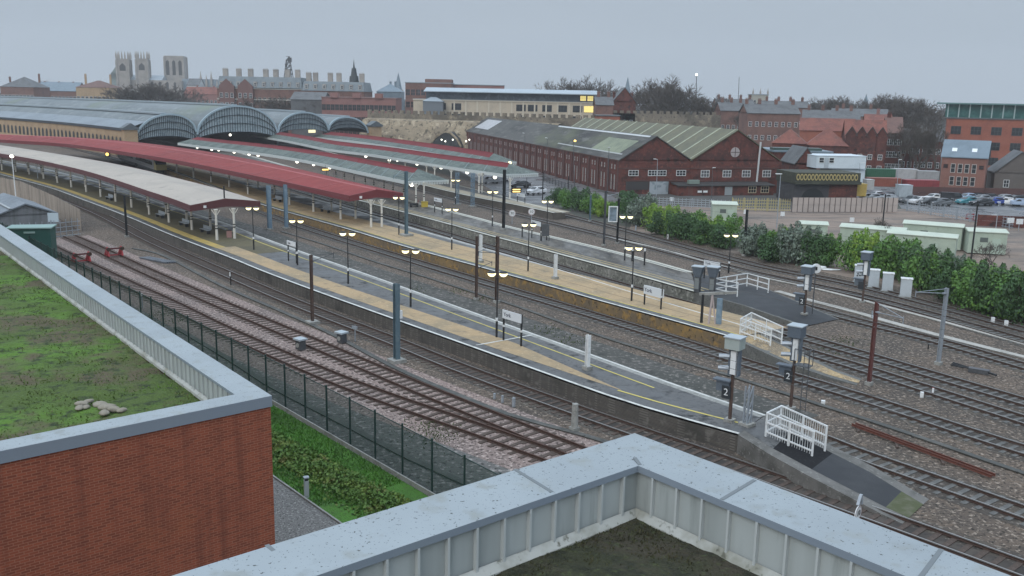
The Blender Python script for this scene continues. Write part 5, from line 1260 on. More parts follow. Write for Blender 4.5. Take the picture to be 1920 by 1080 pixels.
for x in (3.2, 8.0, 12.3, 16.9): link_mesh('front_window', wf2, t, (x, -.02, 3.4))
m = MB(); m.tube((W2/2-.3, -.08, ZE+1.5), (W2/2-.3, .02, ZE+1.5), 1.0, 1.0, 20); m.cur = 1
for a in range(2):
    m.bx(W2/2-.3-.95 if a == 0 else W2/2-.36, W2/2-.3+.95 if a == 0 else W2/2-.24, -.12, -.07, ZE+1.5-(.06 if a == 0 else .95), ZE+1.5+(.06 if a == 0 else .95))
m.build('round_window', [mat('pale_round_pane', (.40, .36, .35), .5), mat('dark_bar', (.06, .04, .04), .6)], t, world=False)
m = MB(); m.bx(0, W2, -.11, 0, 5.0, 5.25); m.bx(.1, W2, -.05, 0, 2.5, 2.62); m.build('string_course', mat('sooty_brick', (.095, .048, .042)), t, world=False)
m = MB(); m.tube((14.6, -.3, 1.6), (14.9, -.3, ZE+3.6), .19, .19, 10); m.build('flue', mat('pale_flue', (.52, .53, .53), .5), t, world=False)
m = MB(); m.bx(-4.0, 16.8, -3.4, -.02, 0, 1.9); m.build('lean_to', BR_F, t, world=False)
m = MB(); m.extr([(-3.7, 1.88), (-.02, 2.3), (-.02, 2.4), (-3.7, 2.02)], (-4.2, 0, 0), (0, 1, 0), (0, 0, 1), (21.2, 0, 0)); m.build('lean_to_roof', mat('dark_felt', (.05, .048, .047), .7), t, world=False)
for nm, xs, w, h, mm in (('door', (-1.4, 3.2), 1.0, 1.7, mat('brown_door', (.12, .05, .04), .6)), ('grey_door', (6.8,), 1.6, 1.75, mat('grey_shutter', (.28, .31, .32), .6)), ('white_panel', (.6, 1.8), .9, 1.0, WHITE)):
    for x in xs: MB().bx(x-w/2, x+w/2, -3.46, -3.38, .06 if 'door' in nm else .6, h).build(nm, mm, t, world=False)
wl = window_mesh(1.6, 1.2, 2, mat('cream_frame', (.55, .47, .33), .6))
for x in (12.0, 14.8): link_mesh('cream_window', wl, t, (x, -3.42, .55))
MB().bx(-1.5, .7, -2.9, -1.9, 2.25, 3.0).build('roof_unit', mat('green_grey_unit', (.20, .25, .22), .6), t, world=False)
# low roofs behind the sheds
tp, w, ze = house('low_shed', 'low flat shed with a green strip roof right of the round-window gable', 1452, 1560, 286, 205, 14, BR_F, mat('blue_grey_sheet', (.19, .24, .28), .5), 'flat', 0, 0, 0, cat='shed')
MB().bx(-w/2, w/2*.7, 1, 4, ze+.36, ze+.9).build('rooflight', mat('dark_green_glass', (.05, .085, .075), .3), tp, world=False)
house('low_shed', 'small brick gable left of the white cabins', 1492, 1531, 306, 190, 10, BR_F, SLATE, 'gy', 3.2, 0, 0, cat='shed')
# ------------------------------------------------------------------ dark arch shed with drum row
c, w, ze = bbase(1487, 1612, 345, 176)
t = thing('arched_depot', 'dark depot wall with a yellow patterned frieze right of the brick shed', 'depot', (c.x, c.y, 0), math.radians(8))
MB().bx(-w/2, w/2*.1, 0, 8, 0, ze).build('dark_wall', mat('charcoal_wall', (.05, .05, .055), .8, [(.6, (.075, .073, .075), .5, .7)]), t, world=False)
MB().bx(w/2*.1, w/2, 0, 8, 0, ze).build('brick_wall', BR_F, t, world=False)
m = MB(); m.bx(-w/2-.2, w/2+.3, -.9, 8.2, ze, ze+.5); m.bx(-w/2-.2, w/2+.3, -.3, 8.2, ze+.5, ze+2.1); m.build('parapet', mat('dark_olive_parapet', (.045, .048, .035), .8, [(.7, (.07, .075, .05), .5, .7)]), t, world=False)
m = MB(); m.tube((-w/2+3.7, -.06, .2), (-w/2+3.7, .02, .2), 2.4, 2.4, 18); m.build('arch_door', BLACK, t, world=False)
YEL = mat('faded_yellow', (.40, .33, .15), .7, [(2, (.38, .3, .12), .5, .68)])
nd = 17
for i in range(nd):
    x = -w/2+.4+(w-1.0)*i/(nd-1); m = MB(); n_ = 14
    for k in range(n_):
        u, v = 2*math.pi*k/n_, 2*math.pi*(k+1)/n_; r0, r1 = .24, .42
        f = lambda r, a: (x+math.cos(a)*r*.8, -.42, ze+1.28+math.sin(a)*r*1.5)
        m.face(f(r1, u), f(r1, v), f(r0, v), f(r0, u))
        g_ = lambda r, a: (x+math.cos(a)*r*.8, -.32, ze+1.28+math.sin(a)*r*1.5)
        m.face(g_(r1, v), g_(r1, u), f(r1, u), f(r1, v))
    m.build('frieze_ring', YEL, t, world=False)
# ------------------------------------------------------------------ white portable cabins
WCAB = mat('white_cabin', (.60, .67, .71), .5, [(.5, (.54, .61, .65), .45, .65)])
def cabin(label, px0, px1, pyt, pyb, Y, d, rz, m=WCAB, group='white portable cabins', win=(), door=(), name='portable_cabin', roofm=None, cat='cabin', rib=False):
    a, b = atY(px0, pyt, Y), atY(px1, pyt, Y); zb = atY((px0+px1)/2, pyb, Y).z; zb = max(0, zb) if zb > .8 else 0; zt = (a.z+b.z)/2; w = b.x-a.x
    t = thing(name, label, cat, ((a.x+b.x)/2, Y, zb), math.radians(rz), group); h = zt-zb
    MB().bx(-w/2, w/2, 0, d, 0, h-.12).build('body', m, t, world=False)
    MB().bx(-w/2-.1, w/2+.1, -.1, d+.1, h-.12, h).build('roof', roofm or m, t, world=False)
    for fx in win: link_mesh('window', window_mesh(.9, .9, 0, WHITE), t, (-w/2+w*fx, -.02, h*.45))
    for fx in door: MB().bx(-w/2+w*fx-.45, -w/2+w*fx+.45, -.05, 0, .1, 2.05).build('door', mat('grey_cabin_door', (.40, .45, .48), .5), t, world=False)
    if rib:
        mb = MB(); k = int(w/.5)
        for i in range(k): mb.bx(-w/2+(i+.5)*w/k-.05, -w/2+(i+.5)*w/k+.05, -.05, 0, .1, h-.15)
        mb.build('cladding_ribs', m, t, world=False)
    return t
cabin('white cabin with two dark windows, upper of the stack beyond the frieze', 1530, 1627, 292, 316, 186, 7, 6, win=(.1, .3), door=(.2,))
cabin('white cabin underneath the windowed one', 1560, 1624, 317, 345, 187, 6, 6)
PG = mat('pale_green_cabin', (.40, .47, .385), .7, [(.4, (.33, .40, .33), .45, .65), (2, (.27, .32, .26), .58, .75)]); PGR = mat('pale_green_roof', (.50, .55, .46), .7, [(.4, (.43, .48, .41), .45, .65)])
def gcabin(label, corner, w, d, h, rz):
    t = thing('site_cabin', label, 'cabin', corner, math.radians(rz), 'pale green cabins')
    MB().bx(0, w, 0, d, .15, h).build('body', PG, t, world=False)
    m = MB(); m.extr([(-.15, h), (d/2, h+.28), (d+.15, h), (d+.15, h-.08), (-.15, h-.08)], (-.15, 0, 0), (0, 1, 0), (0, 0, 1), (w+.3, 0, 0)); m.build('roof', PGR, t, world=False)
    m = MB(); m.bx(w*.3, w*.3+.9, -.04, 0, h*.55, h*.75); m.build('vent', mat('dark_vent', (.10, .12, .11), .6), t, world=False)
    m = MB(); m.bx(w*.62, w*.62+.95, -.04, 0, .2, 2.1); m.build('door', mat('green_cabin_door', (.40, .49, .41), .5), t, world=False)
    m = MB()
    for i in range(int(w/.6)): m.bx(.3+i*.6, .38+i*.6, -.025, 0, .2, h-.1)
    m.build('ribs', PG, t, world=False)
gcabin('square pale green cabin behind the hedge near the yellow fence', G(1335, 418), 3.6, 4.5, 2.9, -8)
gcabin('low pale green cabin almost hidden behind the pale bush', G(1499, 456), 3.4, 3.0, 2.6, -12)
gcabin('left long pale green cabin behind the bare shrub', G(1572, 470), 7.5, 3.2, 3.1, -28)
gcabin('middle long pale green cabin of the cluster behind the hedge', G(1660, 482), 7.6, 3.2, 3.0, -28)
gcabin('rear long pale green cabin of the cluster behind the hedge', G(1690, 462), 7.0, 3.2, 3.1, -28)
gcabin('right pale green cabin standing apart near the black mast', G(1813, 476), 4.4, 3.5, 2.9, -14)
# ------------------------------------------------------------------ fences and hoardings
def panelfence(label, a, b, h, m, name='hoarding', cat='fence', step=2.4, rail=True, postm=None, open_=False):
    a = at_z(a, 0); b = at_z(b, 0); d = (b-a); L = d.length; rz = math.atan2(d.y, d.x); n = max(1, int(L/step))
    t = thing(name, label, cat, a, rz)
    for i in range(min(n, 90)):
        mb = MB()
        if open_:
            for k in range(4): mb.bx(L*i/n+.06, L*(i+1)/n-.06, -.03, .03, .2+k*h/4.2, .28+k*h/4.2)
            for k in range(5): x = L*(i+(k+.5)/5)/n; mb.bx(x-.04, x+.04, -.045, -.035, .1, h)
        else:
            mb.bx(L*i/n+.03, L*(i+1)/n-.03, -.03, .03, .08, h*.49); mb.bx(L*i/n+.03, L*(i+1)/n-.03, -.03, .03, h*.51, h)
        mb.build('panel', m, t, world=False)
        MB().bx(L*i/n-.05, L*i/n+.05, -.1, .05, 0, h+.08).build('post', postm or m, t, world=False)
    return t
HOARD = mat('pale_pink_hoarding', (.44, .38, .345), .8, [(.5, (.38, .33, .30), .45, .65), (2, (.49, .43, .40), .54, .74)])
panelfence('pale pinkish panel hoarding along the gravel yard', G(1484, 398), G(1682, 398), 2.5, HOARD, step=.95, postm=mat('dark_post', (.12, .1, .095), .7))
panelfence('yellow slatted fence left of the pale hoarding', G(1372, 395), G(1482, 397), 2.2, mat('yellow_fence', (.42, .36, .16), .7, [(1, (.34, .29, .14), .5, .7)]), 'slatted_fence', step=2.0, open_=True)
panelfence('thin grey rail fence in front of the brick sheds', G(1225, 386), G(1370, 393), 1.6, GALV, 'rail_fence', step=3.0, open_=True)
panelfence('grey railing above the car park beside the long shed', G(1020, 340), G(1085, 362), 1.2, DGREY, 'rail_fence', step=2.2, open_=True)
panelfence('steel mesh fence between the gravel yard and parked cars', G(1700, 396), G(1900, 430), 1.9, GALV, 'rail_fence', step=2.6, open_=True)
panelfence('red brick retaining wall at the right edge of the yard', G(1832, 424), G(2000, 432), 1.8, BR_F, 'brick_wall', 'wall', step=6)
# old timber fence and corrugated hut at far left
TIMB = mat('weathered_timber', (.34, .29, .24), .9, [(.8, (.23, .195, .165), .45, .62), (4, (.42, .36, .30), .54, .72)], stretch=(1, 1, .15))
a, b = G(-40, 372), G(40, 385)
def plankwall(label, pts, h):
    c = pts[0]; t = thing('timber_fence', label, 'fence', (c.x, c.y, 0))
    for p, q in zip(pts, pts[1:]):
        m = MB(); d = (q-p); L = d.length; rz = math.atan2(d.y, d.x); n = int(L/.2)
        for i in range(n):
            o = p.lerp(q, (i+.5)/n); hh = h*rnd.uniform(.97, 1.02); m.box((o.x, o.y, hh/2), (.18, .04, hh), rz)
        m.beam(at_z(p, h*.8), at_z(q, h*.8), .06); m.build('plank_run', TIMB, t)
    return t
plankwall('tall weathered plank fence beside the platform track at left', [at_z(p, 0) for p in (G(-60, 350), G(40, 372), G(100, 402), G(153, 434))], 2.9)
c = G(52, 440); t = thing('corrugated_hut', 'grey corrugated hut with shallow gable roof at far left', 'hut', c, math.radians(38), None)
hgt = ztop(c, 380)
dh = (G(8, 470)-c)
MB().bx(-3.4, 3.4, 0, 14, 0, 2.6).build('wall', mat('grey_corrugated', (.20, .21, .22), .6, [(2, (.14, .15, .155), .45, .65)], stretch=(1, 1, .1)), t, world=False)
gable_roof(t, 6.8, 14, 2.7, 1.3, mat('grey_corrugated_roof', (.175, .20, .225), .5, [(.4, (.13, .15, .17), .45, .62)]), 'y', wallm=mat('grey_corrugated', (.2, .2, .2)))
m = MB(); m.beam((-1.8, -.35, 3.43), (-1.8, 14.3, 3.43), .3, .1); m.build('roof_batten', mat('pale_batten', (.34, .36, .37), .6), t, world=False)
panelfence('grey steel mesh fence in front of the corrugated hut', G(-20, 462), G(152, 442), 2.3, GALV, 'mesh_fence', step=3.0, open_=True)
a = G(103, 440); t = thing('notice_board', 'pale notice board on the steel mesh fence', 'sign', a, math.radians(5)); z1 = ztop(a, 400); MB().box((0, -.15, z1-.5), (1.3, .05, 1.15)).build('board', mat('pale_blue_board', (.46, .55, .60), .5), t, world=False); MB().tube((0, -.08, 0), (0, -.08, z1), .04, .04, 6).build('post', GALV, t, world=False)
c = G(64, 486); t = thing('storage_container', 'dark green storage container behind the roof edge', 'container', c, math.radians(14))
zc_ = ztop(c, 426)
GC = mat('dark_green_container', (.022, .085, .07), .5, [(1, (.028, .10, .085), .5, .7)])
MB().bx(-2.1, 2.1, -1.2, 1.2, 0, zc_).build('body', GC, t, world=False); MB().bx(-2.25, 2.25, -1.35, 1.35, zc_, zc_+.12).build('roof', mat('pale_green_lid', (.24, .36, .33), .5), t, world=False)
m = MB(); m.bx(-.5, .6, -1.3, -1.2, zc_-.5, zc_-.3); m.build('awning', mat('pale_green_lid', (.24, .36, .33)), t, world=False)
# pile of rails
p = G(293, 490)
for i in range(5):
    q = p+Vector((-.35+.2*i, .12*i, .0)); d = Vector((math.cos(math.radians(-35)), math.sin(math.radians(-35)), 0))*2.4
    o = MB().beam(q-d+Vector((0, 0, .12)), q+d+Vector((0, 0, .12)), .14, .16).build('concrete_beam', mat('blue_grey_beam', (.14, .155, .18), .5, [(2, (.09, .1, .11), .5, .7)])); tag(o, 'grey beam in the stack near the buffer stops, %s from the left' % NTH[i], 'beam', 'stacked beams by the sidings')
# ------------------------------------------------------------------ train shed
Lp = atY(243, 255, 258); ang0 = math.radians(40); rowd = Vector((math.cos(ang0), math.sin(ang0), 0))
def rowpt(px):
    lo, hi = -40.0, 160.0
    for _ in range(50):
        mm = (lo+hi)/2
        if proj(Vector((Lp.x, Lp.y, 8))+rowd*mm)[0] < px: lo = mm
        else: hi = mm
    return lo
def rowz(s, py): return ztop(Vector((Lp.x, Lp.y, 0))+rowd*s, py)
TS = thing('train_shed', 'station train shed with four glazed arched ends and grey vaulted roofs', 'train shed', (Lp.x, Lp.y, 0))
GLZ = mat('shed_glazing', (.40, .48, .51), .4, [(.8, (.28, .36, .39), .42, .62)]); BARM = mat('shed_glazing_bar', (.045, .065, .08), .5); RIM = mat('shed_arch_rim', (.33, .43, .48), .5); BAND = mat('shed_dark_band', (.03, .045, .055), .5)
VAULT = mat('shed_vault_roof', (.185, .21, .22), .7, [(.06, (.13, .155, .165), .42, .62), (.4, (.25, .275, .28), .54, .72), (.03, (.17, .20, .16), .56, .7)])
axis = [Vector((0, 0, 0))]; aa = math.radians(130)
for i in range(20): axis.append(axis[-1]+Vector((math.cos(aa), math.sin(aa), 0))*13); aa += math.radians(1.15)
spec = [((252, 262), (308, 215), (367, 247), 255, 268), ((368, 252), (441, 199), (519, 249), 247, 262), ((520, 248), (569, 211), (615, 244), 242, 252), ((615, 244), (652, 220), (689, 249), 239, 250)]
O = Vector((Lp.x, Lp.y, 0))
def arcpts(s0, z0, s1, z1, sp, zp, n):
    out = []
    for i in range(n+1):
        t_ = i/n; u = 2*t_-1; zb = z0+(z1-z0)*t_; s = s0+(s1-s0)*t_
        out.append((s, zb+(zp-(z0+z1)/2)*math.sqrt(max(0, 1-abs(u)**2.1))**1.15))
    return out
for (x0, y0), (xp, yp), (x1, y1), ym, ye in spec:
    s0, s1, sp_ = rowpt(x0), rowpt(x1), rowpt(xp); z0, z1, zp = rowz(s0, y0), rowz(s1, y1), rowz(sp_, yp); zm, zee = rowz(sp_, ym), rowz((s0+s1)/2, ye)
    n = 32; up = arcpts(s0, z0, s1, z1, sp_, zp, n); lo_ = arcpts(s0, zee, s1, zee, sp_, zm, n)
    V = lambda s, z, k=0.0: O+rowd*s+Vector((0, 0, z))+Vector((rowd.y, -rowd.x, 0))*k
    m = MB(); 
    for i in range(n): m.face(V(*lo_[i]), V(*lo_[i+1]), V(*up[i+1]), V(*up[i]))
    m.cur = 1
    for i in range(1, n):
        for dd in (0,):
            a_ = V(lo_[i][0]+(s1-s0)/n*dd, lo_[i][1]*(1-dd)+lo_[min(i+1, n)][1]*dd, .1); b_ = V(up[i][0]+(s1-s0)/n*dd, up[i][1]*(1-dd)+up[min(i+1, n)][1]*dd, .1); m.beam(a_, b_, .24, .1)
    m.cur = 2
    for fr in (0, .34, .66):
        for i in range(n):
            A_ = [V(lo_[k][0], lo_[k][1]+(up[k][1]-lo_[k][1])*fr, .16) for k in (i, i+1)]; m.beam(A_[0], A_[1], .3, .12)
    m.build('arch_screen', [GLZ, BARM, BAND], TS)
    m = MB()
    for i in range(n): m.beam(V(*up[i], .25), V(*up[i+1], .25), .55, .5)
    m.build('arch_rim', RIM, TS)
    m = MB(); ups = arcpts(s0, z0, s1, z1, sp_, zp, 14); rings = [[V(s, z)+ax for s, z in ups] for ax in axis]
    for a_, b_ in zip(rings, rings[1:]): m.ribbon(b_, a_)
    m.build('vault_roof', VAULT, TS, smooth=False)
    m = MB(); k = 0
    for ax0, ax1 in zip(axis, axis[1:]):
        for fz in (.0,): m.beam(V(sp_, zp+.3)+ax0, V(sp_, zp+.3)+ax1, 1.6, .5)
    m.build('ridge_lantern', mat('shed_lantern', (.27, .32, .35), .5), TS)
# side wall, gutter and piers
sw0 = rowpt(243); wz = rowz(sw0, 246)
m = MB(); pth = [O+rowd*(sw0-1)+ax for ax in axis]
m.ribbon([at_z(p, 0) for p in pth[::-1]], [at_z(p, wz) for p in pth[::-1]]); m.build('side_wall', BR_Y, TS)
wsteps = resample(pth, 3.4, 0)
m = MB(); nn = Vector((0, 0, 0))
for a_, b_ in list(zip(wsteps, wsteps[1:]))[:46]:
    d = (b_-a_).normalized(); nrm = Vector((-d.y, d.x, 0)); nrm = nrm if nrm.y < 0 else -nrm
    c = (a_+b_)/2+nrm*.06; w_ = .85; zb = wz-4.6
    pts_ = [c-d*w_+Vector((0, 0, zb)), c+d*w_+Vector((0, 0, zb))]+[c+d*w_*math.cos(k*math.pi/8)+Vector((0, 0, zb+2.0+w_*math.sin(k*math.pi/8))) for k in range(9)]
    o = MB().face(*pts_).build('arched_opening', mat('dark_opening', (.035, .035, .035), .5), TS)
m = MB(); m.sweep([at_z(p, wz) for p in pth], [(-.6, 0), (.4, 0), (.4, .7), (-.6, .7)]); m.build('gutter', mat('dark_gutter', (.04, .05, .06), .5), TS)
lr = [at_z(p, wz+.6) for p in pth]; s0v = rowpt(300); hi_ = [O+rowd*rowpt(275)+ax+Vector((0, 0, rowz(rowpt(275), 228))) for ax in axis]
m = MB(); m.ribbon(hi_, lr); m.build('aisle_roof', mat('aisle_roof', (.22, .255, .285), .6, [(.1, (.18, .21, .235), .45, .62)]), TS)
def pier(s, w, py0, nm):
    zt = rowz(s, py0); m = MB(); c = O+rowd*s+Vector((rowd.y, -rowd.x, 0))*.6
    m.box((c.x, c.y, zt/2), (w, 2.4, zt), ang0); m.build('pier', BR_Y, TS)
    m = MB(); e = rowd*(w/2+.35); f_ = Vector((-rowd.y, rowd.x, 0))*1.5
    cc = c+Vector((0, 0, zt)); k = Vector((0, 0, .9))
    m.box((c.x, c.y, zt+.25), (w+.7, 3.1, .5), ang0)
    m.add([cc-e-f_+k*.55, cc+e-f_+k*.55, cc+e+f_+k*.55, cc-e+f_+k*.55, cc-f_+k*2.0, cc+f_+k*2.0], [(0, 1, 4), (1, 2, 5, 4), (2, 3, 5), (3, 0, 4, 5)]); m.build('pier_cap', mat('dark_pier_cap', (.10, .12, .13), .5), TS)
pier(rowpt(241), 3.6, 243, 'l'); pier(rowpt(700), 4.0, 237, 'r')
for px in (367, 520, 615):
    s = rowpt(px); z_ = rowz(s, 246); c = O+rowd*s; m = MB(); m.tube((c.x, c.y, 0), (c.x, c.y, z_), .35, .3, 10); m.build('column', mat('shed_column', (.12, .16, .17), .5), TS)
m = MB(); bk = [O+rowd*rowpt(x)+axis[4] for x in (256, 686)]; m.face(at_z(bk[0], 0), at_z(bk[1], 0), at_z(bk[1], 7.5), at_z(bk[0], 7.5)); m.build('gloom_sheet', mat('shed_gloom', (.05, .055, .055), .8, [(.4, (.10, .105, .1), .5, .7)]), TS)  # dark sheet behind the arches, its colour paints the shade inside the shed
for (px, py, lab) in ((431, 253, 'white lamp inside the main arch'), (583, 246, 'yellow-lit lamp panel under the third arch')):
    s = rowpt(px); c = O+rowd*s; z_ = rowz(s, py); t = thing('shed_lamp', lab, 'hanging lamp', (c.x, c.y, z_), ang0); big = px > 500
    m = MB(); m.sphere((0, 0, 0), .35, 10, 6) if not big else m.box((0, -.6, 0), (2.4, .1, .9)); m.build('lamp', LAMP_WH if not big else mat('lit_panel', (.8, .75, .5), .4, emit=((1, .9, .5), .8)), t, world=False); MB().tube((0, 0, .3), (0, 0, 1.5), .03, .03, 5).build('rod', BLACK, t, world=False)
# ------------------------------------------------------------------ minster
Ym = 900
c0 = atY(274, 150, Ym); t = thing('minster', 'great pale stone minster with two west towers and a square central tower on the horizon', 'cathedral', (c0.x, Ym, 0), math.radians(8))
sc = Ym/1745.0
def mx(px): return (px-274)*sc
def mz(py): return CAMZ+(168.5+(274-0)*.02-5.4-py)*sc+0.0
def tower(x0, x1, pyt, y0, pyb, pin, wins):
    w = (x1-x0)*sc; cx = (mx(x0)+mx(x1))/2; zt = mz(pyt)
    w *= .86; MB().bx(cx-w/2, cx+w/2, y0, y0+w, 0, zt).build('tower', STN, t, world=False)
    for sx in (-1, 1):
        for yy in (y0, y0+w): MB().bx(cx+sx*w/2-.8, cx+sx*w/2+.8, yy-.8, yy+.8, 0, zt-1).build('buttress', STN, t, world=False)
    if pin:
        for i in range(5):
            x = cx-w/2+w*i/4; m = MB(); m.bx(x-.6, x+.6, y0-.6, y0+.6, zt, zt+2.6); m.tube((x, y0, zt+2.6), (x, y0, zt+pin), .8, .05, 6); m.build('pinnacle', STN, t, world=False)
        for yy in (y0+w*.5, y0+w):
            for sx in (-1, 1): m = MB(); x = cx+sx*w/2; m.bx(x-.6, x+.6, yy-.6, yy+.6, zt, zt+2.6); m.tube((x, yy, zt+2.6), (x, yy, zt+pin), .8, .05, 6); m.build('pinnacle', STN, t, world=False)
    m = MB(); m.bx(cx-w/2-.3, cx+w/2+.3, y0-.3, y0+w+.3, zt-1.6, zt-.6); m.build('parapet', STN, t, world=False)
    for i in range(wins):
        x = cx-w/2+w*(i+.5)/wins; m = MB(); ww = w/wins*.26; za, zb = zt-w*1.05, zt-4; m.add([(x-ww, y0-.06, za), (x+ww, y0-.06, za), (x+ww, y0-.06, zb-ww), (x, y0-.06, zb), (x-ww, y0-.06, zb-ww)], [(0, 1, 2, 3, 4)]); m.build('belfry_window', mat('stone_shadow_opening', (.06, .06, .06), .8), t, world=False)
tower(222, 246, 113, 0, 170, 7.0, 1); tower(256, 279, 112, 0, 170, 7.0, 1); tower(294, 333.5, 104, 26, 170, 0, 3)
m = MB(); m.bx(mx(213), mx(335), 3, 30, 0, mz(150)); m.build('nave', STN, t, world=False)
m = MB(); m.extr([(3, mz(150)), (16, mz(141)), (30, mz(150))], (mx(240), 0, 0), (0, 1, 0), (0, 0, 1), (mx(300)-mx(240), 0, 0)); m.build('nave_roof', LEAD, t, world=False)
m = MB(); m.bx(mx(333), mx(392), 12, 34, 0, mz(146)); m.build('choir', mat('blue_lead_wall', (.24, .29, .33), .7), t, world=False)
m = MB(); m.add([(mx(212), 2, mz(140)), (mx(222), 2, mz(126)), (mx(222), 2, mz(150)), (mx(212), 2, mz(150))], [(0, 1, 2, 3)]); m.bx(mx(212), mx(222), 2, 12, 0, mz(138)); m.build('transept', mat('green_grey_roof', (.22, .27, .26), .6), t, world=False)
m = MB()
for px, py in ((367, 131), (386, 131), (377, 138), (396, 145)):
    x = mx(px); m.bx(x-.9, x+.9, 10, 12, 0, mz(py+12)); m.tube((x, 11, mz(py+12)), (x, 11, mz(py)), 1.0, .05, 6)
m.build('east_pinnacles', STN, t, world=False)
for i in range(7):
    x = mx(236)+(mx(330)-mx(236))*(i+.5)/7; m = MB(); m.add([(x-1.2, 2.9, mz(167)), (x+1.2, 2.9, mz(167)), (x+1.2, 2.9, mz(155)), (x, 2.9, mz(152)), (x-1.2, 2.9, mz(155))], [(0, 1, 2, 3, 4)]); m.build('aisle_window', mat('stone_shadow_opening', (.06, .06, .06)), t, world=False)
# ------------------------------------------------------------------ skyline houses
house('terrace_house', 'dark flat-topped block at the far left of the skyline', 0, 62, 163, 560, 20, BR_B, SLATE, 'hip', 6, 2, 9, 1.6, 2.2, wz=5, chim=((.05, .5, 3), (.95, .5, 5)))
house('terrace_house', 'low slate-roofed row left of the buff block on the skyline', 66, 143, 170, 600, 16, BR_B, SLATE_B, 'gx', 5.5, 2, 11, 1.4, 2, wz=6, chim=((.1, .5, 3), (.45, .5, 3), (.8, .5, 3)))
house('terrace_house', 'buff block with big chimneys left of the minster', 142, 205, 164, 540, 18, BR_Y, TILE_B, 'hip', 4, 2, 8, 1.5, 2, wz=5, chim=((.1, .5, 5.5), (.85, .5, 5.5)))
house('terrace_house', 'low red-brown row below the wood near the minster', 345, 408, 176, 620, 14, BR_P, TILE_R, 'gx', 4.5, 2, 8, 1.4, 1.8, wz=5, chim=((.3, .5, 3), (.8, .5, 3)))
house('terrace_house', 'white-gabled block to the right below the minster', 350, 372, 160, 700, 14, mat('white_render', (.55, .57, .58), .7), SLATE, 'gx', 5, 1, 3, 1.4, 1.8, wz=6)
# grand hotel
def MAN_(t, w, ze, d, h):
    m = MB(); a = .7
    m.add([(-w/2, 0, ze), (w/2, 0, ze), (w/2, d, ze), (-w/2, d, ze), (-w/2+a, 1.4, ze+h), (w/2-a, 1.4, ze+h), (w/2-a, d-1.4, ze+h), (-w/2+a, d-1.4, ze+h)], [(4, 5, 6, 7), (0, 1, 5, 4), (1, 2, 6, 5), (2, 3, 7, 6), (3, 0, 4, 7)])
    m.build('mansard', mat('blue_grey_mansard', (.2, .235, .255)), t, world=False)
    k = int(w/3.6)
    for i in range(k):
        x = -w/2+(i+.5)*w/k; MB().bx(x-.75, x+.75, .2, 1.6, ze+.8, ze+3.0).build('dormer', STN, t, world=False); link_mesh('dormer_window', window_mesh(.9, 1.4, 1, WHITE), t, (x, .17, ze+1.1))
t, w, ze = house('hotel', 'large grey and brown hotel with many chimneys behind the train shed', 407, 566, 166, 430, 26, BR_B, mat('blue_grey_mansard', (.20, .235, .255), .6, [(.3, (.16, .19, .21), .45, .64)]), 'flat', 0, 3, 17, 1.25, 2.0, wz=2, fm=STONE_T, chim=())
MAN = MAN_(t, w, ze, 26, 5.2)
for i, fx in enumerate((.06, .22, .36, .54, .66, .80, .92)): chimney(t, -w/2+w*fx, 6, ze+4.0, 4.6, STN, 2.2, 1.6, 4)
m = MB()
for zz in (ze-.3, ze-5.2): m.bx(-w/2-.2, w/2+.2, -.25, 0, zz, zz+.6)
m.build('stone_bands', STONE_T, t, world=False)
for k, fx in enumerate((.12, .34)):
    x = -w/2+w*fx; m = MB(); m.bx(x-3.4, x+3.4, -1.2, .0, 0, ze+1.0); m.add([(x-3.4, -1.2, ze+1.0), (x+3.4, -1.2, ze+1.0), (x, -1.2, ze+4.2)], [(0, 1, 2)]); m.build('gable_bay', mat('red_stone_bay', (.17, .095, .085), .8), t, world=False)
    windows(t, x-3.6, x+3.6, 3, 4, 3, 1.2, 2, (ze-3)/4, y=-1.24, fm=WHITE)
t, w, ze = house('hotel', 'lower right wing of the grand hotel below the dark cupola', 566, 683, 171, 428, 24, BR_B, mat('blue_grey_mansard', (.2, .235, .255)), 'flat', 0, 2, 12, 1.25, 2.0, wz=3, fm=STONE_T)
MAN_(t, w, ze, 24, 4.2)
for fx in (.07, .18, .42, .56, .93): chimney(t, -w/2+w*fx, 6, ze+3.0, 5.0, STN, 2.2, 1.6, 4)
x = -w/2+w*.785; m = MB(); m.tube((x, 9, ze+3), (x, 9, ze+7), 2.3, 2.0, 10); m.tube((x, 9, ze+7), (x, 9, ze+10.5), 1.5, 1.0, 10); m.tube((x, 9, ze+10.5), (x, 9, ze+14.5), .5, .04, 8); m.build('cupola', mat('dark_lead_cupola', (.05, .06, .065), .5), t, world=False)
c = atY(541, 137, 440); zt = atY(541, 106, 440).z; t = thing('telecom_mast', 'lattice telecom mast standing above the hotel roof', 'mast', (c.x, 440, 0))
m = MB(); zb = c.z-6; hh = zt-zb
for sx, sy in ((-1, -1), (1, -1), (1, 1), (-1, 1)): m.beam((sx*2.2, sy*2.2, zb), (sx*.7, sy*.7, zt-1.5), .28)
for i in range(7):
    f0, f1 = i/7, (i+1)/7; r0, r1 = 2.2-1.5*f0, 2.2-1.5*f1
    for sy in (-1, 1): m.beam((-r0, sy*r0, zb+hh*f0), (r1, sy*r1, zb+hh*f1), .26); m.beam((-r1, sy*r1, zb+hh*f1), (r1, sy*r1, zb+hh*f1), .18)
m.build('lattice', DGREY, t, world=False); m = MB(); m.box((.9, -.6, zt-1.5), (1.6, .8, 2)); m.box((-.9, -.6, zt-4), (.8, .8, 1.6)); m.build('antenna', DGREY, t, world=False); MB().box((0, 0, zb/2), (5, 5, zb)).build('plinth', STN, t, world=False)
t, w, ze = house('brick_office', 'red brick office with stepped roof in front of the hotel wing', 603, 742, 184, 385, 20, BR_P, mat('pink_flat_roof', (.24, .15, .14), .7), 'flat', 0, 3, 17, 1.5, 2.2, wz=2, fm=BR_B)
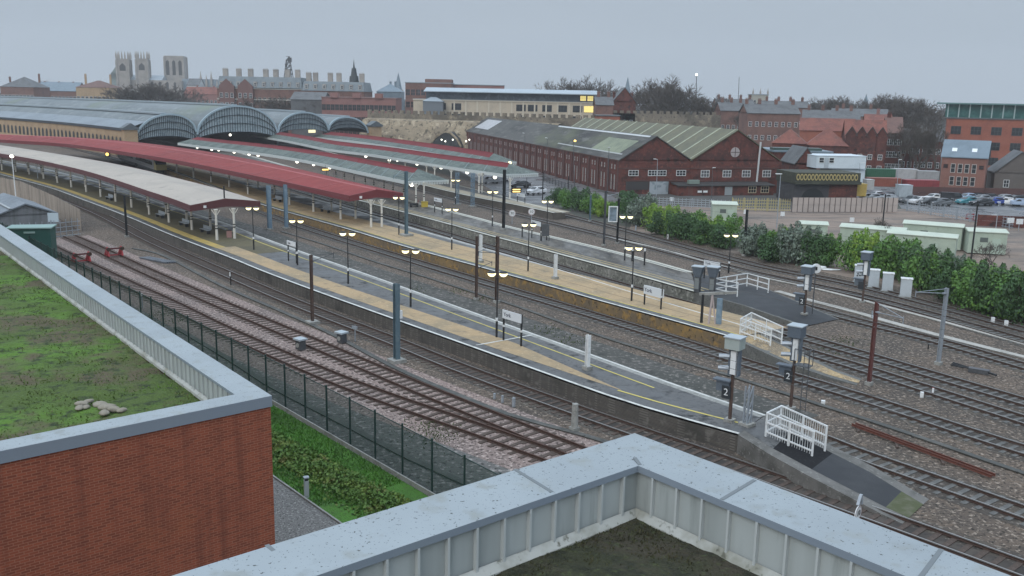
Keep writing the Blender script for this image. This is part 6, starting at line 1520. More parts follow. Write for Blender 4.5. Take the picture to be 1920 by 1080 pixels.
m = MB(); 
for k in (0, 2, 4): m.bx(-w/2+w*(.12+k*.15), -w/2+w*(.22+k*.15), -.8, 3, ze, ze+2.0)
m.build('roof_bays', BR_P, t, world=False)
house('office_wing', 'dark grey ridge-roofed wing left of the red brick office', 545, 606, 186, 392, 16, SLATE, SLATE, 'gx', 3, 0, 0)
t, w, ze = house('brick_office', 'tall brown brick office with flat roof behind the cream building', 760, 846, 156, 430, 22, BR_B, LEAD, 'flat', 0, 4, 9, 1.8, 2.6, wz=2, fm=BR_P)
MB().bx(-w/2+w*.42, w/2, 2, 14, ze+.3, ze+1.9).build('roof_storey', BR_B, t, world=False)
house('brick_office', 'long low pink office stretching behind the cream building roof', 846, 945, 160, 445, 18, BR_P, LEAD, 'flat', 0, 1, 14, 1.6, 1.8, wz=12)
# cream modern building
t, w, ze = house('modern_office', 'long cream office with grey upper storey and lit corner', 775, 1112, 190, 372, 20, CREAM, LEAD, 'flat', 0, 0, 0)
m = MB(); m.bx(-w/2+w*.07, w/2+.6, .8, 19, ze+.36, ze+3.4); m.build('glazed_storey', mat('grey_glazed_band', (.10, .125, .15), .3, [(.7, (.17, .2, .225), .5, .62)]), t, world=False)
m = MB(); m.extr([(-2.6, ze+3.4), (10, ze+4.9), (20.5, ze+3.4), (20.5, ze+3.1), (-2.6, ze+3.1)], (-w/2+w*.06, 0, 0), (0, 1, 0), (0, 0, 1), (w*.97, 0, 0)); m.build('curved_roof', mat('pale_blue_roof', (.38, .44, .48), .45, [(.1, (.33, .39, .43), .45, .62)]), t, world=False)
dk_ = window_mesh(3.6, 2.4, 2, mat('dark_frame', (.06, .065, .07), .5)); lit = window_mesh(3.6, 2.4, 2, mat('dark_frame', (.06, .065, .07)), glass=mat('lit_office_glass', (.8, .65, .2), .3, emit=((1, .80, .28), .75)))
for i, fx in enumerate((.155, .24, .6, .665, .745, .83, .915)): link_mesh('window', dk_, t, (-w/2+w*fx, -.03, ze-3.6))
link_mesh('lit_window', lit, t, (-w/2+w*.977, -.03, ze-3.6)); 
lit2 = window_mesh(2.2, 1.9, 2, mat('dark_frame', (.06, .065, .07)), glass=mat('lit_office_glass', (.8, .65, .2)))
for fx in (.945, .985): link_mesh('lit_window', lit2, t, (-w/2+w*fx, .74, ze+.8))
m = MB()
for i in range(14): x = -w/2+w*(.1+i*.064); m.bx(x-.3, x+.3, -.18, 0, 0, ze)
m.build('pilasters', mat('pale_cream', (.60, .54, .44), .8), t, world=False)
MB().bx(-w/2-.1, w/2+.1, -.3, 0, ze-.15, ze+.25).build('cornice', mat('pale_cream', (.6, .54, .44)), t, world=False)
for i, fx in enumerate((.165, .24, .6, .745, .915)): MB().bx(-w/2+w*fx-1.8, -w/2+w*fx+1.8, -.04, 0, ze-7.6, ze-5.2).build('lower_window', GLASS_D, t, world=False)
house('stair_block', 'small curved-roof block at the left end of the cream office', 793, 830, 190, 366, 6, mat('grey_pavilion', (.16, .18, .2), .6), LEAD, 'hip', 1.6, 0, 0)
# ------------------------------------------------------------------ city wall
a, b = atY(684, 225, 338), atY(1165, 225, 305)
d = Vector((b.x-a.x, b.y-a.y, 0)); Lw = d.length; rzw = math.atan2(d.y, d.x)
t = thing('city_wall', 'ancient crenellated stone city wall on its bank behind the platforms', 'city wall', at_z(a, 0), rzw)
zt = CAMZ-(214-180)/1745*325
m = MB(); m.bx(0, Lw, 2, 4, 0, zt); m.build('upper_wall', STN_W, t, world=False)
k = 0; x = 0.0
while x < Lw-1.5 and k < 95:
    MB().bx(x, x+1.5, 1.96, 2.6, zt, zt+1.15).build('merlon', STN_W, t, world=False); x += 2.6; k += 1
zb = CAMZ-(226-180)/1745*325
BANK = mat('buff_bank_stone', (.33, .27, .19), .9, [(.10, (.22, .18, .13), .44, .58), (.4, (.45, .375, .27), .53, .65), (.7, (.085, .072, .052), .54, .64)], bump=(2, .7, .2))
m = MB(); n = 60
for i in range(n):
    for j in range(3): pass
A_ = [Vector((Lw*i/n*.78, -6+.8*mnoise.noise(Vector((i*.5, 0, 0))), 0)) for i in range(n+1)]; B_ = [Vector((p.x, -1.5+.6*mnoise.noise(Vector((p.x*.2, 3, 0))), zb+.9*mnoise.noise(Vector((p.x*.12, 7, 0))))) for p in A_]; C_ = [Vector((p.x, 2, zb+.5)) for p in A_]
m.ribbon(A_, B_); m.ribbon(B_, C_); m.build('stone_bank', BANK, t, world=False)
px0 = [(805, 270), (822, 250), (838, 240), (855, 245), (870, 268)]
f = lambda px: (atY(px, 255, 320)-at_z(a, 0)).dot(d.normalized())
m = MB(); arch = [(f(803), 0), (f(803), 1.6), (f(814), 4.2), (f(830), 6.0), (f(838), 6.4), (f(848), 6.1), (f(862), 4.2), (f(872), 1.6), (f(872), 0)]
m.extr(arch, (0, -6.9, 0), (1, 0, 0), (0, 0, 1), (0, 6, 0)); m.build('arch_tunnel', mat('tunnel_gloom', (.035, .038, .04), .7, [(.8, (.07, .075, .075), .52, .68)]), t, world=False)
m = MB()
for (u0, z0_), (u1, z1_) in zip(arch[1:-1], arch[2:-1]): m.beam((u0, -6.95, z0_), (u1, -6.95, z1_), .5, .55)
m.build('arch_ring', BANK, t, world=False)
m = MB(); m.bx(Lw*.0+2, Lw*.17, -7.4, -6.9, 0, 4.6); m.build('retaining_wall', BANK, t, world=False)
for i, px in enumerate((828, 835, 849, 874, 880)):
    p = G(px, 285, 2.2); b_ = atY(px, 262+i % 2*3, 300); tt = thing('wall_lamp', 'small white lamp by the tunnel arch, %s from the left' % NTH[i], 'lamp', b_, 0, 'lamps by the tunnel arch'); m = MB(); m.sphere((0, 0, 0), .24, 8, 6); m.build('globe', LAMP_WH, tt, world=False); MB().tube((0, 0, -b_.z), (0, 0, -.2), .05, .05, 5).build('post', DGREY, tt, world=False)
a2, b2 = atY(1150, 212, 345), atY(1352, 212, 345); t = thing('city_wall', 'stretch of crenellated city wall above the ribbed shed roof', 'city wall', at_z(a2, 0)); Lw = b2.x-a2.x; zt = a2.z
MB().bx(0, Lw, 0, 2, 0, zt).build('upper_wall', STN_W, t, world=False)
for i in range(int(Lw/2.4)): MB().bx(i*2.4, i*2.4+1.4, -.05, .6, zt, zt+1.0).build('merlon', STN_W, t, world=False)
# white coach roof parked before the wall
c = G(850, 300, 0)
# ------------------------------------------------------------------ right-hand town
H2 = [
 ('slate-roofed grey house right of the lit office corner', 1118, 1150, 196, 330, 12, BR_B, SLATE, 'gx', 2.7, 2, 4, (.2, .8)),
 ('red brick house with stone pediment window left of the ribbed roof', 1120, 1163, 218, 300, 10, BR_O, SLATE, 'flat', 0, 1, 3, ()),
 ('brick house with tall chimneys below the bare tree', 1150, 1192, 190, 345, 12, BR_F, SLATE, 'gy', 5, 2, 3, (.1, .9)),
 ('grey terrace with rooflights behind the city wall', 1352, 1402, 207, 352, 12, BR_B, SLATE, 'gx', 3.0, 2, 5, (.15, .5, .85)),
 ('brown three-storey terrace with white windows', 1402, 1500, 212, 318, 12, BR_B, SLATE, 'gx', 3.0, 3, 8, (.05, .3, .62, .95)),
 ('slate row with skylights on the ridge by the pale tower', 1345, 1415, 197, 420, 12, BR_B, SLATE, 'gx', 2.7, 2, 6, (.1, .4, .7, .95)),
 ('slate row right of the pale tower', 1430, 1520, 201, 420, 12, BR_B, SLATE, 'gx', 2.7, 2, 8, (.15, .4, .65, .9)),
 ('dark slate terrace beyond the red tiled roofs', 1505, 1612, 222, 330, 12, BR_B, SLATE, 'gx', 3.0, 2, 8, (.1, .35, .6, .85)),
 ('slate-roofed block near the distant spire', 1560, 1665, 216, 370, 12, BR_B, SLATE, 'gx', 2.7, 2, 8, (.2, .7)),
 ('pink tiled house right of the slate block', 1622, 1672, 229, 320, 10, BR_P, TILE_R, 'gx', 2.7, 2, 4, (.5,)),
 ('row of small red-roofed houses in front of the terrace', 1500, 1602, 243, 285, 10, BR_O, TILE_R, 'gx', 3.5, 1, 7, ()),
 ('brown tiled house left of the red roofs', 1448, 1512, 268, 235, 9, BR_F, TILE_R, 'hip', 3.5, 1, 4, ()),
 ('red tiled hipped house right of the brown tiled one', 1512, 1590, 272, 240, 10, BR_F, TILE_R, 'hip', 4.2, 1, 4, ()),
 ('dark brown house under the bare trees', 1662, 1692, 248, 250, 12, BR_F, TILE_B, 'gx', 4, 3, 4, (.2,)),
 ('low brown block under the bare birches', 1690, 1768, 262, 262, 10, BR_F, SLATE, 'gx', 3, 2, 6, ()),
 ('dark small house with slate roof at the right edge', 1866, 1960, 322, 202, 9, mat('grey_brown_brick', (.12, .105, .095), .85, [(.5, (.15, .13, .12), .5, .7)]), SLATE, 'gy', 4.5, 1, 2, ()),
]
for (lab, x0, x1, py, Y, d_, wm, rm, rf, rh, fl, by, ch) in H2:
    rz_ = -17 if x0 > 1430 else 0
    house('town_house', lab, x0, x1, py, Y, d_, wm, rm, rf, rh, fl, by, .95, 1.45, fm=WHITE, chim=[(c_, .5, 3.0) for c_ in ch], group='houses beyond the station', wz=1.4, rz=rz_)
# gabled red terrace
t, w, ze = house('gabled_terrace', 'red brick terrace with four pointed gables behind the white cabins', 1586, 1662, 258, 240, 10, BR_F, TILE_R, 'gx', 4.5, 3, 7, .95, 1.4, rz=-14, fm=WHITE)
for i in range(4):
    x = -w/2+w*(i+.5)/4; m = MB(); m.extr([(-1.3, 0), (1.3, 0), (1.3, ze+.6), (0, ze+2.6), (-1.3, ze+.6)], (x, -.9, 0), (1, 0, 0), (0, 0, 1), (0, 1.5, 0)); m.build('gable_bay', BR_F, t, world=False)
    m = MB(); m.beam((x-1.5, -1.05, ze+.5), (x, -1.05, ze+2.8), .3, .25); m.beam((x+1.5, -1.05, ze+.5), (x, -1.05, ze+2.8), .3, .25); m.build('barge_board', mat('dark_barge', (.06, .04, .038), .6), t, world=False)
    for zz in (1.8, 4.6): link_mesh('bay_window', window_mesh(.9, 1.2, 1, WHITE), t, (x, -.94, zz))
# pale tower house
t, w, ze = house('pale_tower', 'pale square tower with corner finials on the skyline', 1411, 1441, 178, 430, 8, mat('pale_stone_tower', (.38, .37, .32), .8), LEAD, 'flat', 0, 1, 3, 1.0, 2.2, wz=17)
for sx in (-1, 0, 1): m = MB(); m.box((sx*w*.46, .4, ze+.9), (.6, .6, 1.2)); m.tube((sx*w*.46, .4, ze+1.5), (sx*w*.46, .4, ze+3), .3, .05, 6); m.build('finial', STN, t, world=False)
# spires
for (px, yt, yb, Y, lab) in ((747, 136, 168, 620, 'slim grey church spire left of the brown office'), (1176, 144, 176, 650, 'slim church spire left of the big bare tree'), (1622, 176, 204, 600, 'small spire among the trees at right')):
    c = atY(px, yb, Y); zt = atY(px, yt, Y).z; t = thing('church_spire', lab, 'spire', (c.x, Y, 0), .4, 'church spires on the skyline')
    MB().bx(-2.6, 2.6, -2.6, 2.6, 0, c.z).build('tower', STN, t, world=False); MB().tube((0, 0, c.z), (0, 0, zt), 2.6, .08, 8).build('spire', SLATE_B, t, world=False)
c = atY(745, 165, 500); house('slate_block', 'blue-grey roofed block below the slim spire', 706, 752, 172, 470, 14, SLATE_B, SLATE_B, 'hip', 4, 0, 0, chim=((.5, .5, 3), (.7, .5, 3)))
for (px, yt, yb, Y, lab, w_) in ((1386, 144, 186, 480, 'thin aerial mast rising above the rooftops', .18), (1309, 140, 178, 430, 'leaning crane jib with a white lamp above the trees', .22)):
    c = atY(px, yb, Y); tp = atY(px-(3 if px < 1350 else 0), yt, Y); t = thing('aerial_mast', lab, 'mast', (c.x, Y, 0)); MB().tube((0, 0, 0), (tp.x-c.x, 0, tp.z), w_*1.4, w_*.7, 6).build('pole', DGREY, t, world=False)
    if px < 1350: m = MB(); m.sphere((tp.x-c.x, 0, tp.z), .5, 10, 6); m.build('lamp', LAMP_WH, t, world=False)
# glass-topped office
t, w, ze = house('glass_top_office', 'large orange brick office with a green glass top storey at right', 1776, 2010, 222, 262, 24, BR_O, SLATE, 'flat', 0, 3, 6, 2.4, 2.0, wz=1.5, fm=mat('dark_frame', (.06, .065, .07)), fh=4.1, bars=2, rz=-24)
m = MB(); m.bx(-w/2-.6, w/2, 1.2, 22, ze+.36, ze+3.9); m.build('glass_storey', mat('green_glass', (.035, .12, .115), .15, [(.35, (.07, .19, .18), .45, .60)]), t, world=False)
m = MB(); m.bx(-w/2-3, w/2, -.8, 24, ze+3.9, ze+4.3); m.build('roof_slab', mat('teal_roof_slab', (.12, .22, .22), .5), t, world=False)
for i in range(12): x = -w/2+w*i/11; MB().bx(x-.15, x+.15, .2, .5, ze+.36, ze+3.9).build('mullion', mat('pale_mullion', (.32, .42, .42), .5), t, world=False)
# brick house with skylights
t, w, ze = house('brick_house', 'tall narrow-windowed brick house with blue slate roof and two skylights', 1767, 1851, 292, 203, 8.5, mat('rosy_brick', (.235, .115, .09), .85, [(.4, (.19, .095, .075), .45, .64), (2.5, (.28, .14, .11), .54, .74)]), SLATE_B, 'gx', 3.4, 0, 0, rz=-29)
nwm = window_mesh(.75, 1.75, 0, mat('white_sash', (.5, .48, .45), .6))
for i, fx in enumerate((.27, .43, .58, .74)):
    for zz in (1.6, 4.3): link_mesh('window', nwm, t, (-w/2+w*fx, -.03, zz))
for fx in (.1, .9): link_mesh('window', window_mesh(.8, .7, 0, BR_F), t, (-w/2+w*fx, -.03, 5.2))
for fx in (.27, .43, .58, .74): link_mesh('low_window', window_mesh(.8, .5, 0, BR_P), t, (-w/2+w*fx, -.03, .5))
sl = math.atan2(3.52, 8.5/2+.3)
for fx in (.25, .7):
    m = MB(); x = -w/2+w*fx; q = [(x-.5, 1.1), (x+.5, 1.1), (x+.5, 2.0), (x-.5, 2.0)]; zf = lambda y: ze-.12+3.52*(y+.3)/(8.5/2+.3)
    m.face(*[(a_, b_, zf(b_)+.06) for a_, b_ in q]); m.build('skylight', mat('bright_skylight', (.75, .78, .8), .2), t, world=False)
panelfence('long dark brick wall below the brick house', G(1690, 372), G(2000, 378), 2.4, mat('dark_wall_brick', (.105, .055, .05), .85, [(.5, (.075, .045, .042), .5, .7)]), 'brick_wall', 'wall', step=7)
# containers and stalls
def crate(label, px0, px1, pyt, pyb, m, Y=None, d=2.4, name='shipping_container', cat='container', rib=True, rz=4):
    b = G((px0+px1)/2, pyb, 0) if pyb > 330 else None; Y = Y or b.y
    a_, e_ = atY(px0, pyt, Y), atY(px1, pyt, Y); zb = max(0, atY((px0+px1)/2, pyb, Y).z); w_ = e_.x-a_.x; h_ = (a_.z+e_.z)/2-zb
    t = thing(name, label, cat, ((a_.x+e_.x)/2, Y, zb), math.radians(rz), 'containers by the car park')
    MB().bx(-w_/2, w_/2, 0, d, 0, h_).build('body', m, t, world=False)
    mb = MB(); k = max(4, int(w_/.4))
    for i in range(k): x = -w_/2+(i+.5)*w_/k; mb.bx(x-.07, x+.07, -.05, 0, .12, h_-.12)
    mb.build('corrugation', m, t, world=False); MB().bx(-w_/2-.04, w_/2+.04, -.06, d+.06, h_-.02, h_+.1).build('top_rail', m, t, world=False)
    return t
mk = lambda n, c: mat(n, c, .5, [(.8, tuple(v*.75 for v in c), .48, .68)])
crate('green container stacked behind the white cabins', 1627, 1680, 318, 336, mk('bright_green_steel', (.035, .12, .07)), 196, rz=0)
crate('white container right of the green one', 1680, 1722, 318, 338, mk('white_steel', (.42, .42, .42)), 197, rz=0)
crate('grey-white container beside the brick house', 1722, 1762, 322, 340, mk('grey_white_steel', (.33, .33, .33)), 196, rz=0)
crate('orange-red container under the green one', 1630, 1690, 335, 350, mk('orange_red_steel', (.26, .085, .06)), 190, rz=0)
crate('red and white container with blank panels', 1700, 1762, 339, 352, mk('scarlet_steel', (.26, .05, .055)), 189, rz=0)
crate('yellow cabin beside the dark depot', 1606, 1626, 346, 368, mk('yellow_steel', (.48, .35, .10)), 178, 2.2, 'yellow_cabin', 'cabin', rz=0)
crate('white tank cabin right of the yellow one', 1626, 1640, 338, 356, mk('white_steel', (.42, .42, .42)), 180, 2.2, 'white_cabin', 'cabin', rz=0)
crate('pale grey kiosk at the corner of the car park', 1688, 1712, 348, 370, mk('pale_kiosk', (.38, .43, .46)), 178, 2.2, 'grey_kiosk', 'kiosk', rz=0)
# ------------------------------------------------------------------ cars
TYRE = mat('tyre', (.015, .015, .016), .8); CGL = mat('car_glass', (.03, .035, .04), .08, spec=.7); LGT = mat('car_lamp', (.6, .6, .6), .2)
CARV = {}
def car_meshes(paint, van=False):
    k = (paint.name, van)
    if k in CARV: return CARV[k]
    L_, W_ = 4.3, 1.76; out = []
    pr = [(-2.15, .35), (-2.12, .75), (-1.5, .92), (-.9, 1.0), (-.25, 1.42), (1.1, 1.46), (1.75, 1.12), (2.08, .98), (2.15, .4)] if not van else [(-2.3, .35), (-2.28, .9), (-1.75, 1.15), (-1.2, 1.9), (2.25, 1.95), (2.3, .4)]
    m = MB(); n = len(pr); secs = []
    for y, s, zs in ((-W_/2, .96, .97), (-W_/2+.12, 1, 1), (W_/2-.12, 1, 1), (W_/2, .96, .97)):
        for x, z in pr: m.v.append((x*s, y if z < 1.05 else y*.84, .35+(z-.35)*zs))
    for j in range(3):
        for i in range(n): a = j*n; m.f.append((a+i, a+(i+1) % n, a+n+(i+1) % n, a+n+i)); m.m.append(0)
    m.f.append(tuple(range(n-1, -1, -1))); m.m.append(0); m.f.append(tuple(range(3*n, 4*n))); m.m.append(0)
    out.append(('body', m, paint))
    m = MB(); zt, zl = (1.38, 1.02) if not van else (1.8, 1.25)
    for sy in (-1, 1):
        q = [(-.62, zl), (1.55, zl), (1.05, zt), (-.22, zt)] if not van else [(-1.2, zl), (-.2, zl), (-.2, zt), (-.95, zt)]
        m.face(*[(x, sy*(W_/2*.90+.015-(z-zl)*.12), z) for x, z in (q if sy < 0 else q[::-1])])
    q = [(-.93, 1.02), (-.28, 1.41)] if not van else [(-1.72, 1.2), (-1.24, 1.84)]
    m.face((q[0][0]-.03, -.68, q[0][1]+.02), (q[1][0]-.03, -.6, q[1][1]), (q[1][0]-.03, .6, q[1][1]), (q[0][0]-.03, .68, q[0][1]+.02))
    if not van: m.face((1.72, .66, 1.16), (1.16, .6, 1.44), (1.16, -.6, 1.44), (1.72, -.66, 1.16))
    out.append(('glazing', m, CGL))
    for x in (-1.35, 1.32):
        for s in (-1, 1): m = MB(); m.tube((x, s*W_/2*.98, .31), (x, s*W_/2*.80, .31), .31, .31, 12); out.append(('wheel', m, TYRE))
    for s in (-1, 1): m = MB(); m.box((-2.08 if not van else -2.24, s*.62, .72), (.12, .34, .14)); out.append(('headlight', m, LGT))
    res = []
    for nm, m, mm in out:
        o = m.build(nm, mm); res.append((nm, o.data)); bpy.data.objects.remove(o)
    CARV[k] = res; return res
CP = {'white': mat('white_car_paint', (.62, .63, .64), .25, spec=.6), 'silver': mat('silver_car_paint', (.36, .38, .40), .3, metal=.5), 'black': mat('black_car_paint', (.018, .019, .022), .2, spec=.6), 'grey': mat('grey_car_paint', (.11, .12, .13), .25, spec=.6), 'blue': mat('blue_car_paint', (.025, .055, .26), .25, spec=.6), 'teal': mat('teal_car_paint', (.05, .22, .26), .25, spec=.6), 'red': mat('red_car_paint', (.26, .03, .035), .25, spec=.6), 'pale': mat('pale_blue_car_paint', (.30, .38, .50), .25, spec=.6)}
def car(px, py, col, rz, label, van=False, grp='cars in the right car park'):
    p = G(px, py, .01); t = thing('parked_car' if not van else 'parked_van', label, 'car' if not van else 'van', p, math.radians(rz), grp)
    for nm, me in car_meshes(CP[col], van): link_mesh(nm, me, t)
for (px, py, c_, rz, lab, van) in [
 (1694, 376, 'silver', 20, 'silver car behind the end of the hoarding', 0), (1709, 381, 'grey', 25, 'dark grey car at the left of the front row of the car park', 0), (1724, 383, 'white', 15, 'white car in the front row left of the centre', 0),
 (1749, 377, 'white', 20, 'white car behind the front row, second from left', 0), (1765, 378, 'silver', 160, 'silver car beside the black van', 0), (1784, 379, 'black', 170, 'black van in the middle of the car park', 1),
 (1813, 383, 'teal', 15, 'teal car in front of the pale blue one', 0), (1812, 376, 'pale', 20, 'pale blue car behind the teal one', 0), (1838, 379, 'silver', 10, 'silver car right of the pale blue one', 0),
 (1863, 384, 'blue', 12, 'bright blue car at the right of the car park', 0), (1895, 385, 'white', 150, 'white car right of the bright blue one', 0), (1917, 387, 'pale', 170, 'pale car cut by the right edge of the picture', 0),
 (1735, 371, 'black', 15, 'black car at the back of the car park on the left', 0), (1850, 376, 'black', 5, 'black car at the back beside the brick wall', 0), (1640, 372, 'white', 20, 'white car right of the yellow cabin', 0), (1660, 373, 'grey', 15, 'grey car near the pale kiosk', 0), (1672, 378, 'silver', 175, 'silver car just behind the hoarding', 0),
 (1700, 369, 'black', 20, 'black car at the far left corner of the car park', 0), (1722, 368, 'white', 15, 'white car at the back beside the grey kiosk', 0), (1765, 372, 'grey', 10, 'grey car at the back beneath the brick house', 0), (1790, 373, 'white', 10, 'white car at the back beneath the brick house', 0), (1825, 374, 'black', 5, 'black car at the back left of the blue ones', 0), (1742, 385, 'black', 15, 'black car in the front row left of the van', 0), (1762, 386, 'grey', 15, 'grey car at the front right behind the mesh fence', 0), (1840, 386, 'black', 10, 'black car left of the bright blue one', 0), (1880, 378, 'silver', 5, 'silver car behind the bright blue one', 0), (1905, 379, 'black', 5, 'black car at the back near the right edge', 0), (1650, 376, 'black', 15, 'black car just behind the hoarding', 0), (1632, 377, 'silver', 15, 'silver car behind the hoarding near the yellow cabin', 0),
 (1507, 371, 'white', 10, 'white car by the dark depot wall', 0)]:
    car(px, py, c_, rz, lab, van)
for (px, py, c_, rz, lab, van) in [(918, 344, 'silver', 30, 'silver car in front of the canopy tip', 0), (938, 340, 'silver', 20, 'silver van beyond the middle hipped canopy', 1), (975, 352, 'black', 20, 'black car beside the bright lamp post', 0), (1005, 364, 'white', 40, 'white car at the edge of the station car park', 0)]:
    car(px, py, c_, rz, lab, van, 'cars beside the far platform')
# ------------------------------------------------------------------ train
p4 = TRK['T4']; i0 = min(range(len(p4)), key=lambda i: (p4[i]-G(303, 326, .2)).length)
TRB = mat('train_grey_body', (.45, .46, .48), .4, [(.3, (.38, .39, .41), .45, .62)]); TRR = mat('train_pale_roof', (.44, .455, .46), .5, [(.4, (.36, .375, .38), .45, .62)]); TRD_ = mat('train_dark_band', (.03, .033, .038), .2, spec=.6)
tr = thing('passenger_train', 'grey passenger train with dark windscreen beside the red canopy', 'train', (p4[i0].x, p4[i0].y, 0))
for k in range(2):
    a_ = p4[max(0, i0-int(k*11.6))]; b_ = p4[max(0, i0-int(k*11.6)-11)]; d = (b_-a_); d.z = 0; d.normalize(); nn = Vector((-d.y, d.x, 0)); ln = 22.4
    def car_sec(prof, o, l): 
        m = MB(); m.extr(prof, o, nn, (0, 0, 1), d*l); return m
    bd = [(-1.35, 1.1), (-1.38, 2.2), (-1.3, 3.1), (1.3, 3.1), (1.38, 2.2), (1.35, 1.1)]
    st = 1.6 if k == 0 else 0
    cb = car_sec(bd, at_z(a_, 0)+d*st, ln-st).build('carriage_body', TRB, tr)
    m = car_sec([(-1.3, 3.1), (-.95, 3.62), (-.4, 3.8), (.4, 3.8), (.95, 3.62), (1.3, 3.1)], at_z(a_, 0)+d*st, ln-st); m.build('carriage_roof', TRR, tr)
    m = MB()
    for s in (-1, 1): q = at_z(a_, 2.35)+nn*s*1.385; m.beam(q+d*3, q+d*(ln-1), .04, .75)
    m.build('window_band', TRD_, tr)
    m = MB()
    for fx in (3.5, 18.5):
        for s in (-1, 1):
            for e in (-1.2, 1.2): q = at_z(a_, .62)+d*(fx+e)+nn*s*.72; m.tube(q-nn*.06, q+nn*.06, .42, .42, 12)
    m.build('wheels', BLACK, tr)
    m = MB(); m.beam(at_z(a_, .8)+d*2, at_z(a_, .8)+d*(ln-1), 2.3, .5); m.build('underframe', DGREY, tr)
    if k == 0:
        o = at_z(a_, 0); f0 = [(-1.2, 1.0), (1.2, 1.0), (1.15, 2.1), (-1.15, 2.1)]; f1 = [(-1.35, 1.1), (1.35, 1.1), (1.3, 3.1), (.95, 3.62), (-.95, 3.62), (-1.3, 3.1)]
        P_ = lambda u, z, x: o+nn*u+Vector((0, 0, z))+d*x
        m = MB(); A = [P_(-1.15, 1.0, 0), P_(1.15, 1.0, 0), P_(1.1, 2.2, .25), P_(-1.1, 2.2, .25)]; B = [P_(-1.35, 1.1, st), P_(1.35, 1.1, st), P_(1.3, 3.1, st), P_(-1.3, 3.1, st)]; T_ = [P_(.9, 3.6, st), P_(-.9, 3.6, st)]
        m.add(A+B+T_, [(0, 1, 2, 3), (1, 5, 6, 2), (4, 0, 3, 7), (0, 4, 5, 1)]); m.build('cab_nose', mat('train_yellow_front', (.50, .42, .15), .4), tr)
        m = MB(); m.add([A[2], A[3], B[3], T_[1], T_[0], B[2]], [(0, 1, 2, 3, 4, 5)]); m.build('windscreen', TRD_, tr)
# ------------------------------------------------------------------ hedge bushes
def leafcloud(n, lobes, size, seed):
    r = random.Random(seed); m = MB()
    for _ in range(n):
        lx, ly, lz, lr, lh = r.choice(lobes); 
        u = Vector((r.gauss(0, 1), r.gauss(0, 1), r.gauss(0, 1))).normalized(); rad = r.uniform(.62, 1.16)
        c = Vector((lx+u.x*lr*rad, ly+u.y*lr*rad, max(.05, lz+u.z*lh*rad)))
        nrm = (u+Vector((r.gauss(0, .6), r.gauss(0, .6), r.gauss(.35, .6)))).normalized(); e = nrm.orthogonal().normalized(); g_ = nrm.cross(e); a = r.uniform(0, 6.28); e, g_ = e*math.cos(a)+g_*math.sin(a), g_*math.cos(a)-e*math.sin(a); s = size*r.uniform(.55, 1.25)
        m.face(c-e*s, c-g_*s*.5, c+e*s, c+g_*s*.5)
    return m
def leafm(nm, a, b, c): return mat(nm, a, .7, [(.9, b, .46, .64), (3.5, c, .52, .68)])
LM = {'dark': leafm('dark_evergreen_leaf', (.045, .10, .034), (.075, .155, .045), (.016, .03, .015)), 'mid': leafm('mid_green_leaf', (.085, .19, .038), (.14, .26, .05), (.028, .06, .02)), 'lime': leafm('lime_green_leaf', (.17, .30, .042), (.25, .36, .055), (.05, .10, .022)), 'pale': leafm('grey_green_leaf', (.12, .16, .12), (.24, .29, .23), (.04, .06, .045))}
BUSHV = []
for sd in range(5):
    r = random.Random(90+sd); lobes = []
    for _ in range(15):
        a = r.uniform(0, 6.28); q = r.uniform(.0, .72); z = r.uniform(.25, .78); lr = r.uniform(.24, .42); lobes.append((math.cos(a)*q, math.sin(a)*q*.9, z*1.0, lr, lr*.85))
    lobes += [(0, 0, .55, .6, .5), (.2, .1, .3, .7, .3), (-.25, -.1, .3, .7, .3)]
    for _ in range(5): a = r.uniform(0, 6.28); lobes.append((math.cos(a)*r.uniform(.3, .8), math.sin(a)*.6, r.uniform(.7, 1.0), r.uniform(.12, .2), r.uniform(.15, .28)))
    m = leafcloud(4200, lobes, .062, sd)
    st = MB()
    for i in range(7): a = r.uniform(0, 6.28); st.tube((0, 0, 0), (math.cos(a)*.45, math.sin(a)*.45, r.uniform(.5, .9)), .03, .008, 5)
    BUSHV.append((m, st))
BM = {}
def bush_mesh(v, k):
    if (v, k) not in BM:
        o = BUSHV[v][0].build('foliage', LM[k]); BM[(v, k)] = o.data; bpy.data.objects.remove(o)
    return BM[(v, k)]
STEMM = mat('bush_stem', (.05, .04, .03), .9); SM = {}
def stem_mesh(v):
    if v not in SM: o = BUSHV[v][1].build('stems', STEMM); SM[v] = o.data; bpy.data.objects.remove(o)
    return SM[v]
desc = {'dark': 'dark green', 'mid': 'mid green', 'lime': 'bright lime green', 'pale': 'grey-green'}
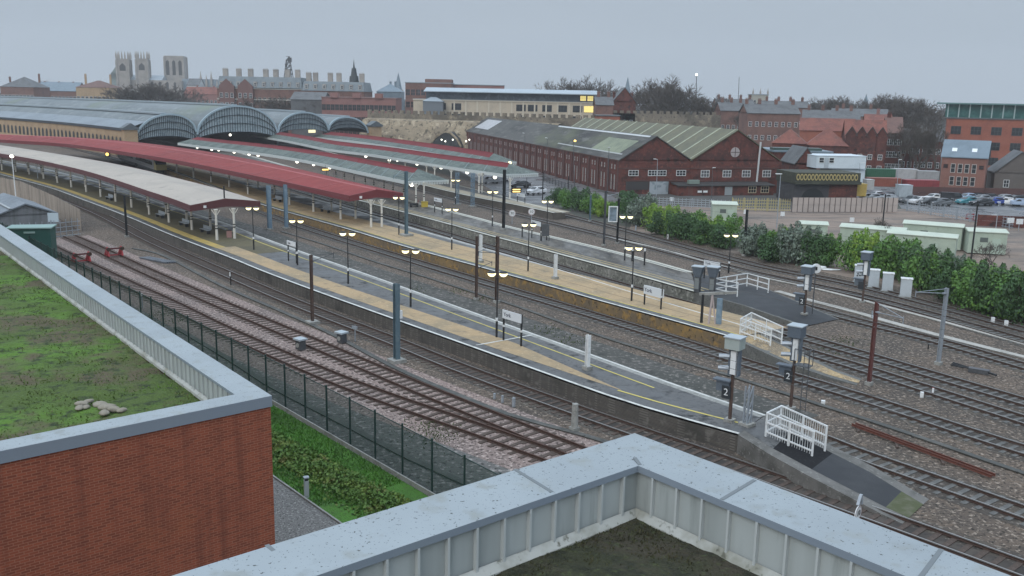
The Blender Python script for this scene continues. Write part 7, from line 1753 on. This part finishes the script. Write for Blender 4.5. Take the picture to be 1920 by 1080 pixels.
BU = [(1047, 384, 350, 'dark', 2.4), (1064, 392, 357, 'mid', 2.2), (1088, 398, 360, 'dark', 2.6), (1112, 402, 362, 'mid', 2.4), (1128, 408, 372, 'lime', 1.8), (1150, 408, 376, 'mid', 2.0), (1177, 378, 358, 'dark', 2.6), (1183, 420, 376, 'dark', 2.4),
 (1207, 426, 365, 'pale', 3.2), (1232, 432, 386, 'lime', 2.5), (1243, 442, 394, 'dark', 2.6), (1262, 444, 386, 'lime', 2.4), (1276, 452, 406, 'dark', 2.5), (1300, 448, 396, 'mid', 2.8), (1312, 460, 412, 'dark', 2.6), (1335, 459, 404, 'lime', 2.6), (1352, 468, 422, 'dark', 2.6), (1374, 466, 414, 'mid', 2.4),
 (1412, 482, 421, 'pale', 2.7), (1437, 482, 432, 'mid', 2.2), (1452, 494, 437, 'dark', 2.6), (1472, 488, 428, 'lime', 2.3), (1500, 500, 434, 'pale', 2.8), (1516, 496, 428, 'pale', 2.4), (1532, 503, 440, 'dark', 2.5), (1556, 502, 436, 'mid', 2.0),
 (1606, 512, 445, 'mid', 2.5), (1633, 516, 446, 'lime', 2.3), (1660, 522, 452, 'mid', 2.6), (1694, 528, 449, 'mid', 2.9), (1722, 538, 458, 'dark', 2.7), (1740, 552, 475, 'mid', 2.5), (1768, 556, 480, 'dark', 2.4), (1764, 540, 470, 'pale', 1.9),
 (1800, 572, 500, 'dark', 2.3), (1822, 578, 494, 'mid', 2.5), (1850, 590, 505, 'mid', 2.6), (1878, 596, 500, 'dark', 2.7), (1905, 604, 502, 'mid', 2.8), (1935, 612, 505, 'dark', 2.8), (1797, 520, 470, 'pale', 1.8), (1812, 535, 482, 'dark', 2.0), (1845, 560, 493, 'mid', 2.4), (1890, 566, 498, 'mid', 2.6), (1925, 575, 503, 'lime', 2.5)]
for i, (px, py, pt, k, wr) in enumerate(BU):
    b = G(px, py); h = ztop(b, pt); v = i % 5; j = i+1
    b = b+Vector((0, wr*.5, 0))
    near = min(((abs(px-q), n) for q, n in ((1017, 'black banded post'), (1107, 'slim post'), (1150, 'mirror panel'), (1230, 'pale lamp post'), (1335, 'square cabin'), (1398, 'dark hedge mast'), (1500, 'low cabin'), (1572, 'left long cabin'), (1617, 'cabinet row signal'), (1697, 'rightmost cabinet'), (1776, 'pale grey mast'), (1820, 'thin black mast'), (1886, 'twin white markers'))))[1]
    o_ = thing('hedge_bush', '%s hedge bush near the %s, %s from the platform end' % (desc[k], near, NTH[min(i, 29)]), 'bush', b, 0, 'bushes of the hedge')
    if i >= 30: o_['label'] = '%s hedge bush near the %s, %s from the right end' % (desc[k], near, NTH[len(BU)-1-i])
    f_ = link_mesh('foliage', bush_mesh(v, k), o_); s_ = link_mesh('stems', stem_mesh(v), o_)
    o_.scale = (wr, wr*.9, h/1.12*(.88 if i > 32 else 1)*(.92+.16*((i*7) % 5)/4)); o_.rotation_euler = (0, 0, i*1.3)
# ------------------------------------------------------------------ bare trees
BARK = mat('bare_twigs', (.085, .072, .062), .95, [(.8, (.12, .105, .095), .5, .7)]); BARKP = mat('birch_bark', (.26, .24, .22), .9, [(2, (.12, .11, .1), .5, .66)])
def bare_tree(seed, h, spread=.9, gens=6, twig=.045, upright=.35, kk=3):
    r = random.Random(seed); tr_, tw = MB(), MB()
    def grow(p, d, ln, rad, g):
        q = p+d*ln; (tr_ if g <= 2 else tw).tube(p, q, rad, rad*.68, 6 if g < 2 else 3, caps=False)
        if g >= gens: return
        for i in range(kk if g > 0 else 4):
            a = r.uniform(0, 6.28); tl = r.uniform(.35, spread); e = d.orthogonal().normalized(); f2_ = d.cross(e)
            nd = (d+(e*math.cos(a)+f2_*math.sin(a))*tl+Vector((0, 0, upright*.35))).normalized()
            st_ = p.lerp(q, r.uniform(.6, 1.0) if i else 1.0); grow(st_, nd, ln*r.uniform(.62, .84), max(twig*.5, rad*.58), g+1)
    grow(Vector((0, 0, 0)), Vector((r.uniform(-.05, .05), r.uniform(-.05, .05), 1)).normalized(), h*.25, h*.022, 0)
    mxz = max(v[2] for v in tw.v); k = h/mxz
    for mb in (tr_, tw): mb.v = [(a*k, b*k, c*k) for a, b, c in mb.v]
    return tr_, tw
TREEV = []
for sd, kw in ((3, {}), (8, dict(spread=1.1)), (21, dict(spread=.7, upright=.6)), (34, dict(gens=6, spread=1.05, twig=.05, upright=.5))):
    a_, b_ = bare_tree(sd, 12.0, **kw); TREEV.append((a_.build('trunk', BARK).data, b_.build('crown', BARK).data))
for o in [o for o in COL.objects if o.name.split('.')[0] in ('trunk', 'crown') and o.parent is None]: bpy.data.objects.remove(o)
def tree(px, pyb, pyt, Y, v, label, wf=1.0, grp='bare winter trees', z0=None, rz=0, name='bare_tree'):
    c = atY(px, pyb, Y); zt = atY(px, pyt, Y).z; zb = 0.0 if z0 is None else z0
    t = thing(name, label, 'tree', (c.x, Y, zb), rz, grp); h = zt-zb
    link_mesh('trunk', TREEV[v][0], t); link_mesh('crown', TREEV[v][1], t); t.scale = (h/12*wf, h/12*wf, h/12); return t
TL = [(1048, 200, 147, 395, 0, 'round bare tree left of the taller one above the office roof', .8), (1080, 200, 143, 400, 1, 'bare tree just left of the tallest one above the office roof', .9), (1105, 200, 137, 392, 3, 'tall spreading bare tree behind the lit office corner', 1.0), (1130, 205, 160, 385, 2, 'small bare tree at the right end of the office roof', .9),
 (1192, 215, 158, 420, 0, 'small bare tree beside the slim spire', 1.0), (1222, 215, 150, 400, 1, 'bushy bare tree left of the biggest fan-shaped tree', .9), (1245, 215, 137, 380, 3, 'biggest fan-shaped bare tree on the skyline', 1.1), (1275, 215, 152, 390, 1, 'bare tree right of the biggest fan-shaped tree', 1.2), (1297, 215, 168, 385, 0, 'lower bare tree by the leaning crane', 1.2), (1322, 215, 174, 380, 2, 'low bare tree above the city wall', 1.2), (1345, 215, 185, 375, 0, 'lowest bare tree above the end of the city wall', 1.2),
 (1515, 215, 185, 470, 1, 'bare tree left of the domed one on the right skyline', 1.1), (1545, 215, 183, 470, 0, 'low bare tree right of the chimneyed slate row', 1.2), (1570, 220, 176, 450, 3, 'domed bare tree on the right skyline', 1.1), (1600, 220, 185, 460, 1, 'bare tree just left of the small spire', 1.1), (1645, 230, 175, 400, 3, 'broad bare tree right of the small spire', 1.1), (1668, 235, 174, 390, 1, 'broad dark bare tree on the right skyline', 1.2), (1692, 235, 180, 385, 0, 'bare tree third right of the small spire', 1.2), (1715, 240, 182, 380, 3, 'bare tree near the glass-topped office', 1.1), (1738, 245, 192, 370, 1, 'bare tree touching the glass-topped office roof', 1.1),
 (1735, 330, 232, 232, 2, 'pale-stemmed bare birch left of its twin', .55), (1752, 330, 228, 230, 2, 'pale-stemmed bare birch beside the brick house', .5), (1716, 330, 240, 235, 0, 'bare tree in front of the low brown block', .8), (1690, 320, 228, 245, 3, 'bare tree in front of the dark brown house', .9), (1705, 310, 225, 250, 1, 'dense bare tree behind the birches', .9),
 (222, 190, 160, 470, 1, 'bare tree at the left end of the wood below the minster', 1.4), (245, 190, 156, 475, 3, 'bare tree second in the wood below the minster', 1.4), (268, 190, 153, 470, 1, 'bare tree in the middle of the wood below the minster', 1.4), (290, 190, 151, 474, 3, 'tallest bare tree of the wood below the minster', 1.4), (312, 190, 152, 470, 0, 'bare tree fifth in the wood below the minster', 1.4), (332, 190, 158, 472, 3, 'bare tree at the right end of the wood below the minster', 1.4),
 (470, 205, 178, 400, 3, 'bare tree in front of the hotel left wing', 1.2), (500, 205, 180, 398, 1, 'bare tree left of two before the hotel centre', 1.2), (533, 205, 176, 402, 3, 'bare tree right of two before the hotel centre', 1.2), (560, 205, 181, 398, 0, 'bare tree in front of the hotel right wing', 1.2), (585, 205, 180, 396, 1, 'bare tree left of the red brick office', 1.2),
 (1066, 200, 152, 398, 3, 'bare tree between the round one and the tallest one over the office roof', 1.1), (1092, 200, 146, 396, 3, 'bare tree just right of the left office-roof pair', 1.1), (1208, 215, 155, 402, 3, 'bare tree right of the slim spire', 1.2), (1260, 215, 146, 385, 3, 'bare tree leaning on the biggest fan-shaped one', 1.1), (1286, 215, 160, 384, 3, 'bare tree left of the leaning crane', 1.2), (1335, 218, 178, 372, 3, 'wide bare tree at the right of the city wall', 1.3), (1368, 215, 184, 450, 1, 'bare tree behind the rooftops by the aerial mast', 1.2), (1392, 235, 198, 335, 3, 'bare tree beside the brown three-storey terrace', 1.1), (1530, 220, 180, 462, 3, 'bare tree beside the low one on the right skyline', 1.3), (1556, 220, 178, 455, 1, 'bare tree overlapping the domed one', 1.2), (1585, 220, 180, 452, 3, 'bare tree right of the domed one on the right skyline', 1.3), (1612, 222, 184, 440, 3, 'bare tree touching the small spire', 1.2), (1632, 228, 178, 402, 3, 'bare tree right beside the small spire', 1.2), (1657, 232, 172, 392, 3, 'tallest bare tree on the right skyline', 1.2), (1680, 235, 176, 386, 3, 'bare tree right of the tallest one on the right skyline', 1.2), (1704, 240, 180, 380, 1, 'bare tree second from the glass-topped office', 1.3), (1727, 244, 186, 372, 3, 'bare tree next to the glass-topped office', 1.3), (1748, 246, 196, 366, 3, 'low bare tree beneath the glass office roof edge', 1.2), (1675, 300, 232, 256, 1, 'bare tree left of the dense one behind the birches', 1.1), (1725, 300, 236, 250, 3, 'bare tree right of the dense one behind the birches', 1.1),
 (1640, 470, 405, 0, 3, 'bare shrub in front of the pale green cabins', .9), (1752, 520, 462, 0, 1, 'grey bare shrub at the right end of the cabin cluster', 1.1), (1858, 510, 452, 0, 3, 'dark bare shrub before the right pale green cabin', 1.2), (1655, 474, 418, 0, 1, 'smaller bare shrub beside the bare one before the cabins', .9), (75, 185, 150, 640, 1, 'tiny bare tree on the left skyline', 1.2), (163, 185, 155, 640, 0, 'tiny bare tree left of the minster', 1.2)]
for i, (px, pb, pt, Y, v, lab, wf) in enumerate(TL):
    if Y == 0: Y = G(px, pb).y
    o = tree(px, pb, pt, Y, v, lab, wf, rz=i*.9)
# distant wood closing the horizon
m = MB(); r = random.Random(5)
for i in range(1500):
    a = r.uniform(-.62, .62); D = r.uniform(900, 1250); x, y = math.sin(a)*D, math.cos(a)*D; hh = r.uniform(7, 15)+3*mnoise.noise(Vector((a*14, 0, 0))); wd = r.uniform(5, 11)
    n_ = 7; base = len(m.v)
    pts_ = [(x+math.cos(k*2*math.pi/n_)*wd*r.uniform(.7, 1.1), y+math.sin(k*2*math.pi/n_)*wd*r.uniform(.7, 1.1), z_*hh) for z_ in (0, .6) for k in range(n_)]+[(x+r.uniform(-2, 2), y, hh)]
    m.add(pts_, [(k, (k+1) % n_, n_+(k+1) % n_, n_+k) for k in range(n_)]+[(n_+k, n_+(k+1) % n_, 2*n_) for k in range(n_)])
tag(m.build('far_woodland', mat('far_wood', (.05, .052, .048), .95, [(.05, (.075, .072, .065), .45, .62)])), kind='stuff')
# yard clutter
for i, (px, py, lab) in enumerate(((1818, 412, 'red plastic barrier left of three beside the yard wall'), (1832, 416, 'red plastic barrier middle of three beside the yard wall'), (1846, 420, 'red plastic barrier right of three beside the yard wall'))):
    b = G(px, py); t = thing('plastic_barrier', lab, 'barrier', b, .2, 'red barriers by the yard wall'); m = MB()
    m.box((0, 0, .25), (1.5, .35, .2)); m.box((0, 0, .9), (1.5, .1, .2)); m.box((-.7, 0, .55), (.12, .12, .9)); m.box((.7, 0, .55), (.12, .12, .9)); m.build('frame', CP['red'], t, world=False)
for i, (px, py, lab) in enumerate(((1891, 408, 'white sign board left of two on the yard wall'), (1908, 410, 'white sign board right of two on the yard wall'), (1861, 402, 'white sign board on the mesh fence near the blue car'))):
    b = G(px, py+22); z_ = ztop(b, py); t = thing('notice_sign', lab, 'sign', b+Vector((0, -.3, 0)), .1, 'white sign boards at the yard'); MB().box((0, 0, z_-.4), (1.1, .06, .8)).build('board', WHITE, t, world=False); MB().box((0, .08, z_/2), (.08, .08, z_)).build('post', GALV, t, world=False)
for (px, py, lab) in ((1398, 396, 'small white board on the rail fence by the square cabin'), (1467, 400, 'small white board on the yellow fence'), (1597, 411, 'small white board in the gravel yard'), (1259, 373, 'small white board before the shed doors')):
    b = G(px, py+7); z_ = ztop(b, py-3); t = thing('notice_sign', lab, 'sign', b, .1, 'white sign boards at the yard'); MB().box((0, 0, z_-.35), (.7, .05, .7)).build('board', WHITE, t, world=False); MB().box((0, .06, z_/2), (.06, .06, z_)).build('post', GALV, t, world=False)
b = G(1898, 424); t = thing('site_trailer', 'pale tank trailer standing before the yard wall', 'trailer', b, .1); MB().box((0, 0, 1.0), (2.6, 1.4, .9)).build('tank', mat('pale_trailer', (.38, .44, .46), .5), t, world=False); m = MB()
for s_ in (-.8, .8): m.tube((s_, -.75, .35), (s_, .75, .35), .34, .34, 12)
m.build('wheels', TYRE, t, world=False); MB().beam((1.3, 0, .6), (2.3, 0, .5), .1).build('drawbar', DGREY, t, world=False)
for i, (px, py, r_, lab) in enumerate(((1540, 506, .55, 'white rubble bag left of the pale heap below the hedge'), (1556, 507, .5, 'flattened white sheet right of the rubble bag below the hedge'))):
    b = G(px, py); m = MB(); m.sphere((0, 0, .25), r_, 10, 7, .55); m.v = [tuple(Vector(v)*(1+.4*mnoise.noise(Vector(v)*2.5+Vector((i*9, 0, 0))))) for v in m.v]; m.smooth = True; o = m.build('rubble_bag', WHITE); o.location = b; o.scale = (1.2+i*1.4, .8, .8-.4*i); tag(o, lab, 'bag', 'white bags below the hedge')
# overhead wires
WIRE = mat('copper_wire', (.09, .085, .08), .5)
for (k, lab) in (('T3', 'overhead wire above the track beside the nearest platform'), ('T4', 'overhead wire above the track beside the buff platform'), ('T5', 'overhead wire above the track behind the buff platform'), ('T9', 'overhead wire above the track below the hedge')):
    p = TRK[k]; c = p[len(p)//2]; t = thing('overhead_wire', lab, 'wire', (c.x, c.y, 0), 0, 'overhead contact wires')
    m = MB(); q = [x for x in p[::6]]
    for a_, b_ in zip(q, q[1:]): m.tube(at_z(a_, 5.1), at_z(b_, 5.1), .012, .012, 4, caps=False)
    m.build('contact_wire', WIRE, t)
    m = MB()
    for i, (a_, b_) in enumerate(zip(q, q[1:])):
        f_ = lambda j: 6.0-.5*(1-((j % 5)-2.5)**2/6.25); m.tube(at_z(a_, f_(i)), at_z(b_, f_(i+1)), .01, .01, 4, caps=False)
    m.build('catenary_wire', WIRE, t)
